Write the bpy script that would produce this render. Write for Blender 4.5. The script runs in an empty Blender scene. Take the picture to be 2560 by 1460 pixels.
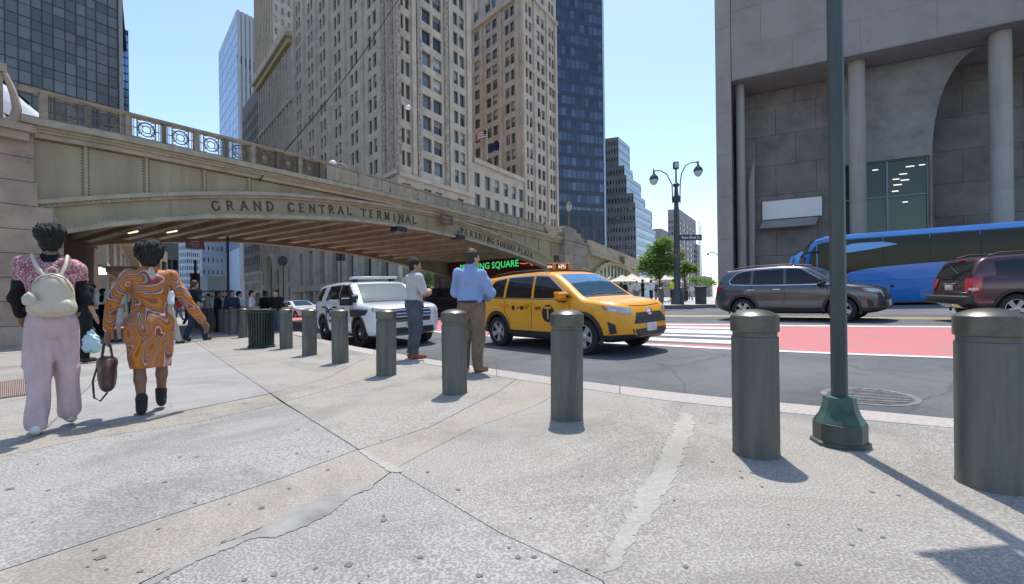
import bpy, bmesh, math, random
import numpy as np
from mathutils import Matrix, Vector
from mathutils.bvhtree import BVHTree

random.seed(7)
SC = bpy.context.scene
COL = SC.collection
R = math.radians
# ---------------------------------------------------------------- camera
F = 1150.0; H0 = 748.0; ROLL = R(0.7); HC = 1.0          # focal length and horizon in photo pixels (2560 wide)
CR, SR = math.cos(ROLL), math.sin(ROLL)
cam_d = bpy.data.cameras.new('camera'); cam = bpy.data.objects.new('camera', cam_d); COL.objects.link(cam)
cam_d.sensor_fit = 'HORIZONTAL'; cam_d.sensor_width = 36.0; cam_d.lens = 36.0*F/2560.0
cam_d.shift_y = (H0-730.0)/2560.0
cam_d.clip_start = 0.05; cam_d.clip_end = 3000
cam.matrix_world = Matrix(((CR, SR, 0, 0), (0, 0, -1, 0), (-SR, CR, 0, HC), (0, 0, 0, 1)))
SC.camera = cam
SC.render.resolution_x = 1024; SC.render.resolution_y = 584
# ---------------------------------------------------------------- sky, sun, exposure
SUN_AZ, SUN_EL = R(9), R(68)
w = bpy.data.worlds.new('World'); SC.world = w; w.use_nodes = True
wn = w.node_tree.nodes; wl = w.node_tree.links
bg = wn['Background']; sky = wn.new('ShaderNodeTexSky'); sky.sky_type = 'NISHITA'; sky.sun_disc = False
sky.sun_elevation = SUN_EL; sky.sun_rotation = SUN_AZ; sky.altitude = 20; sky.air_density = 1.0; sky.dust_density = 0.7; sky.ozone_density = 1.6
wl.new(sky.outputs[0], bg.inputs[0]); bg.inputs[1].default_value = 0.15
sun_d = bpy.data.lights.new('sun', 'SUN'); sun_d.energy = 2.75; sun_d.angle = R(0.53); sun_d.color = (1.0, 0.965, 0.90)
sun = bpy.data.objects.new('sun', sun_d); COL.objects.link(sun)
sdir = Vector((math.sin(SUN_AZ)*math.cos(SUN_EL), math.cos(SUN_AZ)*math.cos(SUN_EL), math.sin(SUN_EL)))
sun.rotation_euler = sdir.to_track_quat('Z', 'Y').to_euler()
sun.location = sdir*80
SC.view_settings.view_transform = 'Standard'; SC.view_settings.look = 'None'
SC.view_settings.exposure = 0.76; SC.view_settings.gamma = 1.0; SC.view_settings.use_curve_mapping = False

# ---------------------------------------------------------------- helpers: where things stand
def ray(px, py):
    u = (px-1280.0)/F; v = (H0-py)/F
    return Vector((u*CR+v*SR, 1.0, -u*SR+v*CR))
def at(px, py, Y):
    d = ray(px, py); return Vector((d.x*Y, Y, HC+d.z*Y))
def on_plane(px, py, c):                      # c = (a,b,c0): z = a x + b y + c0
    d = ray(px, py); t = (c[2]-HC)/(d.z-c[0]*d.x-c[1]*d.y)
    return Vector((d.x*t, d.y*t, HC+d.z*t))
WALK = (0.005, -0.0032, 0.0); ROAD = (0.028, 0.016, -0.27)
def zw(x, y): return WALK[0]*x+WALK[1]*y+WALK[2]
def zr(x, y): return ROAD[0]*x+ROAD[1]*y+ROAD[2]
def gw(px, py): return on_plane(px, py, WALK)
def gr(px, py): return on_plane(px, py, ROAD)
def proj(p):
    x, y, z = p[0], p[1], p[2]-HC
    u = (x*CR-z*SR)/y; v = (x*SR+z*CR)/y
    return (1280+u*F, H0-v*F)
def on_wall(px, py, p0, d):                   # vertical wall through p0 (x,y) with direction d: -> (s, z)
    r = ray(px, py)
    # r.x t = p0x + d.x s ; t = p0y + d.y s
    s = (r.x*p0[1]-p0[0])/(d[0]-r.x*d[1]); t = p0[1]+d[1]*s
    return s, HC+r.z*t
VP1 = 285.0; VP2 = 2000.0
def vdir(vpx):
    v = Vector(((vpx-1280.0)/F, 1.0)); return v.normalized()
D1 = vdir(VP1)       # along the street, away to the left
D2 = vdir(VP2)       # across the street, away to the right

# ---------------------------------------------------------------- helpers: materials
MATS = {}
def node_mat(name):
    m = bpy.data.materials.new(name); m.use_nodes = True
    nt = m.node_tree; b = nt.nodes['Principled BSDF']
    MATS[name] = m
    return m, nt, b
def N(nt, t, **kw):
    n = nt.nodes.new(t)
    for k, v in kw.items():
        if k.startswith('i_'):
            k2 = k[2:]; k2 = int(k2) if k2.isdigit() else k2.replace('_', ' ')
            n.inputs[k2].default_value = v
        else: setattr(n, k, v)
    return n
def c4(c): return (c[0], c[1], c[2], 1.0)
def ramp(nt, stops, interp='LINEAR'):
    n = nt.nodes.new('ShaderNodeValToRGB'); cr = n.color_ramp; cr.interpolation = interp
    while len(cr.elements) < len(stops): cr.elements.new(0.5)
    for e, (p, c) in zip(cr.elements, stops): e.position = p; e.color = c4(c) if len(c) == 3 else c
    return n
def mixc(nt, fac, a, b, mode='MIX'):
    n = nt.nodes.new('ShaderNodeMix'); n.data_type = 'RGBA'; n.blend_type = mode
    for sock, v in ((n.inputs[0], fac), (n.inputs[6], a), (n.inputs[7], b)):
        if hasattr(v, 'is_linked') or isinstance(v, bpy.types.NodeSocket): nt.links.new(v, sock)
        elif isinstance(v, (int, float)): sock.default_value = v
        else: sock.default_value = c4(v)
    return n.outputs[2]
def pm(name, col, rough=0.6, metal=0.0, var=0.12, scale=6.0, bump=0.0, bscale=40.0, var2=None, coat=0.0, spec=0.5, streak=False, rnd=0.0, stain=None):
    """plain procedural material: base colour with noise variation, fine relief, per-object variation"""
    if name in MATS: return MATS[name]
    m, nt, b = node_mat(name)
    tc = N(nt, 'ShaderNodeTexCoord')
    mp = N(nt, 'ShaderNodeMapping'); nt.links.new(tc.outputs['Object'], mp.inputs[0])
    if streak: mp.inputs['Scale'].default_value = (1, 1, 0.12)
    nz = N(nt, 'ShaderNodeTexNoise', i_Scale=scale, i_Detail=6.0, i_Roughness=0.62)
    nt.links.new(mp.outputs[0], nz.inputs['Vector'])
    dark = tuple(max(0, c*(1-var*1.5)) for c in col); lite = tuple(min(1, c*(1+var)) for c in col)
    if var2: dark = var2
    rp = ramp(nt, [(0.32, dark), (0.55, col), (0.75, lite)]); nt.links.new(nz.outputs[0], rp.inputs[0])
    out = rp.outputs[0]
    if rnd:
        oi = N(nt, 'ShaderNodeObjectInfo')
        mr = N(nt, 'ShaderNodeMapRange', i_3=1-rnd, i_4=1+rnd); nt.links.new(oi.outputs['Random'], mr.inputs[0])
        out = mixc(nt, 1.0, out, (1, 1, 1), 'MULTIPLY'); nt.links.new(mr.outputs[0], nt.nodes[-1].inputs[7])
    if stain:                                         # weathering: (colour, noise scale, threshold)
        ns = N(nt, 'ShaderNodeTexNoise', i_Scale=stain[1], i_Detail=9.0, i_Roughness=0.72); nt.links.new(mp.outputs[0], ns.inputs['Vector'])
        rs = ramp(nt, [(stain[2], (0, 0, 0)), (stain[2]+0.12, (0.8,)*3)]); nt.links.new(ns.outputs[0], rs.inputs[0]); out = mixc(nt, rs.outputs[0], out, stain[0])
    nt.links.new(out, b.inputs['Base Color'])
    b.inputs['Roughness'].default_value = rough; b.inputs['Metallic'].default_value = metal
    b.inputs['Specular IOR Level'].default_value = spec
    if coat: b.inputs['Coat Weight'].default_value = coat; b.inputs['Coat Roughness'].default_value = 0.05
    if bump:
        bz = N(nt, 'ShaderNodeTexNoise', i_Scale=bscale, i_Detail=4.0); nt.links.new(tc.outputs['Object'], bz.inputs['Vector'])
        bp = N(nt, 'ShaderNodeBump', i_Strength=bump, i_Distance=0.02); nt.links.new(bz.outputs[0], bp.inputs['Height'])
        nt.links.new(bp.outputs[0], b.inputs['Normal'])
    return m
def glow(name, col, strength):
    m, nt, b = node_mat(name); b.inputs['Base Color'].default_value = c4(tuple(c*0.3 for c in col))
    b.inputs['Emission Color'].default_value = c4(col); b.inputs['Emission Strength'].default_value = strength
    return m
def glass_mat(name, dark, lite, p_lite=0.25, rough=0.06, metal=0.35, blind=None):
    """window glass seen from outside: dark room behind, some lighter panes, sky caught in the glass"""
    if name in MATS: return MATS[name]
    m, nt, b = node_mat(name)
    oi = N(nt, 'ShaderNodeObjectInfo')
    rp = ramp(nt, [(0.0, dark), (1-p_lite, tuple(0.5*(a+c) for a, c in zip(dark, lite))), (1.0, lite)]); nt.links.new(oi.outputs['Random'], rp.inputs[0])
    nt.links.new(rp.outputs[0], b.inputs['Base Color'])
    b.inputs['Roughness'].default_value = rough; b.inputs['Metallic'].default_value = metal
    tc = N(nt, 'ShaderNodeTexCoord'); nz = N(nt, 'ShaderNodeTexNoise', i_Scale=0.35, i_Detail=1.0); nt.links.new(tc.outputs['Object'], nz.inputs['Vector'])
    bp = N(nt, 'ShaderNodeBump', i_Strength=0.05, i_Distance=0.2); nt.links.new(nz.outputs[0], bp.inputs['Height']); nt.links.new(bp.outputs[0], b.inputs['Normal'])
    return m

# ---------------------------------------------------------------- helpers: meshes and objects
class MB:
    def __init__(s): s.v = []; s.f = []; s.m = []
    def add(s, vs, fs, mi=0):
        o = len(s.v); s.v += [tuple(v) for v in vs]; s.f += [tuple(i+o for i in f) for f in fs]; s.m += [mi]*len(fs); return s
    def box(s, x0, x1, y0, y1, z0, z1, mi=0, M=None):
        vs = [Vector((x, y, z)) for z in (z0, z1) for y in (y0, y1) for x in (x0, x1)]
        if M is not None: vs = [M@v for v in vs]
        return s.add(vs, [(0, 2, 3, 1), (4, 5, 7, 6), (0, 1, 5, 4), (2, 6, 7, 3), (0, 4, 6, 2), (1, 3, 7, 5)], mi)
    def prism(s, bot, top, mi=0, cap=True):           # two rings of the same length (counter-clockwise seen from the top ring)
        n = len(bot); fs = [(i, (i+1) % n, n+(i+1) % n, n+i) for i in range(n)]
        if cap: fs += [tuple(range(n-1, -1, -1)), tuple(range(n, 2*n))]
        return s.add(list(bot)+list(top), fs, mi)
    def lathe(s, prof, n=24, c=(0, 0, 0), mi=0, M=None, flute=None, cap=True):
        vs = []; fs = []
        for r, z in prof:
            for k in range(n):
                a = 2*math.pi*k/n; rr = r*(flute(k) if flute else 1)
                v = Vector((rr*math.cos(a), rr*math.sin(a), z))
                if M is not None: v = M@v
                vs.append((v.x+c[0], v.y+c[1], v.z+c[2]))
        for j in range(len(prof)-1):
            for k in range(n):
                k2 = (k+1) % n; fs.append((j*n+k, j*n+k2, (j+1)*n+k2, (j+1)*n+k))
        if cap and prof[0][0] > 1e-6: fs.append(tuple(range(n-1, -1, -1)))
        if cap and prof[-1][0] > 1e-6: fs.append(tuple((len(prof)-1)*n+k for k in range(n)))
        return s.add(vs, fs, mi)
    def tube(s, pts, r, n=8, mi=0, cap=True):
        pts = [Vector(p) for p in pts]; rs = r if isinstance(r, (list, tuple)) else [r]*len(pts)
        vs = []; fs = []; up = None
        for i, p in enumerate(pts):
            t = (pts[min(i+1, len(pts)-1)]-pts[max(i-1, 0)])
            if t.length < 1e-9: t = Vector((0, 0, 1))
            t.normalize()
            if up is None: up = Vector((0, 0, 1)) if abs(t.z) < 0.9 else Vector((1, 0, 0))
            a = t.cross(up); a.normalize(); b2 = a.cross(t); b2.normalize(); up = b2
            for k in range(n):
                an = 2*math.pi*(k+0.5)/n; vs.append(p+(a*math.cos(an)+b2*math.sin(an))*rs[i])
        for j in range(len(pts)-1):
            for k in range(n):
                k2 = (k+1) % n; fs.append((j*n+k, (j+1)*n+k, (j+1)*n+k2, j*n+k2))
        if cap: fs += [tuple(range(n)), tuple((len(pts)-1)*n+k for k in range(n-1, -1, -1))]
        return s.add(vs, fs, mi)
    def grid(s, P, mi=0, flip=False):                 # P: rows of points
        n = len(P[0]); vs = [p for r in P for p in r]; fs = []
        for j in range(len(P)-1):
            for k in range(n-1):
                q = (j*n+k, j*n+k+1, (j+1)*n+k+1, (j+1)*n+k); fs.append(q[::-1] if flip else q)
        return s.add(vs, fs, mi)
    def mesh(s, name, mats, smooth=None):
        me = bpy.data.meshes.new(name); me.from_pydata([tuple(v) for v in s.v], [], s.f)
        for m in (mats if isinstance(mats, (list, tuple)) else [mats]): me.materials.append(m)
        if any(s.m): me.polygons.foreach_set('material_index', s.m)
        if smooth is not None:
            me.polygons.foreach_set('use_smooth', [True]*len(me.polygons)); me.set_sharp_from_angle(angle=R(smooth))
        me.update(); return me
    def build(s, name, mats, parent=None, smooth=None): return link(name, s.mesh(name, mats, smooth), parent)
BASE = {}
def link(name, me, parent=None, M=None):
    o = bpy.data.objects.new(name, me); COL.objects.link(o)
    if parent is not None:
        o.parent = parent
        root = parent
        if root in BASE: o.matrix_parent_inverse = BASE[root].inverted()
    if M is not None: o.matrix_basis = M
    return o
def tag(o, label=None, cat=None, group=None, kind=None):
    if label: o['label'] = label
    if cat: o['category'] = cat
    if group: o['group'] = group
    if kind: o['kind'] = kind
    return o
def thing(name, label, cat, loc=(0, 0, 0), rotz=0.0, group=None, world=False, M=None):
    o = bpy.data.objects.new(name, None); COL.objects.link(o); o.empty_display_size = 0.2
    if M is not None: o.matrix_basis = M
    else: o.location = loc; o.rotation_euler = (0, 0, rotz)
    if world: BASE[o] = Matrix.Translation(loc)
    return tag(o, label, cat, group)
def sub_world(o):                                     # a mesh part built in world coordinates whose children are too
    return o
def copy_tree(o, parent=None):
    c = o.copy(); COL.objects.link(c)
    if parent is not None: c.parent = parent
    for ch in o.children: copy_tree(ch, c)
    return c
def struct(name, mb, mats, smooth=None): return tag(mb.build(name, mats, None, smooth), kind='structure')
def resample(pts, n):
    pts = [Vector(p) for p in pts]; L = [0]
    for a, b in zip(pts, pts[1:]): L.append(L[-1]+(b-a).length)
    out = []; j = 0
    for i in range(n):
        t = L[-1]*i/(n-1)
        while j < len(L)-2 and L[j+1] < t: j += 1
        u = (t-L[j])/max(1e-9, L[j+1]-L[j]); out.append(pts[j].lerp(pts[j+1], u))
    return out
def smoothline(pts, n):                               # Catmull-Rom through points
    pts = [Vector(p) for p in pts]; P = [pts[0]*2-pts[1]]+pts+[pts[-1]*2-pts[-2]]; out = []
    seg = len(pts)-1
    for i in range(n):
        t = seg*i/(n-1); k = min(int(t), seg-1); u = t-k; a, b, c, d = P[k:k+4]
        out.append(0.5*((2*b)+(c-a)*u+(2*a-5*b+4*c-d)*u*u+(3*b-a-3*c+d)*u**3))
    return out
def interp(x, xs, ys):
    return float(np.interp(x, xs, ys))

# ================================================================ MATERIALS OF THE SETTING
def concrete_mat(name, base, chip, dark, chip_amt=0.5, sc=88.0):
    m, nt, b = node_mat(name)
    tc = N(nt, 'ShaderNodeTexCoord'); V = tc.outputs['Object']
    def tex(t, **k):
        n = N(nt, t, **k); nt.links.new(V, n.inputs['Vector']); return n
    n1 = tex('ShaderNodeTexNoise', i_Scale=0.9, i_Detail=7.0, i_Roughness=0.65)
    n2 = tex('ShaderNodeTexNoise', i_Scale=sc, i_Detail=2.0, i_Roughness=0.5)
    vo = tex('ShaderNodeTexVoronoi', i_Scale=sc*1.15)
    n3 = tex('ShaderNodeTexNoise', i_Scale=260.0, i_Detail=2.0)
    r1 = ramp(nt, [(0.30, tuple(c*0.80 for c in base)), (0.52, base), (0.72, tuple(c*1.13 for c in base))]); nt.links.new(n1.outputs[0], r1.inputs[0])
    r2 = ramp(nt, [(0.41, (0, 0, 0)), (0.50, (0.3,)*3), (0.58, (1, 1, 1))]); nt.links.new(n2.outputs[0], r2.inputs[0])
    mt = N(nt, 'ShaderNodeMath', operation='MULTIPLY', i_1=chip_amt); nt.links.new(r2.outputs[0], mt.inputs[0])
    c = mixc(nt, mt.outputs[0], r1.outputs[0], chip)
    r3 = ramp(nt, [(0.0, (1, 1, 1)), (0.16, (0, 0, 0))]); nt.links.new(vo.outputs['Distance'], r3.inputs[0])
    mt2 = N(nt, 'ShaderNodeMath', operation='MULTIPLY', i_1=0.55); nt.links.new(r3.outputs[0], mt2.inputs[0])
    c = mixc(nt, mt2.outputs[0], c, dark)
    # trodden gum and grime spots
    vg = tex('ShaderNodeTexVoronoi', i_Scale=1.7, i_Randomness=1.0)
    nv = tex('ShaderNodeTexNoise', i_Scale=14.0, i_Detail=2.0)
    ad = N(nt, 'ShaderNodeMath', operation='MULTIPLY_ADD', i_1=0.05); nt.links.new(nv.outputs[0], ad.inputs[0]); nt.links.new(vg.outputs['Distance'], ad.inputs[2])
    rg = ramp(nt, [(0.055, (0.75,)*3), (0.075, (0, 0, 0))]); nt.links.new(ad.outputs[0], rg.inputs[0])
    c = mixc(nt, rg.outputs[0], c, (0.13, 0.125, 0.12))
    # broad worn stains
    ns = tex('ShaderNodeTexNoise', i_Scale=0.42, i_Detail=9.0, i_Roughness=0.7, i_Distortion=1.4)
    rs = ramp(nt, [(0.40, (0.42,)*3), (0.50, (0, 0, 0))]); nt.links.new(ns.outputs[0], rs.inputs[0])
    c = mixc(nt, rs.outputs[0], c, tuple(x*0.62 for x in base))
    nt.links.new(c, b.inputs['Base Color']); b.inputs['Roughness'].default_value = 0.85; b.inputs['Specular IOR Level'].default_value = 0.3
    bp = N(nt, 'ShaderNodeBump', i_Strength=0.35, i_Distance=0.005); nt.links.new(n2.outputs[0], bp.inputs['Height'])
    bp2 = N(nt, 'ShaderNodeBump', i_Strength=0.25, i_Distance=0.002); nt.links.new(n3.outputs[0], bp2.inputs['Height']); nt.links.new(bp.outputs[0], bp2.inputs['Normal'])
    nt.links.new(bp2.outputs[0], b.inputs['Normal'])
    return m
M_slab = concrete_mat('exposed_aggregate_grey', (0.245, 0.231, 0.214), (0.45, 0.43, 0.40), (0.095, 0.092, 0.09), 0.75)
M_slabs = concrete_mat('exposed_aggregate_smooth', (0.31, 0.295, 0.277), (0.43, 0.41, 0.385), (0.20, 0.20, 0.19), 0.35, 90.0)
M_band = concrete_mat('exposed_aggregate_tan', (0.288, 0.254, 0.208), (0.465, 0.425, 0.365), (0.17, 0.145, 0.115), 0.58)
M_slabw = concrete_mat('exposed_aggregate_warm', (0.262, 0.241, 0.210), (0.46, 0.43, 0.385), (0.105, 0.098, 0.088), 0.70)
M_joint = pm('joint_grit', (0.15, 0.14, 0.125), 0.95, scale=30)
M_patch = pm('cement_patch', (0.275, 0.262, 0.235), 0.8, var=0.25, scale=5, bump=0.4, bscale=25)
M_patchl = pm('cement_patch_pale', (0.42, 0.40, 0.355), 0.85, var=0.22, scale=9, bump=0.5, bscale=40)
M_patchl = concrete_mat('cement_repair_pale', (0.36, 0.338, 0.298), (0.46, 0.435, 0.39), (0.20, 0.19, 0.17), 0.45, 45.0)
M_kerb = pm('pink_granite', (0.42, 0.368, 0.332), 0.75, var=0.18, scale=35, bump=0.3, bscale=90, rnd=0.10)
def asphalt_mat():
    m, nt, b = node_mat('asphalt'); tc = N(nt, 'ShaderNodeTexCoord'); V = tc.outputs['Object']
    def tex(t, **k):
        n = N(nt, t, **k); nt.links.new(V, n.inputs['Vector']); return n
    n1 = tex('ShaderNodeTexNoise', i_Scale=0.35, i_Detail=8.0, i_Roughness=0.65); n2 = tex('ShaderNodeTexNoise', i_Scale=120.0, i_Detail=3.0)
    r1 = ramp(nt, [(0.3, (0.085, 0.087, 0.092)), (0.48, (0.13, 0.132, 0.137)), (0.7, (0.18, 0.18, 0.182))]); nt.links.new(n1.outputs[0], r1.inputs[0])
    r2 = ramp(nt, [(0.3, (0.55,)*3), (0.5, (1, 1, 1)), (0.72, (1.5, 1.5, 1.5))]); nt.links.new(n2.outputs[0], r2.inputs[0])
    c = mixc(nt, 1.0, r1.outputs[0], r2.outputs[0], 'MULTIPLY')
    n3 = tex('ShaderNodeTexVoronoi', i_Scale=3.1); r3 = ramp(nt, [(0.018, (0.8,)*3), (0.028, (0, 0, 0))]); nt.links.new(n3.outputs['Distance'], r3.inputs[0])
    c = mixc(nt, r3.outputs[0], c, (0.42, 0.41, 0.40))
    nd = tex('ShaderNodeTexNoise', i_Scale=1.3, i_Detail=5.0); vm = N(nt, 'ShaderNodeVectorMath', operation='MULTIPLY_ADD'); nt.links.new(nd.outputs['Color'], vm.inputs[0]); vm.inputs[1].default_value = (0.5, 0.5, 0.5); nt.links.new(V, vm.inputs[2])
    cr_ = N(nt, 'ShaderNodeTexVoronoi', feature='DISTANCE_TO_EDGE', i_Scale=0.33); nt.links.new(vm.outputs[0], cr_.inputs['Vector']); r4 = ramp(nt, [(0.003, (0.38,)*3), (0.008, (0, 0, 0))]); nt.links.new(cr_.outputs['Distance'], r4.inputs[0]); c = mixc(nt, r4.outputs[0], c, (0.045, 0.045, 0.048))
    n5 = tex('ShaderNodeTexNoise', i_Scale=0.9, i_Detail=4.0, i_Roughness=0.5); r5 = ramp(nt, [(0.60, (0, 0, 0)), (0.72, (0.55,)*3)]); nt.links.new(n5.outputs[0], r5.inputs[0]); c = mixc(nt, r5.outputs[0], c, (0.07, 0.07, 0.072))
    nt.links.new(c, b.inputs['Base Color']); b.inputs['Roughness'].default_value = 0.85; b.inputs['Specular IOR Level'].default_value = 0.25
    bp = N(nt, 'ShaderNodeBump', i_Strength=0.5, i_Distance=0.008); nt.links.new(n2.outputs[0], bp.inputs['Height']); nt.links.new(bp.outputs[0], b.inputs['Normal'])
    return m
M_asph = asphalt_mat()
def paint_mat(name, col, worn, amt=0.5):
    m, nt, b = node_mat(name); tc = N(nt, 'ShaderNodeTexCoord'); V = tc.outputs['Object']
    n1 = N(nt, 'ShaderNodeTexNoise', i_Scale=1.6, i_Detail=10.0, i_Roughness=0.75); nt.links.new(V, n1.inputs['Vector'])
    r1 = ramp(nt, [(0.40-0.1*amt, worn), (0.50, col)]); nt.links.new(n1.outputs[0], r1.inputs[0])
    n2 = N(nt, 'ShaderNodeTexNoise', i_Scale=80.0, i_Detail=3.0); nt.links.new(V, n2.inputs['Vector'])
    r2 = ramp(nt, [(0.3, (0.82,)*3), (0.6, (1.05,)*3)]); nt.links.new(n2.outputs[0], r2.inputs[0])
    nt.links.new(mixc(nt, 1.0, r1.outputs[0], r2.outputs[0], 'MULTIPLY'), b.inputs['Base Color']); b.inputs['Roughness'].default_value = 0.75
    return m
M_red = paint_mat('red_bus_lane_paint', (0.53, 0.17, 0.17), (0.36, 0.20, 0.195), 0.75)
M_white = paint_mat('white_road_paint', (0.72, 0.72, 0.70), (0.38, 0.38, 0.38), 0.9)
M_yellow = paint_mat('yellow_road_paint', (0.52, 0.41, 0.19), (0.30, 0.26, 0.17), 0.9)
M_plaza = pm('plaza_paving', (0.46, 0.45, 0.43), 0.85, var=0.12, scale=1.2)
M_ground = pm('city_ground', (0.22, 0.215, 0.21), 0.9, var=0.15, scale=0.3)

# ================================================================ GROUND, ROAD, PAVEMENTS
S_ = 400.0
struct('ground', MB().add([(-1500, -1500, -2.2), (1500, -1500, -2.2), (1500, 1500, -2.2), (-1500, 1500, -2.2)], [(0, 1, 2, 3)]), M_ground)
kerb_out_px = [(2980, 1092), (2650, 1070), (2393, 1047), (2173, 1026), (1953, 1006), (1837, 996), (1637, 975), (1459, 953), (1280, 929), (1095, 901), (994, 884), (876, 864), (800, 846), (740, 828)]
kerb_in_px = [(2980, 1122), (2650, 1094), (2393, 1071), (2176, 1052), (1953, 1031), (1837, 1020), (1637, 998), (1459, 972), (1280, 947), (1103, 916), (994, 898), (876, 876), (800, 857), (740, 838)]
ko = [gw(*p) for p in kerb_out_px]; ki = [gw(*p) for p in kerb_in_px]
far_dir = Vector((D1.x, D1.y, 0))
for L_ in (5, 14, 30, 60, 120):
    for arr in (ko, ki): pass
def ext(arr, n=13):
    a = arr[n]; out = list(arr)
    for L_ in (5, 14, 30, 60, 120):
        q = a+far_dir*L_; q.z = zw(q.x, q.y); out.append(q)
    return out
ko, ki = ext(ko), ext(ki)
ko2 = [Vector((p.x, p.y, 0)) for p in smoothline(ko, 160)]; ki2 = [Vector((p.x, p.y, 0)) for p in smoothline(ki, 160)]
# road sheet
far_kerb = [(70, -4), (45, 10.5), (26, 21.2), (17.5, 24.8), (8.9, 24.3), (5.2, 28.6), (-2, 38), (-62, 112), (-125, 190)]
inner = [(p.x+0.06*0, p.y-0.1) for p in ki2]
poly = [(70, -14), ]+far_kerb[:1]+far_kerb[1:]+[(-190, 190)]+[(p[0], p[1]) for p in reversed(inner)]+[(8, -14)]
road = bmesh.new()
fv = [road.verts.new((x, y, zr(x, y))) for x, y in poly]; f_ = road.faces.new(fv); bmesh.ops.triangulate(road, faces=[f_])
rm = bpy.data.meshes.new('road'); road.to_mesh(rm); road.free(); rm.materials.append(M_asph)
if sum(p.normal.z for p in rm.polygons) < 0: rm.flip_normals()
ROADO = tag(link('road', rm), kind='structure')
def flat_poly(name, pts, mat, parent=None, lift=0.004, thick=0.0, zf=zr, kind=None):
    """a flat piece laid on the road or the pavement; pts are (x, y)"""
    bm = bmesh.new(); vs = [bm.verts.new((p[0], p[1], zf(p[0], p[1])+lift)) for p in pts]; f = bm.faces.new(vs)
    if f.normal.z < 0: f.normal_flip()
    bm.normal_update()
    if f.normal.z < 0: bmesh.ops.reverse_faces(bm, faces=[f])
    if thick:
        r = bmesh.ops.extrude_face_region(bm, geom=[f])
        for e in r['geom']:
            if isinstance(e, bmesh.types.BMVert): pass
        tops = [e for e in r['geom'] if isinstance(e, bmesh.types.BMVert)]
        for v in vs: v.co.z -= thick
        bmesh.ops.recalc_face_normals(bm, faces=bm.faces[:])
    else: bmesh.ops.triangulate(bm, faces=bm.faces[:])
    me = bpy.data.meshes.new(name); bm.to_mesh(me); bm.free(); me.materials.append(mat)
    o = link(name, me, parent)
    if kind: o['kind'] = kind
    return o
def strip(name, upper_px, lower_px, mat, lift, n=60):
    U = [gr(*p) for p in upper_px]; Lw = [gr(*p) for p in lower_px]
    for arr in (U, Lw):
        q = arr[-1]
        for L_ in (12, 40): arr.append(Vector((q.x+D1.x*L_, q.y+D1.y*L_, 0)))
    U = smoothline(U, n); Lw = smoothline(Lw, n)
    mb = MB(); mb.grid([[(p.x, p.y, zr(p.x, p.y)+lift) for p in U], [(p.x, p.y, zr(p.x, p.y)+lift) for p in Lw]])
    me = mb.mesh(name, mat)
    if me.polygons[0].normal.z < 0: me.flip_normals()
    return link(name, me, ROADO)
lo = [(2760, 909), (2391, 895), (2116, 885), (1836, 873), (1623, 862), (1400, 850), (1211, 839), (1109, 831)]
up = [(2760, 822), (2391, 818), (1980, 815), (1834, 812), (1663, 811), (1400, 806), (1211, 800), (1107, 797)]
def off(a, d): return [(x, y+d*(1 if x > 1300 else 0.75)) for x, y in a]
strip('bus_lane', up, lo, M_red, 0.004)
strip('lane_line', off(lo, -1.6), off(lo, 2.2), M_white, 0.008)
strip('lane_line', off(up, -1.6), off(up, 1.0), M_white, 0.008)
strip('centre_line', off(up, -23.0), off(up, -21.3), M_yellow, 0.006)
strip('centre_line', off(up, -20.2), off(up, -18.9), M_yellow, 0.006)
for t0, t1 in ((0.10, 0.19), (0.235, 0.40), (0.47, 0.545), (0.66, 0.80)):   # crosswalk bars across the red lane
    q = []
    for px, side in ((1500, 0), (1700, 0), (1900, 0), (1900, 1), (1700, 1), (1500, 1)):
        yu = interp(px, [1400, 1663, 1834, 1980], [806, 811, 812, 815]); yl = interp(px, [1400, 1623, 1836, 2116], [850, 862, 873, 885])
        p = gr(px, yu+(yl-yu)*(t1 if side else t0)); q.append((p.x, p.y))
    flat_poly('crosswalk_bar', q, M_white, ROADO, 0.009)
a_ = [(gr(px, y0)) for px, y0 in ((1500, 814), (1840, 820), (1850, 866), (1480, 850))]
flat_poly('crosswalk_patch', [(p.x, p.y) for p in a_], M_asph, ROADO, 0.0065)
# far pavement and plaza
def zp(x, y): return 0.385+0.0072*x
plz = far_kerb[:8]+[(-90, 240), (20, 300), (60, 300), (70, 60)]
PLAZA = tag(flat_poly('plaza_pavement', plz, M_plaza, None, 0.12, 0, zp), kind='structure')
for i, (a, b2) in enumerate(zip(far_kerb[:7], far_kerb[1:8])):               # kerb of the far pavement
    a, b2 = Vector((*a, 0)), Vector((*b2, 0)); d = (b2-a); n_ = max(1, int(d.length/2.2)); nn = Vector((-d.y, d.x, 0)).normalized()
    if i == 6: n_ = 6
    for k in range(n_):
        p, q = a+d*(k/n_)+d.normalized()*0.012, a+d*((k+1)/n_)
        mb = MB(); r0 = [(v.x, v.y, -0.4) for v in (p, q, q-nn*0.18, p-nn*0.18)]; r1 = [(v[0], v[1], zp(v[0], v[1])+0.127) for v in r0]
        mb.prism(r0, r1); mb.build('kerb_stone', pm('far_kerb_stone', (0.16, 0.155, 0.15), 0.8), PLAZA)
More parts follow.
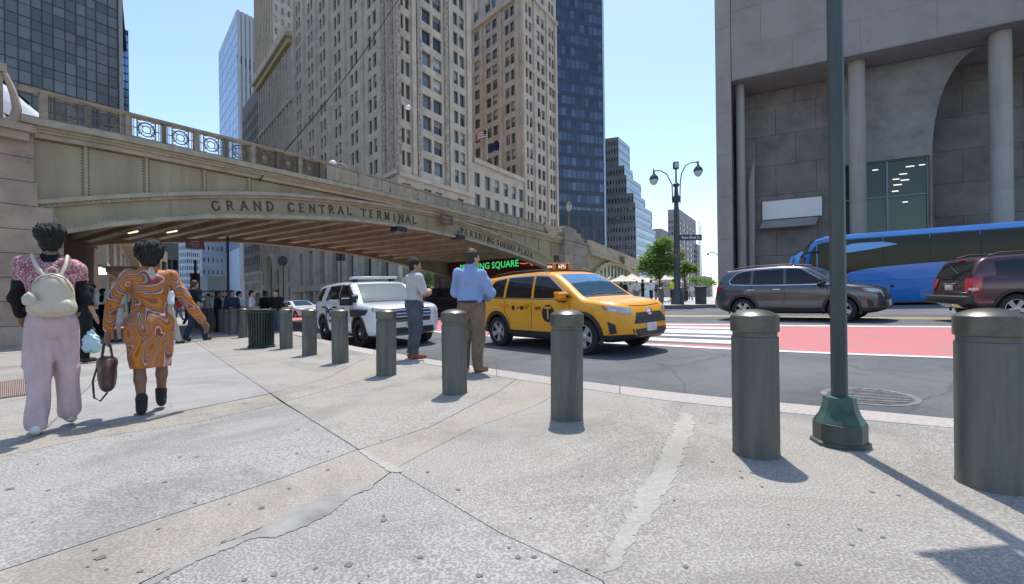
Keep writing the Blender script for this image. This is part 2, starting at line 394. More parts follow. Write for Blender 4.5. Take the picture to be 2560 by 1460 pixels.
# near pavement: bed, slabs, kerb stones
bed = [(p.x, p.y) for p in ki2]+[(-230, 180), (-230, -60), (14, -60)]
WALKO = tag(flat_poly('sidewalk', bed, M_joint, None, -0.016, 0, zw), kind='structure')
cum = [0]
for a, b2 in zip(ki2, ki2[1:]): cum.append(cum[-1]+(b2-a).length)
s0 = 0; step = 1.85
while s0 < min(cum[-1], 52):
    s1 = min(s0+step-0.012, cum[-1]); rows = []
    for k in range(5):
        s_ = s0+(s1-s0)*k/4; i = min(max(np.searchsorted(cum, s_)-1, 0), len(cum)-2); u = (s_-cum[i])/(cum[i+1]-cum[i])
        a, b2 = ki2[i].lerp(ki2[i+1], u), ko2[i].lerp(ko2[i+1], u)
        zt = zw(a.x, a.y)
        e = a.lerp(b2, 0.93)
        rows.append([(a.x, a.y, zt-0.3), (a.x, a.y, zt+0.004), (e.x, e.y, zt+0.004), (b2.x, b2.y, zt-0.012), (b2.x, b2.y, zt-0.4)])
    mb = MB(); mb.grid(rows); mb.add(rows[0], [(0, 1, 2, 3, 4)]); mb.add(rows[-1], [(4, 3, 2, 1, 0)])
    me = mb.mesh('kerb_stone', M_kerb); 
    bmx = bmesh.new(); bmx.from_mesh(me); bmesh.ops.remove_doubles(bmx, verts=bmx.verts[:], dist=1e-5); bmesh.ops.recalc_face_normals(bmx, faces=bmx.faces[:]); bmx.to_mesh(me); bmx.free()
    link('kerb_stone', me, WALKO); s0 += step
def inset(pts, d):
    n = len(pts); P = [Vector((p[0], p[1])) for p in pts]
    A = sum(P[i].x*P[(i+1) % n].y-P[(i+1) % n].x*P[i].y for i in range(n))
    if A < 0: P.reverse()
    out = []
    for i in range(n):
        a, b2, c = P[i-1], P[i], P[(i+1) % n]; e1 = (b2-a).normalized(); e2 = (c-b2).normalized()
        n1 = Vector((-e1.y, e1.x)); n2 = Vector((-e2.y, e2.x)); m = (n1+n2)
        if m.length < 1e-6: m = n1
        m.normalize(); out.append(b2+m*(d/max(0.4, m.dot(n1))))
    return [(p.x, p.y) for p in out]
def slab(px_pts, mat, gap=0.0045, extra=()):
    pts = [(gw(*p).x, gw(*p).y) for p in px_pts]+list(extra)
    return flat_poly('paving_slab', inset(pts, gap), mat, WALKO, 0.0, 0.05, zw)
J = [(985, 1174), (895, 1123), (760, 1038), (700, 996), (676, 983)]
J_lo = [(1250, 1331), (1530, 1462), (1900, 1640), (2500, 1960)]
J_up = [(575, 915), (497, 861), (430, 818)]
def kpx(px): return interp(px, [p[0] for p in kerb_in_px][::-1], [p[1] for p in kerb_in_px][::-1])
# right of the long joint
slab([(676, 983), (575, 915), (497, 861), (470, 843), (640, 820), (740, kpx(740)+1), (800, kpx(800)), (876, kpx(876)), (930, kpx(930)), (820, 945)], M_slabw)
slab([(676, 983), (820, 945), (930, kpx(930)), (1010, kpx(1010)), (900, 952), (709, 1005)], M_band)
slab([(709, 1005), (900, 952), (1010, kpx(1010)), (1150, kpx(1150)), (1290, kpx(1290)), (1253, 975), (1078, 1066), (897, 1124), (760, 1038)], M_slabw)
slab([(897, 1124), (1078, 1066), (1253, 975), (1290, kpx(1290)), (1420, kpx(1420)), (1345, 1012), (1183, 1071), (1063, 1131), (985, 1174)], M_band)
slab([(985, 1174), (1063, 1131), (1183, 1071), (1345, 1012), (1420, kpx(1420)), (1637, kpx(1637)), (1708, kpx(1708)), (1640, 1150), (1560, 1330), (1505, 1450), (1250, 1331)], M_slabw, 0.0006)
slab([(1505, 1450), (1560, 1330), (1640, 1150), (1708, kpx(1708)), (1837, kpx(1837)), (1953, kpx(1953)), (2176, kpx(2176)), (2393, kpx(2393)), (2650, kpx(2650)), (2900, kpx(2900)), (2960, 1500), (2700, 2400), (1700, 1700)], M_slabw, 0.0006)
# left of the long joint
slab([(985, 1174), (1250, 1331), (1505, 1450), (1700, 1700), (1100, 1900), (100, 2300), (351, 1458), (520, 1375), (700, 1300), (930, 1215)], M_slab)
slab([(895, 1123), (985, 1174), (930, 1215), (700, 1300), (520, 1375), (351, 1458), (100, 1570), (-300, 1760), (-300, 1540), (0, 1427), (376, 1304), (702, 1196)], M_band)
slab([(895, 1123), (702, 1196), (376, 1304), (0, 1427), (-300, 1535), (-700, 1500), (-700, 1240), (-250, 1185), (0, 1143), (190, 1101), (501, 1054), (707, 1007), (760, 1038)], M_slab)
slab([(676, 984), (707, 1007), (501, 1054), (190, 1101), (0, 1143), (-250, 1185), (-250, 1160), (0, 1119), (130, 1079), (311, 1056), (466, 1026)], M_band)
slab([(676, 983), (466, 1025), (311, 1055), (130, 1078), (100, 1086), (230, 960), (330, 862), (380, 832), (470, 843), (497, 861), (575, 915)], M_slabs)
slab([(100, 1086), (0, 1119), (-250, 1160), (-700, 1130), (-500, 1000), (-200, 925), (230, 845), (330, 840), (330, 862), (230, 960)], M_slabw)
slab([(380, 832), (330, 840), (230, 845), (-200, 925), (-300, 880), (100, 826), (420, 806), (455, 830)], M_slabs)
fw = [(gw(x, y).x, gw(x, y).y) for x, y in ((-300, 880), (100, 826), (420, 806), (640, 820))]
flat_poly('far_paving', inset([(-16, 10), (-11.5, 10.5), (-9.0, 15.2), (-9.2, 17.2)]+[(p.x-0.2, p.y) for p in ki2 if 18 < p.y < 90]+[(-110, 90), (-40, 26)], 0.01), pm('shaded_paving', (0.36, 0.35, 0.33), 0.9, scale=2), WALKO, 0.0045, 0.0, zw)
# cement repairs
def ragged(px_pts, amp, seed, n=70):
    rnd = random.Random(seed); P = [gw(*p) for p in px_pts]; P = resample(P+[P[0]], n)[:-1]
    return [(p.x+rnd.uniform(-amp, amp), p.y+rnd.uniform(-amp, amp)) for p in P]
r_ = ragged([(930, 1212), (880, 1222), (800, 1245), (720, 1278), (640, 1330), (560, 1360), (470, 1395), (400, 1440), (340, 1475), (352, 1480), (430, 1436), (500, 1400), (570, 1374), (630, 1346), (690, 1345), (760, 1318), (830, 1283), (880, 1240), (935, 1220)], 0.007, 3, 150)
tag(flat_poly('cement_repair', r_, M_patch, WALKO, 0.004, 0.03, zw))
r_ = ragged([(1698, 1032), (1728, 1036), (1738, 1070), (1715, 1120), (1705, 1165), (1672, 1220), (1640, 1285), (1600, 1320), (1570, 1372), (1545, 1430), (1510, 1432), (1535, 1360), (1570, 1280), (1600, 1215), (1640, 1175), (1660, 1110), (1684, 1075)], 0.020, 5, 150)
flat_poly('cement_repair', r_, M_patchl, WALKO, 0.0025, 0.03, zw)
r_ = ragged([(895, 1128), (912, 1126), (950, 1150), (1000, 1172), (1010, 1182), (975, 1182), (940, 1158)], 0.006, 8, 40)
flat_poly('cement_repair', r_, M_patchl, WALKO, 0.005, 0.03, zw)
rnd = random.Random(11)
for px, py, s_ in ((958, 1301, 0.016), (872, 1412, 0.017), (655, 1270, 0.016), (820, 1175, 0.012), (250, 1395, 0.02), (745, 1075, 0.01), (412, 1206, 0.014), (450, 1143, 0.012), (1070, 1180, 0.012), (25, 1223, 0.018), (610, 1009, 0.014), (1145, 1225, 0.012), (560, 1355, 0.014)):
    c = gw(px, py); flat_poly('gum_spot', [(c.x+s_*(1+rnd.uniform(-.3, .3))*math.cos(a*math.pi/5), c.y+s_*(1+rnd.uniform(-.3, .3))*math.sin(a*math.pi/5)) for a in range(10)], pm('old_gum', (0.16, 0.15, 0.14), 0.8), WALKO, 0.003, 0.0, zw)
rnd = random.Random(77)
for k in range(70):
    c = gw(rnd.uniform(60, 2300), 985+475*rnd.random()**0.8)
    if c.y > 0 and zw(c.x, c.y) < 0.5 and (c.y+c.x*0.75 < 4.6): s_ = rnd.uniform(0.005, 0.013); flat_poly('gum_spot', [(c.x+s_*(1+rnd.uniform(-.3, .3))*math.cos(a*math.pi/4), c.y+s_*(1+rnd.uniform(-.3, .3))*math.sin(a*math.pi/4)) for a in range(8)], pm('old_gum', (0.16, 0.15, 0.14)), WALKO, 0.003, 0.0, zw)
# floor grating at the left edge
gx = [gw(*p) for p in ((-60, 962), (66, 946), (70, 988), (-60, 1006))]
gt = thing('floor_grating', 'rusty brown floor grating in the pavement at the left edge', 'grating', (gx[0].x, gx[0].y, zw(gx[0].x, gx[0].y)), world=True)
flat_poly('frame', [(p.x, p.y) for p in gx], pm('rusty_steel_dark', (0.14, 0.10, 0.085), 0.8, scale=20), gt, 0.003, 0.02, zw)
for k in range(26):
    u0, u1 = (k+0.2)/26, (k+0.75)/26
    q = [gx[0].lerp(gx[1], u0), gx[0].lerp(gx[1], u1), gx[3].lerp(gx[2], u1), gx[3].lerp(gx[2], u0)]
    flat_poly('bar', [(p.x, p.y) for p in q], pm('rusty_steel', (0.33, 0.24, 0.20), 0.8, scale=20), gt, 0.016, 0.02, zw)
# manhole cover in the kerb lane
c = gr(2172, 991); mh = thing('manhole_cover', 'round cast iron manhole cover in the asphalt beside the kerb', 'manhole cover', (c.x, c.y, zr(c.x, c.y)+0.001), world=True)
M_iron = pm('worn_iron', (0.20, 0.19, 0.18), 0.7, metal=0.0, var=0.3, scale=12)
def ring(cx, cy, r0, r1, n=40): return [(cx+r1*math.cos(2*math.pi*k/n), cy+r1*math.sin(2*math.pi*k/n)) for k in range(n)]
rr = 0.43
flat_poly('frame', ring(c.x, c.y, 0, rr), M_iron, mh, 0.006, 0.02)
flat_poly('lid', ring(c.x, c.y, 0, rr*0.86), pm('worn_iron_dark', (0.10, 0.098, 0.095), 0.7, scale=12), mh, 0.010, 0.02)
for k in range(-5, 6):
    yy = k*rr*0.145; hw = math.sqrt(max(0, (rr*0.80)**2-yy*yy))
    flat_poly('rib', [(c.x-hw, c.y+yy-0.014), (c.x+hw, c.y+yy-0.014), (c.x+hw, c.y+yy+0.014), (c.x-hw, c.y+yy+0.014)], M_iron, mh, 0.017, 0.01)

# ================================================================ VIADUCT
M_green = pm('painted_steel_green', (0.375, 0.315, 0.195), 0.6, var=0.16, scale=1.3, streak=True, bump=0.08, bscale=12, rnd=0.05, stain=((0.20, 0.135, 0.075), 2.4, 0.60))
M_greenl = pm('painted_steel_trim', (0.42, 0.365, 0.25), 0.6, var=0.18, scale=2.2, bump=0.08, bscale=12, stain=((0.19, 0.13, 0.075), 3.0, 0.58))
M_rust = pm('rusty_seam', (0.20, 0.125, 0.075), 0.85, var=0.35, scale=9)
M_tan = pm('painted_steel_tan', (0.46, 0.38, 0.265), 0.65, var=0.22, scale=1.2, bump=0.1, bscale=10, rnd=0.06)
M_soff = pm('dirty_soffit', (0.70, 0.60, 0.46), 0.85, var=0.22, scale=0.9)
M_beam = pm('cream_beam_paint', (0.80, 0.69, 0.51), 0.65, var=0.15, scale=1.2, rnd=0.05)
M_rail = pm('brown_ironwork', (0.17, 0.13, 0.09), 0.65, var=0.2, scale=5)
M_cloth = pm('debris_netting', (0.37, 0.325, 0.245), 0.95, var=0.25, scale=2.0, bump=0.3, bscale=8, streak=True)
M_letter = pm('bronze_letter', (0.075, 0.062, 0.05), 0.6)
M_stone = pm('viaduct_granite', (0.42, 0.31, 0.235), 0.85, var=0.22, scale=1.1, bump=0.25, bscale=25, rnd=0.08, stain=((0.17, 0.12, 0.095), 1.0, 0.58))
M_stoneg = pm('pier_granite', (0.33, 0.285, 0.23), 0.85, var=0.2, scale=1.1, bump=0.25, bscale=25, rnd=0.07)
vL = at(45, 500, 12.0); vR = at(1398, 600, 36.0)
vd = Vector((vR.x-vL.x, vR.y-vL.y)).normalized(); vn = Vector((vd.y, -vd.x))         # vn points to the camera side
vp0 = (vL.x, vL.y); VW = 11.0
def V3(s, z, o=0.0): return Vector((vp0[0]+vd.x*s+vn.x*o, vp0[1]+vd.y*s+vn.y*o, z))
def curve(pts):
    q = [on_wall(x, y, vp0, vd) for x, y in pts]; return [a for a, b in q], [b for a, b in q]
ribT = curve([(88, 505), (130, 501), (302, 489), (514, 482), (657, 483), (761, 490), (891, 503), (1022, 523), (1097, 537), (1226, 580), (1326, 620), (1392, 658)])
ribB = curve([(100, 592), (163, 585), (302, 565), (514, 548), (657, 548), (761, 550), (891, 556), (1022, 574), (1108, 590), (1200, 612), (1301, 645), (1392, 680)])
def smooth_tab(t, n=60):
    P = smoothline([(a, b, 0) for a, b in zip(*t)], n); return [p.x for p in P], [p.y for p in P]
ribT, ribB = smooth_tab(ribT), smooth_tab(ribB)
def zt(s): return interp(s, *ribT)
def zb(s): return interp(s, *ribB)
def z_rail(s): return 6.66-0.008*s+0.18*math.exp(-((s-9)/6)**2)
def z_deck(s): return 5.93-0.006*s+0.12*math.exp(-((s-13)/8)**2)-0.08*math.exp(-(s/1.5)**2)
def z_cor(s): return z_deck(s)-0.42+0.04*math.exp(-((s-13)/8)**2)
S0, S1 = 0.0, 29.1
def zbm(s): return max(zb(s), 4.12) if s > 18 else zb(s)     # the floor stays level where the rib drops to the right pier
VI = thing('viaduct', 'olive steel arch viaduct with raised lettering spanning the street', 'bridge', (vL.x, vL.y, 0), world=True)
ss = list(np.linspace(S0, S1, 73))
def sweep(name, mat, prof, sl=ss, parent=VI, smooth=None):
    """prof: list of functions s -> (o, z), a closed ring"""
    mb = MB(); n = len(prof); rings = [[V3(s, prof[k](s)[1], prof[k](s)[0]) for k in range(n)] for s in sl]
    for a in rings: mb.v += [tuple(p) for p in a]
    for j in range(len(sl)-1):
        for k in range(n): k2 = (k+1) % n; mb.f.append((j*n+k, (j+1)*n+k, (j+1)*n+k2, j*n+k2)); mb.m.append(0)
    mb.f += [tuple(range(n)), tuple((len(sl)-1)*n+k for k in range(n-1, -1, -1))]; mb.m += [0, 0]
    return mb.build(name, mat, parent, smooth)
def rect(o0, o1, z0, z1): return [lambda s: (o0, z0(s)), lambda s: (o1, z0(s)), lambda s: (o1, z1(s)), lambda s: (o0, z1(s))]
sr = list(np.linspace(0.25, S1, 73))
sweep('arch_web', M_green, rect(-0.12, 0.0, lambda s: zb(s)+0.05, lambda s: zt(s)-0.05), sr)
sweep('top_flange', M_greenl, rect(-0.12, 0.20, lambda s: zt(s)-0.10, lambda s: zt(s)+0.02), sr)
sweep('top_flange', M_greenl, rect(0.003, 0.10, lambda s: zt(s)-0.19, lambda s: zt(s)-0.102), sr)
sweep('bottom_flange', M_greenl, rect(-0.35, 0.24, lambda s: zb(s), lambda s: zb(s)+0.13), sr)
sweep('bottom_flange', M_greenl, rect(0.003, 0.10, lambda s: zb(s)+0.132, lambda s: zb(s)+0.20), sr)
# far girder and the deck between
sweep('far_girder', M_soff, rect(-VW-0.15, -VW, lambda s: zb(s)+0.02, lambda s: z_deck(s)+0.1), sr)
sweep('far_flange', M_greenl, rect(-VW-0.35, -VW+0.3, lambda s: zb(s)-0.02, lambda s: zb(s)+0.10), sr)
sweep('deck', M_soff, rect(-VW, -0.13, lambda s: min(zbm(s)+0.62, z_deck(s)-0.1), lambda s: z_deck(s)-0.02))
nb = 21
for k in range(nb):
    s = 1.0+k*(27.6/(nb-1))
    for nm, w_, z0, z1, mt in (('floor_beam', 0.05, zbm(s)+0.21, zbm(s)+0.70, M_beam), ('beam_flange', 0.16, zbm(s)+0.15, zbm(s)+0.208, M_beam)):
        mb = MB(); r0 = [V3(s-w_, z0, -0.36), V3(s+w_, z0, -0.36), V3(s+w_, z0, -VW+0.31), V3(s-w_, z0, -VW+0.31)]
        mb.prism(r0, [v+Vector((0, 0, z1-z0)) for v in r0]); mb.build(nm, mt, VI)
    if 13 < k < 20:                                   # cross bracing between the right-hand beams
        for o in (-3.0, -5.5, -8.0):
            s2 = s+27.6/(nb-1)
            mb = MB(); mb.tube([V3(s+0.05, zbm(s)+0.33, o), V3((s+s2)/2, zbm(s)+0.55, o-0.4), V3(s2-0.05, zbm(s2)+0.33, o-0.8)], 0.035, 4); mb.build('brace', M_beam, VI)
# spandrel plates between stiffeners, only where there is room between rib and cornice
st_px = [60, 214, 366, 510, 622, 1160, 1200, 1240, 1278, 1312, 1345, 1376]
st_s = [on_wall(p, 480, vp0, vd)[0] for p in st_px]
def plate(sa, sb, mat):
    sl = list(np.linspace(sa, sb, 7)); mb = MB()
    lo_ = [V3(s, zt(s)+0.02, 0.0) for s in sl]; hi = [V3(s, max(z_cor(s), zt(s)+0.021), 0.0) for s in sl]
    mb.grid([lo_, hi]); mb.build('web_plate', mat, VI)
edges_l = [0.0]+st_s[:5]+[7.4, 9.4, 11.5, 13.5]; edges_r = [15.6]+[s for s in st_s[5:]]+[29.1]
for a, b2 in zip(edges_l, edges_l[1:]): plate(a+0.012, b2-0.012, M_green)
for a, b2 in zip(edges_r, edges_r[1:]): plate(a+0.012, b2-0.012, M_green)
plate(13.51, 15.58, M_green)
for s in st_s:
    h0, h1 = zt(s)+0.02, z_cor(s)
    if h1-h0 < 0.08: continue
    mb = MB(); r0 = [V3(s-0.035, h0, 0.002), V3(s+0.035, h0, 0.002), V3(s+0.035, h0, 0.055), V3(s-0.035, h0, 0.055)]
    mb.prism(r0[::-1], [v+Vector((0, 0, h1-h0)) for v in r0[::-1]]); st = mb.build('stiffener', M_green, VI)
    rv = MB()
    for sd in (-1, 1):
        z = h0+0.08
        while z < h1-0.05:
            p = V3(s+sd*0.075, z, 0.004); rv.box(-0.013, 0.013, -0.013, 0.013, -0.013, 0.013, 0, Matrix.Translation(p)); z += 0.085
    if rv.v: rv.build('rivets', M_rust, st)['kind'] = 'stuff'
sweep('rust_seam', M_rust, rect(0.001, 0.012, lambda s: max(z_cor(s)-0.035, zt(s)+0.022), lambda s: max(z_cor(s), zt(s)+0.03)), list(np.linspace(0.1, 12.5, 30)))
# cornice mouldings
cor = [(0.0, 0.16, -0.0, 0.13), (0.0, 0.24, 0.131, 0.20), (0.0, 0.30, 0.201, 0.27), (0.0, 0.42, 0.271, 0.44)]
cm = [M_tan, M_greenl, M_tan, M_greenl]
for (o0, o1, a, b2), mt in zip(cor, cm):
    sweep('cornice_moulding', mt, rect(o0, o1, lambda s, a=a: z_cor(s)+a, lambda s, b2=b2: z_cor(s)+b2))
# railing: posts, ornamental panels, top rail
M_railt = pm('brown_rail_paint', (0.34, 0.27, 0.185), 0.65, var=0.2, scale=3)
sweep('top_rail', M_railt, rect(0.16, 0.36, lambda s: z_rail(s)-0.09, z_rail))
sweep('bottom_rail', M_railt, rect(0.20, 0.32, lambda s: z_deck(s)+0.021, lambda s: z_deck(s)+0.08))
def rail_panel(s0, s1, name='railing_panel'):
    mb = MB(); zc0, zc1 = z_deck((s0+s1)/2)+0.09, z_rail((s0+s1)/2)-0.10; H = zc1-zc0; L = s1-s0; cx, cz = (s0+s1)/2, (zc0+zc1)/2
    def bar(pts, r=0.011): mb.tube([V3(a, b, 0.26) for a, b in pts], r, 4)
    def arc(x, z, r, a0, a1, n=9, rr=0.011): bar([(x+r*math.cos(a0+(a1-a0)*i/n), z+r*math.sin(a0+(a1-a0)*i/n)) for i in range(n+1)], rr)
    r1 = H*0.36; arc(cx, cz, r1, 0, 2*math.pi, 18, 0.022); arc(cx, cz, r1*0.55, 0, 2*math.pi, 12, 0.016)
    for k in range(4): a = math.pi/4+k*math.pi/2; bar([(cx+r1*0.5*math.cos(a), cz+r1*0.5*math.sin(a)), (cx+r1*1.45*math.cos(a), cz+r1*1.30*math.sin(a))], 0.016)
    xw = L*0.30
    for sx in (-1, 1):
        bar([(cx+sx*xw, zc0), (cx+sx*xw, zc1)], 0.014); bar([(cx+sx*L*0.40, zc0), (cx+sx*L*0.40, zc1)], 0.010); bar([(cx+sx*L*0.455, zc0), (cx+sx*L*0.455, zc1)], 0.010)
        for sz in (-1, 1):
            arc(cx+sx*xw*0.74, cz+sz*H*0.33, H*0.11, 0, 1.7*math.pi*sx*sz, 8); arc(cx+sx*xw*0.80, cz+sz*H*0.10, H*0.07, 0, 2*math.pi, 7)
    bar([(s0, zc0+0.01), (s1, zc0+0.01)], 0.014); bar([(s0, zc1-0.02), (s1, zc1-0.02)], 0.014); bar([(s0+0.05, cz), (cx-r1, cz)], 0.016); bar([(cx+r1, cz), (s1-0.05, cz)], 0.016)
    mb.build(name, M_rail, VI)
npan = 32; pl = (S1-0.45)/npan
for k in range(npan):
    a = 0.45+k*pl; rail_panel(a+0.06, a+pl-0.06)
    mb = MB(); w_ = 0.045 if k % 2 else 0.075
    r0 = [V3(a-w_, z_deck(a)+0.021, 0.17), V3(a+w_, z_deck(a)+0.021, 0.17), V3(a+w_, z_deck(a)+0.021, 0.35), V3(a-w_, z_deck(a)+0.021, 0.35)]
    mb.prism(r0[::-1], [v+Vector((0, 0, z_rail(a)-0.092-z_deck(a)-0.021)) for v in r0[::-1]]); mb.build('rail_post', M_rail if k % 2 else M_railt, VI)
def net(s0, s1, seed):
    rnd = random.Random(seed); mb = MB(); n = 24
    rows = []
    for j in range(5):
        row = []
        for i in range(n+1):
            s = s0+(s1-s0)*i/n; z = z_deck(s)+0.10+(z_rail(s)-0.12-z_deck(s)-0.10)*j/4
            row.append(V3(s, z, (0.353 if s0 > 8.5 else 0.222)+rnd.uniform(-0.010, 0.004)))
        rows.append(row)
    mb.grid(rows); return mb.build('netting', M_cloth, VI, smooth=60)
sn = 5.9; k = 0
while sn < 28.5: net(sn, min(sn+2.8, 28.7), k); sn += 2.85; k += 1
rv = MB()
for zf_, dz in ((zt, -0.145), (zb, 0.165)):
    s = 0.5
    while s < 28.9:
        p = V3(s, zf_(s)+dz, 0.104); rv.box(-0.014, 0.014, -0.014, 0.014, -0.014, 0.014, 0, Matrix.Translation(p)); s += 0.115
rv.build('rivets', M_greenl, VI)['kind'] = 'stuff'
# left end: haunch panel, diagonal edge, bolted splice
def Vpoly(pts, o0, o1, name, mat):
    q = [on_wall(x, y, vp0, vd) for x, y in pts]; mb = MB()
    ar = sum(q[i][0]*q[(i+1) % len(q)][1]-q[(i+1) % len(q)][0]*q[i][1] for i in range(len(q)))
    if ar < 0: q = q[::-1]
    mb.prism([V3(s, z, o0) for s, z in q], [V3(s, z, o1) for s, z in q]); return mb.build(name, mat, VI)
Vpoly([(74, 505), (128, 500), (165, 590), (108, 600)], 0.002, 0.05, 'haunch_panel', M_green)
Vpoly([(82, 514), (124, 510), (150, 575), (108, 580)], 0.051, 0.07, 'haunch_cover', M_greenl)
Vpoly([(30, 470), (62, 488), (128, 640), (96, 640)], 0.06, 0.22, 'haunch_edge', M_greenl)
Vpoly([(46, 310), (62, 314), (66, 490), (48, 480)], 0.002, 0.12, 'end_post', M_green)
# lettering: simple roman capitals drawn with strokes and serifs
LET = {'G': [[(.85, .8), (.6, .98), (.3, .95), (.08, .65), (.08, .35), (.3, .05), (.6, .02), (.85, .15)], [(.85, .45), (.85, .08)]],
 'R': [[(.15, 0), (.15, 1)], [(.15, 1), (.6, .97), (.72, .75), (.6, .54), (.15, .5)], [(.42, .5), (.85, .0)]],
 'A': [[(.05, 0), (.48, 1)], [(.48, 1), (.92, 0)], [(.22, .36), (.74, .36)]], 'N': [[(.12, 0), (.12, 1)], [(.12, 1), (.86, 0)], [(.86, 0), (.86, 1)]],
 'D': [[(.15, 0), (.15, 1)], [(.15, 1), (.55, .97), (.86, .7), (.86, .3), (.55, .03), (.15, 0)]], 'C': [[(.85, .8), (.6, .98), (.3, .95), (.08, .65), (.08, .35), (.3, .05), (.6, .02), (.86, .2)]],
 'E': [[(.2, 0), (.2, 1)], [(.2, .97), (.75, .97)], [(.2, .5), (.6, .5)], [(.2, .03), (.78, .03)]], 'T': [[(.48, 0), (.48, 1)], [(.05, .97), (.92, .97)], [(.06, .97), (.06, .82)], [(.91, .97), (.91, .82)]],
 'L': [[(.2, 0), (.2, 1)], [(.2, .03), (.75, .03)], [(.75, .03), (.78, .2)]], 'M': [[(.1, 0), (.15, 1)], [(.15, 1), (.5, .1)], [(.5, .1), (.85, 1)], [(.85, 1), (.92, 0)]], 'I': [[(.48, 0), (.48, 1)]],
 'P': [[(.2, 0), (.2, 1)], [(.2, 1), (.65, .97), (.78, .73), (.65, .5), (.2, .47)]], 'S': [[(.75, .82), (.55, .98), (.28, .92), (.22, .7), (.5, .52), (.76, .32), (.7, .08), (.42, .02), (.2, .2)]],
 'H': [[(.14, 0), (.14, 1)], [(.84, 0), (.84, 1)], [(.14, .5), (.84, .5)]], 'Q': [[(.5, .98), (.2, .85), (.08, .5), (.2, .15), (.5, .02), (.8, .15), (.92, .5), (.8, .85), (.5, .98)], [(.55, .2), (.95, -.12)]],
 'U': [[(.14, 1), (.14, .3), (.3, .04), (.65, .04), (.84, .3), (.84, 1)]], 'Z': [[(.12, .97), (.84, .97)], [(.84, .97), (.12, .03)], [(.12, .03), (.86, .03)]]}
def letters(word, px0, px1, hpx_scale=0.34, dz=0.0):
    a = on_wall(px0, 520, vp0, vd)[0]; b2 = on_wall(px1, 540, vp0, vd)[0]; n = len(word)
    mb = MB()
    for i, ch in enumerate(word):
        s = a+(b2-a)*(i+0.5)/n; H = (zt(s)-zb(s))*hpx_scale; Wd = H*0.86; zc = (zt(s)+zb(s))/2+dz
        sl = math.atan2((zt(s+0.1)+zb(s+0.1))-(zt(s-0.1)+zb(s-0.1)), 0.4)
        def T(u, v):
            x, y = (u-0.48)*Wd, (v-0.5)*H; return (s+x*math.cos(sl)-y*math.sin(sl), zc+x*math.sin(sl)+y*math.cos(sl))
        def seg(p, q, t):
            d = Vector((q[0]-p[0], q[1]-p[1])); 
            if d.length < 1e-6: return
            d.normalize(); nn = Vector((-d.y, d.x))*t*0.5; e = d*t*0.15
            c = [(p[0]-e.x-nn.x, p[1]-e.y-nn.y), (q[0]+e.x-nn.x, q[1]+e.y-nn.y), (q[0]+e.x+nn.x, q[1]+e.y+nn.y), (p[0]-e.x+nn.x, p[1]-e.y+nn.y)]
            mb.prism([V3(x, z, 0.001) for x, z in c], [V3(x, z, 0.035) for x, z in c])
        for stk in LET[ch]:
            pts = [T(*p) for p in stk]
            for p, q in zip(pts, pts[1:]):
                vert = abs(q[1]-p[1]) > 2*abs(q[0]-p[0]) or len(stk) > 2
                seg(p, q, H*(0.135 if vert else 0.09))
            if len(stk) == 2 and abs(stk[0][1]-stk[1][1]) > 0.8:
                for (u, v) in stk: seg(T(u-0.15, 0.03 if v < .5 else .97), T(u+0.15, 0.03 if v < .5 else .97), H*0.06)
    mb.build('lettering', M_letter, VI)
for wd, a, b2 in (('GRAND', 520, 690), ('CENTRAL', 714, 884), ('TERMINAL', 898, 1044)): letters(wd, a, b2)
for wd, a, b2 in (('PERSHING', 1148, 1236), ('SQUARE', 1239, 1290), ('PLAZA', 1293, 1330)): letters(wd, a, b2, 0.33)

# ---- piers
def block_pier(t, cells, mat, o0=-0.5, o1=0.0, jit=0.012, seed=1):
    rnd = random.Random(seed)
    for s0, s1, z0, z1, oo in cells:
        o = o1+oo+rnd.uniform(0, jit); g = 0.008; mb = MB()
        r0 = [V3(s0+g, z0+g, o0), V3(s1-g, z0+g, o0), V3(s1-g, z0+g, o), V3(s0+g, z0+g, o)][::-1]
        mb.prism(r0, [v+Vector((0, 0, z1-z0-2*g)) for v in r0]); mb.build('stone_block', mat, t)
P1 = thing('stone_pier', 'brown granite pier carrying the left end of the viaduct', 'pier', (vL.x-1, vL.y-1, -0.1), world=True)
cells = []; rnd = random.Random(5); z = -0.15; r = 0
while z < 5.0:
    h = 0.62; xs = [-6.0]
    while xs[-1] < -0.3: xs.append(xs[-1]+rnd.uniform(1.2, 1.7))
    right = 0.25 if z > 3.6 else 0.25+0.55*min(1, (3.7-z)/1.2)
    xs = [x for x in xs if x < -0.35]+[right]
    for a, b2 in zip(xs, xs[1:]): cells.append((a, b2, z, z+h, 0.0))
    z += h; r += 1
block_pier(P1, cells, M_stone, -VW*0.98, 0.35)
mb = MB(); r0 = [V3(-6, 5.0, 0.75), V3(0.32, 5.0, 0.75), V3(0.32, 5.0, -3), V3(-6, 5.0, -3)]
for dz0, dz1, e in ((0.19, 0.40, 0.0), (0.401, 0.58, 0.12)):
    mb.prism([V3(-6, 5+dz0, -3), V3(0.12+e, 5+dz0, -3), V3(0.12+e, 5+dz0, 0.62+e), V3(-6, 5+dz0, 0.62+e)], [V3(-6, 5+dz1, -3), V3(0.12+e, 5+dz1, -3), V3(0.12+e, 5+dz1, 0.62+e), V3(-6, 5+dz1, 0.62+e)])
mb.build('cornice', M_stone, P1)
block_pier(P1, [(-3.2, -0.28, 5.58, 6.25, 0), (-3.2, -0.28, 6.25, 6.85, 0), (-3.3, -0.22, 6.85, 7.08, 0.08)], M_stone, -0.9, 0.35)
mb = MB(); mb.tube([V3(-0.22, 5.6, 0.40), V3(-0.10, 5.75, 0.42), V3(-0.06, 6.0, 0.42), V3(-0.10, 6.3, 0.41), V3(-0.18, 6.6, 0.40), V3(-0.26, 6.85, 0.38)], [0.12, 0.11, 0.09, 0.08, 0.07, 0.05], 10); mb.build('scroll', M_stone, P1, 40)
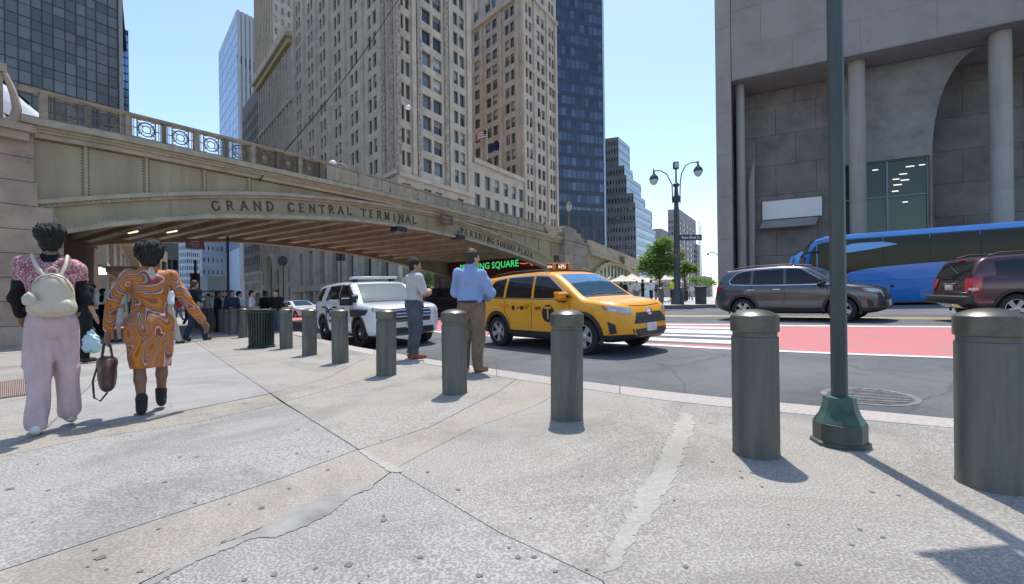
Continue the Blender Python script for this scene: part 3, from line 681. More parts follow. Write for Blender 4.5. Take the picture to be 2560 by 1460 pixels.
a0_, a1_ = at(140, H0, 14.6), at(247, H0, 23.0); mb = MB(); mb.prism([(a0_.x, a0_.y, -.4), (a1_.x, a1_.y, -.4), (a1_.x-.9, a1_.y+.3, -.4), (a0_.x-2, a0_.y+.8, -.4)], [(a0_.x, a0_.y, 3.2), (a1_.x, a1_.y, 3.75), (a1_.x-.9, a1_.y+.3, 3.75), (a0_.x-2, a0_.y+.8, 3.2)]); mb.build('abutment_wall', pm('dark_abutment', (0.15, 0.105, 0.075), 0.9, var=0.3), P1)
P2 = thing('stone_pier', 'pale brown stepped stone pier at the right end of the main arch, beneath a lantern', 'pier', (vR.x, vR.y, 0.2), world=True)
cells = []; z = 0.0; rnd = random.Random(9)
while z < 5.4:
    for a, b2, oo in ((29.08, 30.35, 0.42), (30.35, 32.2, 0.25), (32.2, 33.9, 0.10)):
        cells.append((a, b2, z, min(z+0.75, 5.55), oo))
    z += 0.75
block_pier(P2, cells, M_stoneg, -VW, 0.15)
block_pier(P2, [(29.0, 30.45, 5.55, 5.85, 0.5), (30.4, 32.3, 5.55, 5.8, 0.36), (32.2, 34.0, 5.55, 5.72, 0.2), (29.1, 30.3, 5.85, 6.65, 0.4), (30.35, 31.3, 5.8, 6.6, 0.3), (31.3, 32.2, 5.8, 6.35, 0.28), (32.2, 33.1, 5.72, 6.05, 0.12)], M_stoneg, -0.9, 0.15)
# second, lower arch to the right with green glazing
VS = thing('viaduct_side_span', 'lower olive arch span with green glazed infill behind the plaza tree', 'bridge', (V3(34, 0).x, V3(34, 0).y, 0.3), world=True)
s2a, s2b = 34.0, 47.5
sl = list(np.linspace(s2a, s2b, 40))
def z2top(s): return 6.05-0.075*(s-34)
def z2arch(s): u = (s-(34.3+46.5)/2)/((46.5-34.3)/2); return 1.4+2.75*math.sqrt(max(0.0, 1-u*u*0.98))
sweep('parapet', M_tan, rect(0.1, 0.35, lambda s: z2top(s)-0.95, z2top), sl, VS)
sweep('cornice_moulding', M_greenl, rect(0.0, 0.48, lambda s: z2top(s)-1.2, lambda s: z2top(s)-0.951), sl, VS)
sweep('arch_rib', M_greenl, rect(0.0, 0.3, lambda s: z2arch(s), lambda s: z2arch(s)+0.42), sl, VS)
for a, b2 in zip(sl[:-1:3], sl[3::3]):
    q = [a+0.02, b2-0.02]; mb = MB()
    mb.grid([[V3(s, z2arch(s)+0.42, 0.02) for s in q], [V3(s, max(z2top(s)-1.2, z2arch(s)+0.421), 0.02) for s in q]]); mb.build('web_plate', M_green, VS)
M_gglass = pm('green_glazing', (0.36, 0.44, 0.36), 0.25, var=0.15, scale=1.5, rnd=0.2)
for k in range(14):
    a = s2a+0.4+k*0.87; b2 = a+0.80
    mb = MB(); mb.grid([[V3(a, 0.5, -0.3), V3(b2, 0.5, -0.3)], [V3(a, z2arch(a)+0.2, -0.3), V3(b2, z2arch(b2)+0.2, -0.3)]]); mb.build('pane', M_gglass, VS)
    mb = MB(); r0 = [V3(b2, 0.5, -0.3), V3(b2+0.07, 0.5, -0.3), V3(b2+0.07, 0.5, -0.2), V3(b2, 0.5, -0.2)][::-1]; mb.prism(r0, [v+Vector((0, 0, z2arch(b2)-0.3)) for v in r0]); mb.build('mullion', M_rail, VS)
sweep('backing', M_soff, rect(-1.5, -0.5, lambda s: 0.3, lambda s: z2top(s)-1.3), sl, VS)
mb = MB(); mb.box(-0.18, 0.18, -0.15, 0.15, -0.4, 0.35, 0, Matrix.Translation(V3(41.2, 4.75, 0.5))); mb.build('keystone', M_rail, VS)

# ================================================================ BUILDINGS
def along(C, d, px, py=H0):
    r = ray(px, py); t = (C[0]-r.x*C[1])/(r.x*d[1]-d[0]); return (C[0]+d[0]*t, C[1]+d[1]*t)
M_lime = pm('grey_brown_brick', (0.50, 0.41, 0.318), 0.9, var=0.16, scale=0.5, bump=0.2, bscale=6)
M_limel = pm('pale_limestone', (0.50, 0.42, 0.335), 0.9, var=0.14, scale=0.5, bump=0.2, bscale=5)
M_quoin = pm('rough_brick', (0.38, 0.31, 0.245), 0.95, var=0.4, scale=2.2, bump=0.5, bscale=9)
M_frame = pm('dark_window_frame', (0.045, 0.05, 0.048), 0.5)
M_framel = pm('pale_window_frame', (0.42, 0.41, 0.39), 0.6)
M_wing = glass_mat('old_window_glass', (0.020, 0.024, 0.026), (0.16, 0.18, 0.18), 0.3, 0.08, 0.25)
M_blind = pm('window_blind', (0.34, 0.33, 0.30), 0.8, rnd=0.4)
WINC = {}
def win_mesh(w, h, style='sash', fm=None, gm=None, blind=0.0):
    key = (round(w, 2), round(h, 2), style, fm.name, gm.name, blind)
    if key in WINC: return WINC[key]
    mb = MB(); fw = min(0.09, w*0.1); t = 0.06
    def bx(x0, x1, z0, z1, y0=-t, y1=0.0, mi=0): mb.box(x0, x1, y0, y1, z0, z1, mi)
    if style != 'pane':
        bx(-w/2, -w/2+fw, 0, h); bx(w/2-fw, w/2, 0, h); bx(-w/2+fw, w/2-fw, 0, fw); bx(-w/2+fw, w/2-fw, h-fw, h)
        if style == 'sash': bx(-w/2+fw, w/2-fw, h*0.50, h*0.50+fw*0.8, -t*0.8)
        if style == 'cross': bx(-fw*0.4, fw*0.4, fw, h-fw, -t*0.8); bx(-w/2+fw, -fw*0.4, h*0.7, h*0.7+fw*0.7, -t*0.8); bx(fw*0.4, w/2-fw, h*0.7, h*0.7+fw*0.7, -t*0.8)
        if style == 'transom': bx(-w/2+fw, w/2-fw, h*0.80, h*0.80+fw*0.8, -t*0.8)
    if blind:
        mb.add([(-w/2+fw, -0.022, h-fw), (w/2-fw, -0.022, h-fw), (w/2-fw, -0.022, h*(1-blind)), (-w/2+fw, -0.022, h*(1-blind))], [(3, 2, 1, 0)], 2)
    f0 = 0.0 if style == 'pane' else fw*0.9
    mb.add([(-w/2+f0, -0.015, f0), (w/2-f0, -0.015, f0), (w/2-f0, -0.015, h-f0), (-w/2+f0, -0.015, h-f0)], [(0, 1, 2, 3)], 1)
    me = mb.mesh('window', [fm, gm, M_blind]); WINC[key] = me
    return me
class Bld:
    def __init__(s, name, label, loc, group=None, cat='building'):
        s.t = thing(name, label, cat, loc, world=True, group=group); s.wins = []; s.wname = 'window'
    def wall(s, p0, p1, z0, z1, cols, rows, mat, recess=0.25, name='wall', fm=None, gm=None, style='sash', skip=None, rmat=None, blinds=0.35, open_=None, win=True):
        """cols: (a,b) intervals along the wall, rows: (za,zb). Real openings with reveals, a window object in each"""
        fm = fm or M_frame; gm = gm or M_wing
        d = Vector((p1[0]-p0[0], p1[1]-p0[1])); L = d.length; d.normalize(); out = Vector((d.y, -d.x))
        def P(sv, z, o=0.0): return (p0[0]+d.x*sv+out.x*o, p0[1]+d.y*sv+out.y*o, z)
        cols = [(a, b) for a, b in cols if a > 0 and b < L]; rows = [(a, b) for a, b in rows if a > z0 and b < z1]
        sx = sorted({0.0, L, *[v for c in cols for v in c]}); sz = sorted({z0, z1, *[v for r in rows for v in r]})
        cs = {(a, b) for a, b in cols}; rs = {(a, b) for a, b in rows}; mb = MB()
        rnd = random.Random(int(L*100)+len(rows))
        if not rows or not cols: sx, sz = [0.0, L], [z0, z1]
        for a, b in zip(sx, sx[1:]):
            for za, zb_ in zip(sz, sz[1:]):
                hole = (a, b) in cs and (za, zb_) in rs
                if not hole:
                    mb.add([P(a, za), P(b, za), P(b, zb_), P(a, zb_)], [(0, 1, 2, 3)]); continue
                mi = 1 if rmat else 0
                q = [(a, za), (b, za), (b, zb_), (a, zb_)]
                for (u, v), (u2, v2) in zip(q, q[1:]+q[:1]): mb.add([P(u, v), P(u, v, -recess), P(u2, v2, -recess), P(u2, v2)], [(0, 1, 2, 3)], mi)
                if win:
                    bl = 0.0
                    if rnd.random() < blinds: bl = rnd.choice((0.25, 0.4, 0.5, 0.6))
                    M = Matrix(((d.x, -out.x, 0, P((a+b)/2, za, -recess)[0]), (d.y, -out.y, 0, P((a+b)/2, za, -recess)[1]), (0, 0, 1, za), (0, 0, 0, 1)))
                    s.wins.append((win_mesh(b-a, zb_-za, style, fm, gm, bl), M, P((a+b)/2, (za+zb_)/2)))
        mb.build(name, [mat, rmat or mat], s.t)
        s.P = P; s.L = L; return P, L
    def finish(s, cap=300):
        def vis(w): px, py = proj(w[2]); return w[2][1] > 0 and -40 < px < 2600 and -60 < py < 800
        W_ = sorted(s.wins, key=lambda w: (not vis(w), w[2][0]**2+w[2][1]**2)); 
        for me, M, c in W_[:cap]: link(s.wname, me, s.t, M)
        rest = W_[cap:]
        if rest:
            mb = MB(); mats = None
            for me, M, c in rest:
                o = len(mb.v); mb.v += [tuple(M@v.co) for v in me.vertices]
                for p in me.polygons: mb.f.append(tuple(i+o for i in p.vertices)); mb.m.append(p.material_index)
                mats = list(me.materials)
            mb.build('more_windows', mats, s.t)['kind'] = 'stuff'
    def pilaster(s, P, a, b, z0, z1, proud, mat, name='pilaster'):
        mb = MB(); r0 = [P(a, z0, -0.05), P(a, z0, proud), P(b, z0, proud), P(b, z0, -0.05)]
        mb.prism(r0, [(x, y, z1) for x, y, z in r0]); mb.build(name, mat, s.t)
    def band(s, P, a, b, z0, z1, proud, mat, name='cornice'): s.pilaster(P, a, b, z0, z1, proud, mat, name)
    def shell(s, A, C, B, z1, mat, z0=-2):                     # roof and the two hidden walls
        D = (A[0]+B[0]-C[0], A[1]+B[1]-C[1]); mb = MB()
        mb.add([(A[0], A[1], z1), (C[0], C[1], z1), (B[0], B[1], z1), (D[0], D[1], z1)], [(0, 1, 2, 3)])
        mb.add([(B[0], B[1], z0), (D[0], D[1], z0), (D[0], D[1], z1), (B[0], B[1], z1)], [(0, 1, 2, 3)])
        mb.add([(D[0], D[1], z0), (A[0], A[1], z0), (A[0], A[1], z1), (D[0], D[1], z1)], [(0, 1, 2, 3)])
        mb.build('roof', mat, s.t)
def spx(P0, d, pxs, py=H0):                                    # photo x -> distance along a wall
    return [on_wall(p, py, P0, d)[0] for p in pxs]
def even(L, n, frac, m0=0.0, m1=0.0):
    c = (L-m0-m1)/n; return [(m0+c*(k+0.5)-c*frac/2, m0+c*(k+0.5)+c*frac/2) for k in range(n)]
def floors(z0, pitch, h, n): return [(z0+k*pitch, z0+k*pitch+h) for k in range(n)]

# ---- the big brown brick block behind the viaduct
C6 = at(998, H0, 66.0); C6 = (C6.x, C6.y); A6 = along(C6, D1, 737); B6 = along(C6, D2, 1186); 
b = Bld('office_block', 'massive grey-brown brick office block with paired windows behind the viaduct', (C6[0], C6[1], -2))
dl = Vector((C6[0]-A6[0], C6[1]-A6[1])).normalized(); LL = math.dist(A6, C6)
def pairs(P0, d, ctr_px, half_gap, w):                          # paired windows round given photo columns
    out = []
    for c in spx(P0, d, ctr_px): out += [(c-half_gap-w, c-half_gap), (c+half_gap, c+half_gap+w)]
    return out
cl = pairs(A6, dl, [753, 783, 813, 850, 891, 937], 0.30, 1.25)
rows_hi = floors(20.75, 3.32, 2.15, 14)
P, L = b.wall(A6, C6, 19.0, 70.0, cl, rows_hi, M_lime, 0.35)
for c in spx(A6, dl, [744, 768, 798, 831, 870, 914]): b.pilaster(P, c-0.45, c+0.45, 19.0, 70, 0.28, M_lime)
b.pilaster(P, L-4.6, L-3.4, 19, 70, 0.3, M_quoin); b.pilaster(P, L-2.4, L-0.8, 19, 70, 0.22, M_quoin)
for z in (19.2,): b.band(P, 0, L, z, z+0.6, 0.45, M_limel)
PL = P
# low floors of the same face, seen under the arch
P, L2_ = b.wall(A6, C6, 14.0, 19.0, [], [], M_limel, name='base_wall')
lowc = [(c-1.35, c+1.35) for c in spx(A6, dl, [755, 778, 806, 838, 876, 920, 964])]
b.wall(A6, C6, -2.0, 14.0, lowc, [(0.0, 2.9), (4.4, 11.5)], M_limel, 0.9, name='base_wall', style='cross', blinds=0); b.band(P, 0, L2_, 3.1, 3.9, 0.6, M_limel)
for c in spx(A6, dl, [766, 792, 822, 857, 898, 942, 985]): b.pilaster(P, c-0.8, c+0.8, -2, 12.4, 0.45, M_limel, 'column')
cr = []
dr = Vector((B6[0]-C6[0], B6[1]-C6[1])).normalized()
s_ = spx(C6, dr, [1006, 1017, 1021, 1032, 1063, 1084, 1090, 1111, 1141, 1152, 1156, 1168])
cr = [(s_[k], s_[k+1]) for k in range(0, 12, 2)]
P, L = b.wall(C6, B6, 19.0, 70.0, cr, rows_hi, M_lime, 0.35, style='transom')
for q in (1001.5, 1040, 1053, 1121, 1132, 1176): c = spx(C6, dr, [q])[0]; b.pilaster(P, c-0.42, c+0.42, 19.0, 70, 0.26, M_quoin if q in (1053, 1121, 1001.5) else M_lime)
c = spx(C6, dr, [1001.5])[0]
lowr = [(c-0.85, c+0.85) for c in spx(C6, dr, [1020, 1073, 1100, 1155])]
P, L = b.wall(C6, B6, 8.0, 19.0, lowr, [(9.0, 10.8), (13.0, 15.0), (16.4, 18.2)], M_limel, 0.3, name='base_wall', style='transom')
b.band(P, 0, L, 18.9, 19.5, 0.5, M_limel); b.band(P, 0, L, 11.4, 11.8, 0.35, M_limel)
P, L = b.wall(C6, B6, -2.0, 8.0, even(L, 5, 0.6), [(0.6, 3.4), (4.4, 7.0)], M_limel, 0.4, name='base_wall', style='transom')
b.band(P, 0, L, 3.6, 4.2, 0.5, M_limel)
b.shell(A6, C6, B6, 70, M_lime); b.finish()
# ---- its right-hand wing and the low front between
C7 = along(C6, D2, 1313); B7 = along(C6, D2, 1398); A7 = along(C7, D1, 1183)
b = Bld('office_wing', 'tall grey-brown brick wing set back behind a low front with flagpoles', (C7[0], C7[1], -2))
d7 = Vector((C7[0]-A7[0], C7[1]-A7[1])).normalized()
s_ = spx(A7, d7, [1193, 1205, 1222, 1234, 1238, 1250, 1270, 1280, 1283, 1293]); cc = [(s_[k], s_[k+1]) for k in range(0, 10, 2)]
P, L = b.wall(A7, C7, 10.0, 80, cc, floors(27.6, 3.42, 2.15, 11)+floors(66.5, 3.6, 2.6, 3), pm('court_brick', (0.43, 0.385, 0.335), 0.9, var=0.16, scale=0.5, bump=0.2, bscale=6), 0.35, style='transom')
for q in (1212, 1260, 1302): c = spx(A7, d7, [q])[0]; b.pilaster(P, c-0.35, c+0.35, 26, 64.5, 0.25, M_lime)
b.band(P, 0, L, 64.6, 65.4, 0.6, M_limel)
for q in (1203, 1229, 1255): c = spx(A7, d7, [q])[0]; b.pilaster(P, c-0.55, c+0.55, 68, 80, 0.5, M_limel, 'column')
s_ = spx(C7, dr, [1321, 1327, 1330, 1337, 1350, 1357, 1360, 1368, 1380, 1385, 1387, 1392]); cc = [(s_[k], s_[k+1]) for k in range(0, 12, 2)]
P, L = b.wall(C7, B7, -2, 80, cc, floors(7.2, 3.42, 2.15, 17)+floors(67.5, 3.6, 2.6, 3), M_lime, 0.35)
for q in (1316, 1343, 1374, 1395): c = spx(C7, dr, [q])[0]; b.pilaster(P, c-0.5, c+0.5, 4, 66, 0.3, M_lime)
b.band(P, 0, L, 66, 66.8, 0.6, M_limel); b.band(P, 0, L, 50.0, 50.5, 0.4, M_limel)
b.shell(A7, C7, B7, 80, M_lime); b.finish()
b = Bld('low_front', 'low limestone front joining the brick block and its wing, two rows of single windows', (B6[0], B6[1], -2))
pc = spx(B6, dr, [1197, 1223, 1246, 1268, 1288, 1306]); P, L = b.wall(B6, C7, -2, 26.0, [(c-0.85, c+0.85) for c in pc], floors(6.2, 3.5, 1.9, 2)+floors(13.0, 3.4, 2.1, 1)+floors(17.4, 3.8, 2.5, 2), M_lime, 0.35, style='transom')
b.band(P, 0, L, 25.3, 26.1, 0.5, M_limel); b.band(P, 0, L, 16.2, 16.7, 0.35, M_limel)
mb = MB(); e = Vector((D1.x, D1.y))*16; mb.add([(B6[0], B6[1], 26.0), (C7[0], C7[1], 26.0), (C7[0]+e.x, C7[1]+e.y, 26.0), (B6[0]+e.x, B6[1]+e.y, 26.0)], [(0, 1, 2, 3)]); mb.build('roof', M_limel, b.t); b.finish()

# ---- the savings bank with the tall arch, along the street
A5 = along(A6, D1, 652); dl5 = Vector((A6[0]-A5[0], A6[1]-A5[1])).normalized(); L5 = math.dist(A5, A6)
b = Bld('arcaded_bank', 'old limestone bank front with tall ribbed bays and a gold-brown cornice', (A6[0], A6[1], -2))
ztop5 = on_wall(737, 75, A6, dl5)[1]
P, L = b.wall(A5, A6, 9.5, ztop5, even(L5, 11, 0.34, 1, 2), [(14, 30), (33.0, 46.0), (48.5, ztop5-3)], M_limel, 0.9, fm=M_frame, style='cross')
for a, c in even(L5, 12, 0.22, 0.2, 0.5): b.pilaster(P, a, c, 9.5, ztop5-2.4, 0.35, M_limel)
b.band(P, 0, L, ztop5-1.9, ztop5-0.6, 0.9, pm('gold_cornice', (0.48, 0.33, 0.15), 0.7, scale=1.5)); b.band(P, -0.6, L+0.5, ztop5-0.6, ztop5+0.5, 1.6, M_lime); b.band(P, 0, L, 31, 31.8, 0.5, M_limel); b.band(P, 0, L, 46.5, 47.2, 0.5, M_limel)
for k in range(16): c = L*(k+0.5)/16; b.pilaster(P, c-0.45, c+0.45, ztop5+0.5, ztop5+1.7, 1.5, M_lime, 'finial')
# arch seen below the viaduct
P, L = b.wall(A5, A6, -2, 9.5, even(L5, 6, 0.30, 1, 2), [(1.0, 4.6), (5.6, 8.9)], M_limel, 0.6, name='base_wall', style='cross', blinds=0)
b.shell(A5, A6, (A6[0]+20, A6[1]+30), ztop5, M_lime); b.finish()
# big round-headed portal, built on the face
ca = on_wall(683, 640, A5, dl5)[0]
for k, (rw, o) in enumerate(((4.0, 1.1), (3.4, 0.75), (2.8, 0.4))):
    mb = MB(); rw2 = rw-0.55; pts_o = [(ca-rw, -1)]+[(ca-rw*math.cos(a), 9.3+rw*math.sin(a)) for a in np.linspace(0, math.pi, 15)]+[(ca+rw, -1)]; pts_i = [(ca-rw2, -1)]+[(ca-rw2*math.cos(a), 9.3+rw2*math.sin(a)) for a in np.linspace(0, math.pi, 15)]+[(ca+rw2, -1)]
    mb.grid([[P(u, v, o) for u, v in pts_o], [P(u, v, o) for u, v in pts_i]], 0, True)
    mb.grid([[P(u, v, o) for u, v in pts_i], [P(u, v, o-0.4) for u, v in pts_i]], 0, True); mb.grid([[P(u, v, 0.0) for u, v in pts_o], [P(u, v, o) for u, v in pts_o]], 0, True); mb.build('portal_ring', M_limel, b.t)
mb = MB(); rw = 2.3; pts = [(ca-rw, -1)]+[(ca-rw*math.cos(a), 9.3+rw*math.sin(a)) for a in np.linspace(0, math.pi, 15)]+[(ca+rw, -1)]; mb.add([P(u, v, 0.05) for u, v in pts], [tuple(range(len(pts)))[::-1]]); mb.build('portal_door', pm('bronze_door', (0.07, 0.05, 0.035), 0.5, scale=2), b.t)
for zz in (3.0, 6.2): b.band(P, ca-1.8, ca+1.8, zz, zz+0.25, 0.3, pm('bronze_bar', (0.10, 0.075, 0.05), 0.5), 'transom_bar')
# ---- older dark block further along
A4 = along(A5, D1, 612)
b = Bld('dark_old_block', 'narrow dark brown block beyond the bank front', (A5[0], A5[1], -2))
L4 = math.dist(A4, A5); zt4 = on_wall(650, 205, A5, dl5)[1]
P, L = b.wall(A4, A5, 10, zt4, even(L4, 9, 0.45), floors(12, 3.6, 2.3, int((zt4-14)/3.6)), pm('dark_brick', (0.20, 0.165, 0.14), 0.9, scale=0.6), 0.4)
P, L = b.wall(A4, A5, -2, 10, even(L4, 10, 0.45), [(0.5, 3.6), (4.6, 6.6), (7.2, 9.2)], M_limel, 0.4, name='base_wall', blinds=0)
b.shell(A4, A5, (A5[0]+20, A5[1]+25), zt4, M_lime); b.finish(150)
# ---- brown set-back tower rising behind the bank
Ct = at(690, H0, 150.0); Ct = (Ct.x, Ct.y); At = along(Ct, D1, 645); Bt = along(Ct, D2, 770)
b = Bld('brown_tower', 'slender brown tower rising behind the bank cornice', (Ct[0], Ct[1], -2))
P, L = b.wall(At, Ct, 40, 130, even(math.dist(At, Ct), 11, 0.45), floors(42, 3.9, 2.6, 22), pm('tower_brick', (0.25, 0.20, 0.165), 0.9, scale=0.4), 0.5)
for a, c in even(L, 12, 0.25): b.pilaster(P, a, c, 40, 130, 0.4, M_lime)
P, L = b.wall(Ct, Bt, 40, 130, even(math.dist(Ct, Bt), 5, 0.42), floors(42, 3.9, 2.2, 22), M_limel, 0.4, gm=glass_mat('pale_blue_glass', (0.10, 0.16, 0.22), (0.35, 0.45, 0.52), 0.5, 0.1, 0.3), fm=M_framel)
b.shell(At, Ct, Bt, 130, M_lime, 40); b.finish()
# ---- pale blue glass tower
Cb = at(600, H0, 175.0); Cb = (Cb.x, Cb.y); zb_top = at(600, 24, 175.0).z; Ab = along(Cb, D1, 554); Bb = along(Cb, D2, 660)
b = Bld('blue_glass_tower', 'pale blue glass tower with white ribs beyond the brown blocks', (Cb[0], Cb[1], -2)); b.wname = 'pane'
M_bg = glass_mat('sky_blue_glass', (0.20, 0.33, 0.52), (0.32, 0.46, 0.64), 0.5, 0.10, 0.45); M_alu = pm('aluminium_grid', (0.42, 0.52, 0.64), 0.5)
La = math.dist(Ab, Cb); n_ = 14
P, L = b.wall(Ab, Cb, -2, zb_top, even(La, n_, 0.90), floors(22, 4.6, 4.2, 19), M_alu, 0.08, style='pane', gm=M_bg, fm=M_alu, blinds=0)
Lb = math.dist(Cb, Bb)
P, L = b.wall(Cb, Bb, -2, zb_top, even(Lb, 5, 0.38), floors(22, 4.6, 2.9, 16), pm('white_ribs', (0.50, 0.56, 0.62), 0.7), 0.6, fm=M_frame, blinds=0.2)
b.band(P, 0, L, zb_top-20, zb_top-17, 0.1, M_frame, 'louvre_band')
for k in range(6): c = 0.6+(L-1.2)*k/5; b.pilaster(P, c-0.5, c+0.5, 10, zb_top, 0.5, pm('white_ribs', (0.5, 0.56, 0.62)))
b.shell(Ab, Cb, Bb, zb_top, M_alu); b.finish()
# ---- dark curtain wall tower at the left
Cg = at(305, H0, 78.0); Cg = (Cg.x, Cg.y); Ag = along(Cg, D2, -260)
b = Bld('dark_glass_tower', 'dark grey curtain wall tower filling the upper left corner', (Cg[0], Cg[1], -2)); b.wname = 'pane'
Lg = math.dist(Ag, Cg); M_dg = glass_mat('smoky_glass', (0.10, 0.10, 0.098), (0.20, 0.196, 0.185), 0.5, 0.2, 0.12); M_dm = pm('black_mullion', (0.04, 0.042, 0.044), 0.5)
dg = Vector((Cg[0]-Ag[0], Cg[1]-Ag[1])).normalized(); ed = spx(Ag, dg, [-8, 20, 53, 86, 113, 141, 171, 198, 223, 248, 278, 302])
colg = [(a+0.07, c-0.07) for a, c in zip(ed, ed[1:])]; ed0 = np.linspace(0.05, ed[0], 14); colg += [(a+0.07, c-0.07) for a, c in zip(ed0, ed0[1:])]
rg = []
z = 24.0
while z < 62: rg.append((z, z+1.75)); rg.append((z+1.83, z+3.2)); z += 3.35
P, L = b.wall(Ag, Cg, 10, 62, sorted(colg), rg, M_dm, 0.06, style='pane', gm=M_dg, fm=M_dm, blinds=0)
b.pilaster(P, L-0.05, L+0.45, 10, 62, 0.3, pm('grey_pier', (0.36, 0.36, 0.35), 0.7), 'corner_pier')
b.shell(Ag, Cg, (Cg[0]-30, Cg[1]+38), 62, M_dm, 10); b.finish()
Cn = at(311, H0, 110.0); Bn = along((Cn.x, Cn.y), D2, 329); zn = at(320, 88, 113).z
b = Bld('thin_glass_block', 'thin dark blue block showing past the dark tower', (Cn.x, Cn.y, -2)); b.wname = 'pane'
P, L = b.wall((Cn.x, Cn.y), Bn, 10, zn, even(math.dist((Cn.x, Cn.y), Bn), 2, 0.85), floors(30, 1.9, 1.6, 20), M_dm, 0.08, style='pane', gm=M_bg, fm=M_dm, blinds=0)
b.shell((Cn.x-10, Cn.y+8), (Cn.x, Cn.y), Bn, zn, M_dm, 10); b.finish()
# ---- black and blue glass tower right of the wing
D3 = vdir(4600)
Ck = at(1513, H0, 150.0); Ck = (Ck.x, Ck.y); Ak = along(Ck, D3, 1350)
b = Bld('mirror_glass_tower', 'tall dark blue mirror glass tower right of the brick wing', (Ck[0], Ck[1], -2)); b.wname = 'pane'
M_kg = glass_mat('mirror_glass', (0.055, 0.068, 0.088), (0.13, 0.16, 0.20), 0.4, 0.05, 0.65); M_km = pm('tower_mullion', (0.03, 0.045, 0.075), 0.4)
Lk = math.dist(Ak, Ck)
P, L = b.wall(Ak, Ck, -2, 122, even(Lk, 14, 0.9), floors(16, 3.9, 2.5, 27), M_km, 0.06, style='pane', gm=M_kg, fm=M_km, blinds=0)
b.pilaster(P, L-0.02, L+0.55, -2, 122, 0.3, pm('pale_blue_edge', (0.40, 0.52, 0.66), 0.5), 'edge_strip')
b.shell(Ak, Ck, (Ck[0]+3, Ck[1]+60), 122, M_km); b.finish()
Cl = at(1512, H0, 125.0); Al = along((Cl.x, Cl.y), D3, 1395)
b = Bld('black_annex', 'low black glass annex at the foot of the mirror tower', (Cl.x, Cl.y, -2)); b.wname = 'pane'
P, L = b.wall(Al, (Cl.x, Cl.y), -2, 24.5, even(math.dist(Al, (Cl.x, Cl.y)), 12, 0.86), floors(3, 3.4, 2.9, 6), M_km, 0.06, style='pane', gm=glass_mat('black_glass', (0.012, 0.014, 0.018), (0.05, 0.055, 0.06), 0.3, 0.05, 0.3), fm=M_km, blinds=0)
b.shell(Al, (Cl.x, Cl.y), (Cl.x+2, Cl.y+10), 24.5, M_km); b.finish()
# ---- stepped tower
b = None
tiers = [(342, 1551, 1579), (413, 1565, 1586), (437, 1570, 1606), (482, 1587, 1616), (506, 1591, 1633), (556, 1592, 1641)]
Yst = 210.0; prev = at(1551, 342, Yst).z
c0 = at(1551, H0, Yst); b = Bld('stepped_tower', 'terraced grey tower stepping down towards the plaza', (c0.x, c0.y, -2))
M_stl = pm('grey_spandrel', (0.20, 0.21, 0.22), 0.8, scale=0.3); M_str = pm('pale_spandrel', (0.52, 0.58, 0.62), 0.6, scale=0.3); D4 = vdir(-1500)
for i, (yt, pc_, pr) in enumerate(tiers):
    Yt = Yst-3.5*i; c = at(pc_, H0, Yt); c = (c.x, c.y); z1 = at(pc_, yt, Yt).z; z0 = at(pc_, tiers[i+1][0], Yt).z-1.0 if i < 5 else -2
    A_ = along(c, D4, 1490); B_ = along(c, D2, pr); nf = max(1, int((z1-max(z0, 12)-1.0)/3.7))
    P, L = b.wall(A_, c, z0, z1, even(math.dist(A_, c), 9+i, 0.52), [(z1-0.9-3.7*(k+1)+1.0, z1-0.9-3.7*(k+1)+2.9) for k in range(nf)], M_stl, 0.3, fm=M_framel, style='frame', blinds=0.1)
    P, L = b.wall(c, B_, z0, z1, [(0.5, math.dist(c, B_)-0.4)], [(z1-0.9-3.7*(k+1)+1.0, z1-0.9-3.7*(k+1)+2.9) for k in range(nf)], M_str, 0.2, gm=glass_mat('band_glass', (0.16, 0.24, 0.32), (0.24, 0.34, 0.42), 0.4, 0.1, 0.4), style='frame', blinds=0)
    b.shell(A_, c, B_, z1, M_stl, z0)
b.finish()
# ---- far blocks down the avenue
def far_block(name, label, pl, pc_, pr, ytop, Y, ml, mr, nl, nr, pitch=3.6, frac=0.5, hf=0.55, z0=8):
    c = at(pc_, H0, Y); c = (c.x, c.y); A_ = along(c, vdir(-1500), pl); B_ = along(c, D2, pr); z1 = at(pc_, ytop, Y).z
    b = Bld(name, label, (c[0], c[1], -2)); nf = int((z1-z0-2)/pitch)
    b.wall(A_, c, -2, z1, even(math.dist(A_, c), nl, frac), floors(z0, pitch, pitch*hf, nf), ml, 0.3, style='frame', blinds=0.2)
    if nr: b.wall(c, B_, -2, z1, even(math.dist(c, B_), nr, frac), floors(z0, pitch, pitch*hf, nf), mr, 0.3, style='frame', blinds=0.2)
    b.shell(A_, c, B_, z1, ml); b.finish()
M_fb = pm('hazy_far_brick', (0.36, 0.30, 0.285), 0.9, scale=0.2); M_fg = pm('far_grey', (0.30, 0.29, 0.28), 0.9, scale=0.2)  # far brick paled; distance haze is put into its colour
far_block('far_brick_tower', 'distant reddish brick tower down the avenue', 1672, 1700, 1742, 522, 330, M_fb, M_fb, 4, 5, 4.2, 0.5)
far_block('far_grey_block', 'small grey roofed block left of the distant brick tower', 1634, 1655, 1672, 571, 300, M_fg, M_fg, 3, 3)
far_block('far_low_block', 'low distant block between the grey block and the brick tower', 1660, 1690, 1700, 590, 290, M_lime, M_lime, 4, 2)
far_block('far_slim_block', 'slim distant grey block right of the brick tower', 1738, 1744, 1752, 610, 380, M_fg, M_fg, 2, 2)
far_block('far_end_block', 'faint low block closing the avenue beside the dark stone building', 1752, 1764, 1782, 690, 420, M_fg, M_fg, 3, 3, 4.5, 0.5, 0.5, 4)
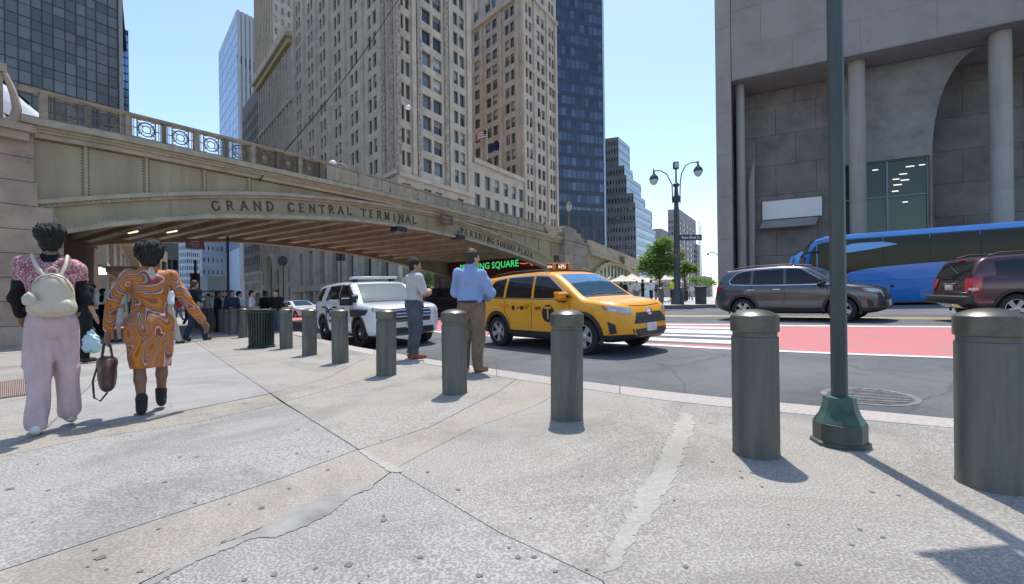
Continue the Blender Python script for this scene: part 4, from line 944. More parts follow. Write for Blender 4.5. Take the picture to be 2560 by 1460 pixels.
# ---- seen under the arch, at the left
far_block('white_office_block', 'white office block with small square windows seen under the arch', 500, 506, 572, 560, 190, pm('white_block', (0.55, 0.57, 0.60), 0.8, scale=0.2), pm('white_block', (0.55, 0.57, 0.60)), 2, 6, 5.0, 0.34, 0.36, 8)
far_block('grid_office_block', 'pale blue gridded office block beside the white block under the arch', 440, 468, 503, 520, 230, pm('pale_grid', (0.45, 0.52, 0.60), 0.8), pm('pale_grid', (0.45, 0.52, 0.60)), 6, 7, 3.4, 0.55, 0.6, 4)
far_block('louvred_podium', 'low pale louvred podium under the arch beside the crowd', 490, 520, 575, 690, 140, pm('pale_grid', (0.45, 0.52, 0.60)), pm('podium', (0.50, 0.50, 0.49), 0.8), 5, 8, 1.6, 0.8, 0.4, 1)
far_block('glass_hall', 'dark glazed hall with a pale frame at the far left under the arch', 300, 345, 448, 600, 130, M_limel, pm('hall_frame', (0.30, 0.30, 0.29), 0.7), 4, 6, 3.4, 0.82, 0.82, 1)
cA = at(330, H0, 60.0); cA = (cA.x, cA.y); cB = along(cA, vdir(345), 246)
b = Bld('terminal_front', 'pale stone terminal front with a bronze canopy on the left under the arch', (cA[0], cA[1], -2))
p_ = at(268, H0, 24.0); q_ = at(345, H0, 75.0); P, L = b.wall((p_.x, p_.y), (q_.x, q_.y), -2, 9.0, even(math.dist((p_.x, p_.y), (q_.x, q_.y)), 9, 0.62), [(0.3, 2.6), (3.2, 5.2)], pm('terminal_stone', (0.52, 0.45, 0.36), 0.85, scale=0.8), 0.5, fm=pm('bronze_frame', (0.20, 0.14, 0.09), 0.5), style='cross', blinds=0.3)
b.band(P, 0, L, 2.7, 3.0, 1.8, pm('bronze_frame', (0.2, 0.14, 0.09)), 'canopy'); b.band(P, 0, L, 5.6, 6.2, 0.7, M_limel); b.band(P, 0, L, 8.6, 9.2, 0.6, M_limel)
q2 = at(420, H0, 90.0); P, L = b.wall((q_.x, q_.y), (q2.x, q2.y), -2, 11, even(math.dist((q_.x, q_.y), (q2.x, q2.y)), 4, 0.8), [(4.2, 9.0)], M_limel, 0.4, style='cross', gm=glass_mat('green_dark_glass', (0.05, 0.07, 0.07), (0.14, 0.17, 0.17), 0.3), blinds=0)
b.finish()

# ================================================================ DARK STONE BUILDING ON THE RIGHT
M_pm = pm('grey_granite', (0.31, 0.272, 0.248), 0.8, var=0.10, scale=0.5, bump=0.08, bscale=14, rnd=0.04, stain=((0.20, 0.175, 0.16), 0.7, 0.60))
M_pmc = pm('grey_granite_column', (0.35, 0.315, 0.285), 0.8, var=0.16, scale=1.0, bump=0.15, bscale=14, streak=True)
M_pmd = pm('granite_recess_shade', (0.22, 0.19, 0.168), 0.85, var=0.22, scale=0.6, bump=0.15, bscale=14, rnd=0.06)  # darker copy of the granite; recess shade is put into its colour
pc0 = at(1795, H0, 34.0); pp0 = (pc0.x, pc0.y); pd = -vdir(-900.0); pn = Vector((pd.y, -pd.x))
def Q3(s, z, o=0.0): return Vector((pp0[0]+pd.x*s+pn.x*o, pp0[1]+pd.y*s+pn.y*o, z))
def qs(px, py=H0, o=0.0):
    p = (pp0[0]+pn.x*o, pp0[1]+pn.y*o); return on_wall(px, py, p, pd)
PM = thing('stone_building', 'dark grey granite building with round columns and a deep recessed arcade', 'building', (pp0[0], pp0[1], 0), world=True)
zs_ = (qs(1833, 201)[1]+qs(2068, 146)[1]+qs(2560, 44)[1])/3
def pbox(name, s0, s1, z0, z1, o0, o1, mat, g=0.0):
    mb = MB(); r0 = [Q3(s0+g, z0+g, o0), Q3(s0+g, z0+g, o1), Q3(s1-g, z0+g, o1), Q3(s1-g, z0+g, o0)]
    mb.prism(r0, [v+Vector((0, 0, z1-z0-2*g)) for v in r0]); return mb.build(name, mat, PM)
sc1 = qs(1834)[0]; rnd = random.Random(3)
S_END = 34.0
z = -1.0
while z < 36: pbox('stone_panel', 0, sc1, z, z+3.1, -0.6, 0.0+rnd.uniform(0, .01), M_pm, 0.006); z += 3.1
z = zs_; r = 0
while z < 36:
    s = sc1+0.04; h = 2.75 if r else 2.2
    s -= (r % 2)*1.9
    while s < S_END:
        a = max(s, sc1+0.02); pbox('stone_panel', a, s+3.8, z, z+h, -0.5, -0.05+rnd.uniform(0, .012), M_pm, 0.005); s += 3.8
    z += h; r += 1
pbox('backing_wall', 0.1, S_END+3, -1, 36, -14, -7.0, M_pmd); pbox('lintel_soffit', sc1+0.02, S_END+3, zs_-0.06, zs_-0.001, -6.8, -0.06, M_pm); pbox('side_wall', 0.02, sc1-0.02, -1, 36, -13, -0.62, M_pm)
# recessed wall with panels (left bay)
sA, sB = sc1+0.3, qs(2120, 500, -3.2)[0]
z = -0.5; r = 0
while z < zs_-0.1:
    s = sA-(r % 2)*1.3; h = min(2.3, zs_-0.08-z)
    while s < sB-0.05:
        a = max(s, sA); e = min(s+2.6, sB)
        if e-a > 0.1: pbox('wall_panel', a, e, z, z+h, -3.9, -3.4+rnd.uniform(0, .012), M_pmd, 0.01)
        s += 2.6
    z += h; r += 1
# middle wall with the quarter arch cut into it and the window below
sw0, sw1 = qs(2172, 480, -2.6)[0], qs(2327, 480, -2.6)[0]; zw1 = qs(2250, 396, -2.6)[1]
arc = []
for k in range(15): a = math.pi/2*k/14; arc.append((sw1+0.1+2.6*(1-math.cos(a)), zw1+(zs_-0.1-zw1)*math.sin(a)))
mb = MB(); ring0 = [(sB-0.5, zw1), (sw1+0.1, zw1)]+arc[1:]+[(sB-0.5, zs_-0.1)]
mb.prism([Q3(s, z, -3.1) for s, z in ring0], [Q3(s, z, -2.6) for s, z in ring0]); mb.build('arch_wall', pm('arch_granite', (0.275, 0.255, 0.235), 0.85, var=0.2, scale=0.7, bump=0.15, bscale=14), PM)
pbox('arch_wall_side', sw1-0.05, sw1+0.1, -0.5, zw1, -3.1, -2.6, M_pmd)
z = -0.5; r = 0
while z < zs_-0.1:
    s = sw1-0.5-(r % 2)*1.5; h = min(2.3, zs_-0.08-z)
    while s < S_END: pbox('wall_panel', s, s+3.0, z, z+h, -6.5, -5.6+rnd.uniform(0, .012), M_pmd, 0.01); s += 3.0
    z += h; r += 1
# lobby window: frame, four panes, glowing dashes on the glass as painted lamp reflections
M_lob = glass_mat('lobby_glass', (0.035, 0.05, 0.04), (0.07, 0.09, 0.07), 0.5, 0.05, 0.15)
zmid = qs(2250, 488, -2.6)[1]; smid = qs(2220, 480, -2.6)[0]; M_mull = pm('steel_mullion', (0.24, 0.27, 0.25), 0.5)
for a, e in ((sB-0.5, smid), (smid, sw1-0.05)):
    for z0, z1 in ((-0.5, zmid), (zmid, zw1)): pbox('pane', a+0.04, e-0.04, z0+0.04, z1-0.04, -2.95, -2.9, M_lob)
pbox('mullion', smid-0.05, smid+0.05, -0.5, zw1-0.06, -2.94, -2.8, M_mull); pbox('mullion', sB-0.5, smid-0.052, zmid-0.04, zmid+0.04, -2.94, -2.8, M_mull); pbox('mullion', smid+0.052, sw1-0.16, zmid-0.04, zmid+0.04, -2.94, -2.8, M_mull); pbox('mullion', sw1-0.15, sw1-0.052, -0.5, zw1-0.06, -2.94, -2.8, M_mull); pbox('mullion', sB-0.5, sw1-0.052, zw1-0.055, zw1-0.001, -2.94, -2.8, M_mull)
M_glint = glow('lamp_reflection_glow', (1.0, 0.95, 0.8), 0.7)  # glow for dashes laid on the opaque panes, imitating lamps in the glass
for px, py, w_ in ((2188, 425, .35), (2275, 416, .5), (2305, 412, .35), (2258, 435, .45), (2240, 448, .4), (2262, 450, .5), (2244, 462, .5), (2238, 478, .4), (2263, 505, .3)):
    s, z = qs(px, py, -2.9); pbox('lamp_reflection', s-w_*0.45, s+w_*0.45, z-0.035, z+0.035, -2.9, -2.885, M_glint)
# columns built of drums
def column(pxl, pxr, o, name='column'):
    s0, s1 = qs(pxl, 400, o)[0], qs(pxr, 400, o)[0]; r = (s1-s0)*0.40; c = Q3((s0+s1)/2, 0, o); z = -0.5
    col = None
    while z < zs_-0.09:
        h = min(2.55, zs_-0.07-z); mb = MB(); mb.lathe([(r*0.985, z+0.0), (r, z+0.03), (r, z+h-0.03), (r*0.985, z+h)], 32, (c.x, c.y, 0)); mb.build('column_drum', M_pmc, PM, 40); z += h
column(1838, 1866, -1.2); column(2117, 2171, -1.3); column(2467, 2540, -1.3)
# blank white sign board with a ledge below it
s0, s1 = qs(1906, 520, -3.2)[0], qs(2055, 520, -3.2)[0]; z0, z1 = qs(1906, 550, -3.2)[1], qs(1906, 505, -3.2)[1]
sb = thing('blank_sign_board', 'long blank pale grey sign board on the recessed stone wall', 'sign', tuple(Q3(s0, z0, -3.3)), world=True)
mb = MB(); r0 = [Q3(s0, z0, -3.37), Q3(s0, z0, -3.2), Q3(s1, z0, -3.2), Q3(s1, z0, -3.37)]; mb.prism(r0, [v+Vector((0, 0, z1-z0)) for v in r0]); mb.build('panel', pm('pale_board', (0.80, 0.77, 0.73), 0.7, var=0.05), sb)
mb = MB(); mb.prism([Q3(s0-0.25, z0-0.75, -3.37), Q3(s0-0.25, z0-0.75, -2.3), Q3(s1-0.5, z0-0.75, -2.3), Q3(s1-0.5, z0-0.75, -3.37)], [Q3(s0+0.05, z0-0.08, -3.37), Q3(s0+0.05, z0-0.08, -3.2), Q3(s1-0.2, z0-0.08, -3.2), Q3(s1-0.2, z0-0.08, -3.37)]); mb.build('canopy', M_pmc, sb)
# leaning metal fin near the corner
mb = MB(); a, c, e = qs(1872, 455, -2.0), qs(1886, 395, -2.0), qs(1886, 690, -2.0)
mb.prism([Q3(a[0], -0.4, -2.2), Q3(a[0], -0.4, -2.0), Q3(e[0], -0.4, -2.0), Q3(e[0], -0.4, -2.2)], [Q3(a[0], a[1], -2.2), Q3(a[0], a[1], -2.0), Q3(c[0], c[1], -2.0), Q3(c[0], c[1], -2.2)]); mb.build('corner_fin', M_pmc, PM)

# ================================================================ VEHICLES
def car_paint(name, col, metal=0.0, rough=0.28, coat=1.0, flake=0.0):
    m, nt, b = node_mat(name); tc = N(nt, 'ShaderNodeTexCoord')
    nz = N(nt, 'ShaderNodeTexNoise', i_Scale=2.5, i_Detail=5.0); nt.links.new(tc.outputs['Object'], nz.inputs['Vector'])
    rp = ramp(nt, [(0.3, tuple(c*0.90 for c in col)), (0.7, col)]); nt.links.new(nz.outputs[0], rp.inputs[0]); nt.links.new(rp.outputs[0], b.inputs['Base Color'])
    b.inputs['Metallic'].default_value = metal; b.inputs['Roughness'].default_value = rough; b.inputs['Coat Weight'].default_value = coat; b.inputs['Coat Roughness'].default_value = 0.04
    return m
M_tyre = pm('tyre_rubber', (0.022, 0.022, 0.023), 0.85, var=0.2, scale=20)
M_alloy = pm('alloy_wheel', (0.50, 0.49, 0.48), 0.35, metal=0.6, var=0.1, scale=10)
M_dark = pm('black_plastic', (0.028, 0.028, 0.030), 0.55, var=0.15, scale=10)
M_well = pm('wheel_well', (0.008, 0.008, 0.008), 0.95)
M_tint = glass_mat('tinted_car_glass', (0.012, 0.013, 0.014), (0.016, 0.017, 0.018), 0.5, 0.04, 0.0)
M_wshield = glass_mat('windscreen_glass', (0.10, 0.24, 0.40), (0.12, 0.27, 0.43), 0.5, 0.03, 0.8)  # blue base puts the sky's reflection into the glass colour
M_chrome = pm('chrome', (0.62, 0.62, 0.62), 0.15, metal=1.0, var=0.02)
M_lamp = pm('headlamp', (0.55, 0.56, 0.58), 0.12, metal=0.4, var=0.3, scale=14)
M_tail = pm('tail_lamp', (0.45, 0.012, 0.02), 0.15, coat=1.0, var=0.15, scale=10)
M_plate = pm('licence_plate', (0.62, 0.60, 0.55), 0.5)
M_amber = pm('amber_lens', (0.55, 0.16, 0.03), 0.2)
M_seam = pm('panel_gap', (0.012, 0.012, 0.012), 0.8)
def sm(xs, ys):
    xs = np.array(xs, float); ys = np.array(ys, float); o_ = np.argsort(xs); xs, ys = xs[o_], ys[o_]
    off_ = np.linspace(-0.07, 0.07, 9)
    return lambda x: float(np.mean(np.interp(np.clip(x+off_, xs[0], xs[-1]), xs, ys)))
class Car:
    """body lofted from cross-sections along x (forward); parts are laid on the body by casting rays at it"""
    def __init__(s, spec, paint, clad=True):
        s.sp = spec; s.paint = paint
        zt, zbm, hw = sm(*spec['top']), sm(*spec['bot']), sm(*spec['hw']); s.belt = sm(*spec['belt'])
        x0, x1 = spec['top'][0][0], spec['top'][0][-1]; x0, x1 = min(x0, x1), max(x0, x1)
        u = np.linspace(0, 1, 64); xs = x0+(x1-x0)*(0.5-0.5*np.cos(np.pi*u))*0.55+(x1-x0)*u*0.45
        rows = []; 
        for x in xs:
            t, zb0, w_ = zt(x), zbm(x), hw(x); t = max(t, zb0+0.16); zs0 = min(s.belt(x), t-0.09); zs0 = max(zs0, zb0+0.08)
            h = zs0-zb0; tum = spec.get('tumble', 0.30); wr = w_*0.965-tum*max(0, t-0.07-zs0)
            half = [(0, zb0), (w_*0.78, zb0), (w_*0.94, zb0+min(0.06, h*0.2)), (w_*0.985, zb0+h*0.22), (w_, zb0+h*0.45), (w_*1.0, zb0+h*0.68), (w_*0.995, zb0+h*0.84), (w_*0.975, zs0-0.012*h), (w_*0.955, zs0+0.015)]
            zr0 = zs0+0.02; ze = t-0.07
            for k in range(1, 6): q = k/5; half.append((w_*0.955+(wr-w_*0.955)*q+0.018*math.sin(math.pi*q)*(1 if ze-zr0 > 0.2 else 0), zr0+(ze-zr0)*q))
            half += [(wr-0.035, t-0.025), (wr-0.11, t-0.004), (wr*0.6, t+0.008), (0, t+0.016)]
            ring = [(x, y, z) for y, z in half]+[(x, -y, z) for y, z in half[-2:0:-1]]
            rows.append(ring)
        n = len(rows[0]); vs = [p for r in rows for p in r]; fs = []
        for j in range(len(rows)-1):
            for k in range(n): k2 = (k+1) % n; fs.append((j*n+k, (j+1)*n+k, (j+1)*n+k2, j*n+k2))
        fs += [tuple(range(n)), tuple((len(rows)-1)*n+k for k in range(n-1, -1, -1))]
        bm = bmesh.new(); bv = [bm.verts.new(v) for v in vs]
        for f in fs: bm.faces.new([bv[i] for i in f])
        bmesh.ops.recalc_face_normals(bm, faces=bm.faces[:]); s.bvh = BVHTree.FromBMesh(bm)
        zc = spec.get('clad', 0.0)
        for f in bm.faces:
            f.material_index = 1 if f.calc_center_median().z < zc else 0
            f.smooth = True
        me = bpy.data.meshes.new('body'); bm.to_mesh(me); bm.free(); me.materials.append(paint); me.materials.append(M_dark); me.materials.append(M_well)
        # wheel wells
        ob = bpy.data.objects.new('tmp', me); COL.objects.link(ob); cut = MB()
        for wx in (spec['wb']/2, -spec['wb']/2):
            for sd in (-1, 1):
                M_ = Matrix.Translation((wx, sd*(spec['W']/2-0.1), spec['wr']+0.015))@Matrix.Rotation(R(90), 4, 'X')
                cut.lathe([(spec['wr']*1.13, -0.22), (spec['wr']*1.13, 0.3)], 36, (0, 0, 0), 0, M_)
        cme = cut.mesh('cut', [M_well]); cme.polygons.foreach_set('material_index', [0]*len(cme.polygons)); co = bpy.data.objects.new('tmpc', cme); COL.objects.link(co)
        bmx = bmesh.new(); bmx.from_mesh(cme); bmesh.ops.recalc_face_normals(bmx, faces=bmx.faces[:]); bmx.to_mesh(cme); bmx.free()
        md = ob.modifiers.new('b', 'BOOLEAN'); md.operation = 'DIFFERENCE'; md.object = co; md.solver = 'EXACT'
        try: md.material_mode = 'TRANSFER'
        except Exception: pass
        dg_ = bpy.context.evaluated_depsgraph_get(); s.me = bpy.data.meshes.new_from_object(ob.evaluated_get(dg_)); s.me.name = 'body'
        bpy.data.objects.remove(ob); bpy.data.objects.remove(co)
        s.me.set_sharp_from_angle(angle=R(38))
    def hit(s, o, d):
        h = s.bvh.ray_cast(Vector(o), Vector(d).normalized()); return (h[0], h[1]) if h[0] is not None else None
    def patch(s, top, bot, mode, name, mat, parent, off_=0.006, n=14, m=5, sd=-1):
        """mode side: (x,z) points; top: (x,y); front/rear: (y,z)"""
        T = resample([(a, b, 0) for a, b in top], n); B = resample([(a, b, 0) for a, b in bot], n); rows = []
        for j in range(m):
            row = []
            for a, b in zip(B, T):
                p = a.lerp(b, j/(m-1)); q, d = s.od(p.x, p.y, mode, sd); h = s.hit(q, d)
                if h is None: h = (Vector(q)+Vector(d)*2.0, -Vector(d))
                nn = h[1]
                if nn.dot(Vector(d)) > 0: nn = -nn
                row.append(h[0]+nn*off_)
            rows.append(row)
        mb = MB(); mb.grid(rows); me = mb.mesh(name, mat, 40)
        fl = sum((p.normal.dot(Vector(d)) for p in me.polygons))
        if fl > 0: me.flip_normals()
        return link(name, me, parent)
    def od(s, a, b, mode, sd):
        if mode == 'side': return (a, sd*3.0, b), (0, -sd, 0)
        if mode == 'top': return (a, b, 4.0), (0, 0, -1)
        if mode == 'front': return (5.0, a, b), (-1, 0, 0)
        if mode == 'rear': return (-5.0, a, b), (1, 0, 0)
        if mode == 'corner': c_, s_ = 0.78, 0.62; fx_ = s.sp['top'][0][-1]-0.25; return (fx_+c_*3+s_*a, sd*(0.62+s_*3-c_*a), b), (-c_, -sd*s_, 0)
        if mode == 'rcorner': c_, s_ = 0.6, 0.8; rx_ = s.sp['top'][0][0]+0.16; return (rx_-c_*3+s_*a, sd*(0.76+s_*3+c_*a), b), (c_, -sd*s_, 0)
    def project_flat(s, verts, faces, mode, name, mat, parent, off_=0.008, sd=-1):
        out = []
        for a, b in verts:
            q, d = s.od(a, b, mode, sd); h = s.hit(q, d)
            p, nn = h if h else (Vector(q)+Vector(d)*2, -Vector(d))
            if nn.dot(Vector(d)) > 0: nn = -nn
            out.append(p+nn*off_)
        me = MB().add(out, faces).mesh(name, mat)
        if sum(p.normal.dot(Vector(d)) for p in me.polygons) > 0: me.flip_normals()
        return link(name, me, parent)
    def line(s, pts, mode, name, mat, parent, w_=0.012, off_=0.004, sd=-1):
        P = [Vector((a, b, 0)) for a, b in pts]; P = resample(P, max(6, 4*len(pts))); up_, lo_ = [], []
        for i, p in enumerate(P):
            t = (P[min(i+1, len(P)-1)]-P[max(0, i-1)]).normalized(); nn = Vector((-t.y, t.x, 0))*w_/2; up_.append((p+nn)[:2]); lo_.append((p-nn)[:2])
        return s.patch(up_, lo_, mode, name, mat, parent, off_, len(P), 2, sd)
    def arch(s, wx, parent, sd, w_=0.075):
        r0 = s.sp['wr']*1.13+0.002; r1 = r0+w_; a = np.linspace(R(-18), R(198), 22); zc = s.sp['wr']+0.015
        tp = [(wx+r1*math.cos(t), zc+r1*math.sin(t)*1.0) for t in a]; bt = [(wx+r0*math.cos(t), zc+r0*math.sin(t)) for t in a]
        rows = []
        for L_, of in ((bt, 0.016), (tp, 0.016), (tp, -0.01)):
            row = []
            for x, z in L_:
                h = s.hit((x, sd*3, max(z, 0.2)), (0, -sd, 0)); p = h[0] if h else Vector((x, sd*s.sp['W']/2*0.97, z)); row.append(Vector((x, p.y+sd*of, z)))
            rows.append(row)
        mb = MB(); mb.grid(rows, 0, sd > 0); return mb.build('arch_trim', M_dark, parent, 50)
def text_flat(txt, size, bold=0.0, squash=1.0):
    cu = bpy.data.curves.new('t', 'FONT'); cu.body = txt; cu.size = size; cu.align_x = 'CENTER'; cu.align_y = 'CENTER'; cu.offset = bold; cu.resolution_u = 2
    o = bpy.data.objects.new('t', cu); COL.objects.link(o); dg_ = bpy.context.evaluated_depsgraph_get(); me = bpy.data.meshes.new_from_object(o.evaluated_get(dg_))
    v = [(q.co.x*squash, q.co.y) for q in me.vertices]; f = [tuple(p.vertices) for p in me.polygons]
    bpy.data.objects.remove(o); bpy.data.meshes.remove(me); return v, f
WHEEL = {}
def wheel_meshes(r, style):
    k = (r, style)
    if k in WHEEL: return WHEEL[k]
    M_ = Matrix.Rotation(R(90), 4, 'X'); rr = r*0.66; w_ = 0.115
    ty = MB(); ty.lathe([(rr, -w_*0.95), (r*0.93, -w_), (r*0.985, -w_*0.8), (r, -w_*0.4), (r, w_*0.4), (r*0.985, w_*0.8), (r*0.93, w_), (rr, w_*0.95), (rr*0.98, 0), (rr, -w_*0.95)], 40, (0, 0, 0), 0, M_, cap=False)
    ri = MB(); ri.lathe([(rr*1.0, 0.10), (rr*0.93, 0.105), (rr*0.90, 0.03), (rr*0.90, -0.02), (0.0, -0.02)], 36, (0, 0, 0), 1, M_, cap=False); ri.lathe([(rr*1.0, 0.102), (rr*0.94, 0.108), (rr*0.905, 0.085)], 36, (0, 0, 0), 0, M_, cap=False)
    n = 5 if style != 'steel' else 8
    for i in range(n):
        a = 2*math.pi*i/n+0.3; Rm = Matrix.Rotation(a, 4, 'Y')
        if style == 'steel': ri.box(0.06, rr*0.55, -0.035, 0.0, -0.05, 0.05, 0, Rm@Matrix.Translation((0, -0.04, 0)))
        else:
            for q in ((-1, 1) if style == 'twin' else (0,)):
                p0, p1 = Vector((0.05, -0.075, q*0.035)), Vector((rr*0.93, -0.09, q*0.075)); wd = 0.028 if style == 'twin' else 0.045
                vs = [p0+Vector((0, 0, -wd)), p0+Vector((0, 0, wd)), p1+Vector((0, 0, wd*1.25)), p1+Vector((0, 0, -wd*1.25))]; ri.prism([Rm@(v+Vector((0, 0.05, 0))) for v in vs], [Rm@v for v in vs], 0)
    hub = MB(); hub.lathe([(0.075, 0.02), (0.075, 0.085), (0.05, 0.10), (0, 0.102)], 18, (0, 0, 0), 0, M_)
    me1, me2, me3 = ty.mesh('tyre', M_tyre, 35), ri.mesh('rim', [M_alloy if style != 'steel' else M_dark, M_well], 35), hub.mesh('hub', M_chrome if style == 'steel' else M_alloy, 35)
    for me in (me1, me2, me3):
        bmx = bmesh.new(); bmx.from_mesh(me); bmesh.ops.recalc_face_normals(bmx, faces=bmx.faces[:]); bmx.to_mesh(me); bmx.free()
    WHEEL[k] = (me1, me2, me3); return WHEEL[k]
def add_wheels(t, sp, style='five', far=True):
    for wx in (sp['wb']/2, -sp['wb']/2):
        for sd in ((-1, 1) if far else (-1,)):
            m1, m2, m3 = wheel_meshes(sp['wr'], style); M_ = Matrix.Translation((wx, sd*(sp['W']/2-0.125), sp['wr']))
            if sd > 0: M_ = M_@Matrix.Rotation(math.pi, 4, 'Z')
            wl_ = bpy.data.objects.new('wheel', None); COL.objects.link(wl_); wl_.parent = t; wl_.matrix_basis = M_
            link('tyre', m1, wl_); link('rim', m2, wl_); link('hub', m3, wl_)
def road_matrix(pos, head, sx=1.0, syz=1.0, zf=None):
    nrm = Vector((-ROAD[0], -ROAD[1], 1)).normalized(); h = Vector((head[0], head[1], 0)); h = (h-nrm*h.dot(nrm)).normalized(); y = nrm.cross(h)
    z = zr(pos[0], pos[1]) if zf is None else zf
    return Matrix(((h.x*sx, y.x*syz, nrm.x*syz, pos[0]), (h.y*sx, y.y*syz, nrm.y*syz, pos[1]), (h.z*sx, y.z*syz, nrm.z*syz, z), (0, 0, 0, 1)))
def car_from_wheels(name, label, cat, fpx, rpx, sp, syz=1.0, sx=None, group=None):
    """fpx, rpx: photo points where the near-side (right-hand) wheels touch the road"""
    f, r = gr(*fpx), gr(*rpx); h = (f-r); L_ = h.length; sx = sx or L_/sp['wb']; hd = Vector((h.x, h.y)).normalized(); left = Vector((-hd.y, hd.x))
    c = (f+r)/2; c2 = Vector((c.x, c.y))+left*(sp['W']/2-0.05)*syz
    return thing(name, label, cat, group=group, M=road_matrix(c2, hd, sx, syz))
def box_part(t, name, mat, x0, x1, y0, y1, z0, z1, bev=0.0, M=None):
    bm = bmesh.new(); bmesh.ops.create_cube(bm, size=1.0)
    for v in bm.verts: v.co = Vector((x0+(v.co.x+.5)*(x1-x0), y0+(v.co.y+.5)*(y1-y0), z0+(v.co.z+.5)*(z1-z0)))
    if bev: bmesh.ops.bevel(bm, geom=bm.edges[:], offset=bev, segments=2, profile=0.5, affect='EDGES')
    me = bpy.data.meshes.new(name); bm.to_mesh(me); bm.free(); me.materials.append(mat)
    me.polygons.foreach_set('use_smooth', [True]*len(me.polygons)); me.set_sharp_from_angle(angle=R(50))
    return link(name, me, t, M)
SUV = dict(wb=2.69, W=1.86, wr=0.355, clad=0.42, tumble=0.30,
    top=([-2.33, -2.31, -2.24, -2.13, -2.02, -1.93, -1.6, -1.0, -0.3, 0.2, 0.48, 0.8, 1.12, 1.32, 1.6, 1.9, 2.08, 2.2, 2.26, 2.285], [0.62, 0.86, 1.06, 1.30, 1.52, 1.615, 1.655, 1.69, 1.70, 1.675, 1.62, 1.44, 1.22, 1.095, 1.065, 1.02, 0.97, 0.88, 0.76, 0.60]),
    bot=([-2.33, -2.2, -1.9, -0.8, 0.8, 1.9, 2.15, 2.285], [0.46, 0.36, 0.27, 0.23, 0.23, 0.25, 0.29, 0.36]),
    hw=([-2.33, -2.28, -2.15, -1.9, -1.3, 0.0, 1.3, 1.75, 2.0, 2.15, 2.24, 2.285], [0.66, 0.78, 0.86, 0.905, 0.93, 0.93, 0.93, 0.90, 0.83, 0.72, 0.58, 0.46]),
    belt=([-2.33, -1.8, 0.0, 1.1, 2.3], [1.13, 1.13, 1.075, 1.05, 1.0]))
def dress_suv(t, c, sp, paint, wheels='five', shield=None, plate_txt=None, front=True, handles=None):
    link('body', c.me, t)
    for sd in (-1, 1):
        c.patch([(0.30, 1.575), (-0.08, 1.60)], [(1.02, 1.115), (-0.06, 1.125)], 'side', 'window', M_tint, t, sd=sd)
        c.patch([(-0.16, 1.602), (-1.0, 1.60)], [(-0.14, 1.127), (-1.03, 1.15)], 'side', 'window', M_tint, t, sd=sd)
        c.patch([(-1.09, 1.595), (-1.52, 1.545)], [(-1.12, 1.155), (-1.83, 1.20)], 'side', 'window', M_tint, t, sd=sd)
        c.line([(1.05, 1.095), (-0.1, 1.105), (-1.1, 1.13), (-1.86, 1.18), (-1.54, 1.565), (-1.05, 1.615), (-0.1, 1.62), (0.33, 1.59), (1.08, 1.10)], 'side', 'window_trim', M_chrome if paint.name != 'white_paint' else M_dark, t, 0.022, 0.008, sd)
        for x in (1.02, -0.11): c.line([(x, 1.08), (x+0.02, 0.75), (x-0.03, 0.48)], 'side', 'door_seam', M_seam, t, 0.012, 0.003, sd)
        c.line([(-1.05, 1.10), (-1.04, 0.86), (-0.88, 0.62), (-0.84, 0.48)], 'side', 'door_seam', M_seam, t, 0.012, 0.003, sd)
        c.patch([(0.95, 0.40), (-0.93, 0.42)], [(0.90, 0.25), (-0.88, 0.25)], 'side', 'sill_trim', M_dark, t, 0.012, sd=sd)
        for x in (-0.30, -1.16+0.12):
            h = c.hit((x, sd*3, 0.985), (0, -sd, 0))[0]; box_part(t, 'door_handle', handles or paint, x-0.12, x+0.12, h.y-0.01, h.y+sd*0.04, 0.965, 1.0, 0.008)
        for wx in (sp['wb']/2, -sp['wb']/2): c.arch(wx, t, sd)
        mir = box_part(t, 'mirror', paint, 0.82, 0.93, sd*0.94, sd*1.09, 1.10, 1.21, 0.04); box_part(t, 'mirror_stalk', M_dark, 0.83, 0.92, sd*0.86, sd*1.02, 1.05, 1.105, 0.02)
        mb = MB(); mb.tube([(0.25, sd*0.64, 1.69), (0.0, sd*0.655, 1.735), (-1.0, sd*0.655, 1.74), (-1.55, sd*0.645, 1.705), (-1.7, sd*0.64, 1.675)], 0.018, 6); mb.build('roof_rail', M_dark, t, 50)
        c.patch([(-0.30, 0.955), (0.18, 0.885)], [(-0.26, 0.87), (0.20, 0.775)], 'corner', 'headlight', M_lamp, t, 0.012, sd=sd)
        c.patch([(-0.34, 0.965), (-0.27, 0.95)], [(-0.30, 0.875), (-0.25, 0.865)], 'corner', 'side_lamp', M_amber, t, 0.016, 4, 3, sd=sd)
        c.patch([(-0.26, 0.66), (-0.13, 0.60)], [(-0.22, 0.42), (-0.10, 0.44)], 'corner', 'fog_lamp_pod', M_dark, t, 0.014, 6, 4, sd=sd)
        c.patch([(-0.25, 1.11), (0.25, 1.13)], [(-0.25, 0.97), (0.15, 0.99)], 'rcorner', 'tail_light', M_tail, t, 0.014, sd=sd)
    c.patch([(0.50, -0.60), (0.50, 0.60)], [(1.24, -0.73), (1.24, 0.73)], 'top', 'windscreen', shield or M_wshield, t, 0.006, 14, 8)
    c.line([(1.27, -0.72), (1.29, 0), (1.27, 0.72)], 'top', 'cowl', M_dark, t, 0.07, 0.004)
    for y0 in (-0.55, 0.1): c.line([(1.24, y0), (1.20, y0+0.5)], 'top', 'wiper', M_dark, t, 0.02, 0.02)
    for sd in (-1, 1): c.line([(1.30, sd*0.70), (1.7, sd*0.66), (2.10, sd*0.50)], 'top', 'hood_seam', M_seam, t, 0.010, 0.003)
    c.line([(2.13, -0.50), (2.16, 0), (2.13, 0.50)], 'top', 'hood_seam', M_seam, t, 0.012, 0.003)
    c.patch([(-0.40, 0.80), (0.40, 0.80)], [(-0.52, 0.60), (0.52, 0.60)], 'front', 'grille', M_dark, t, 0.010)
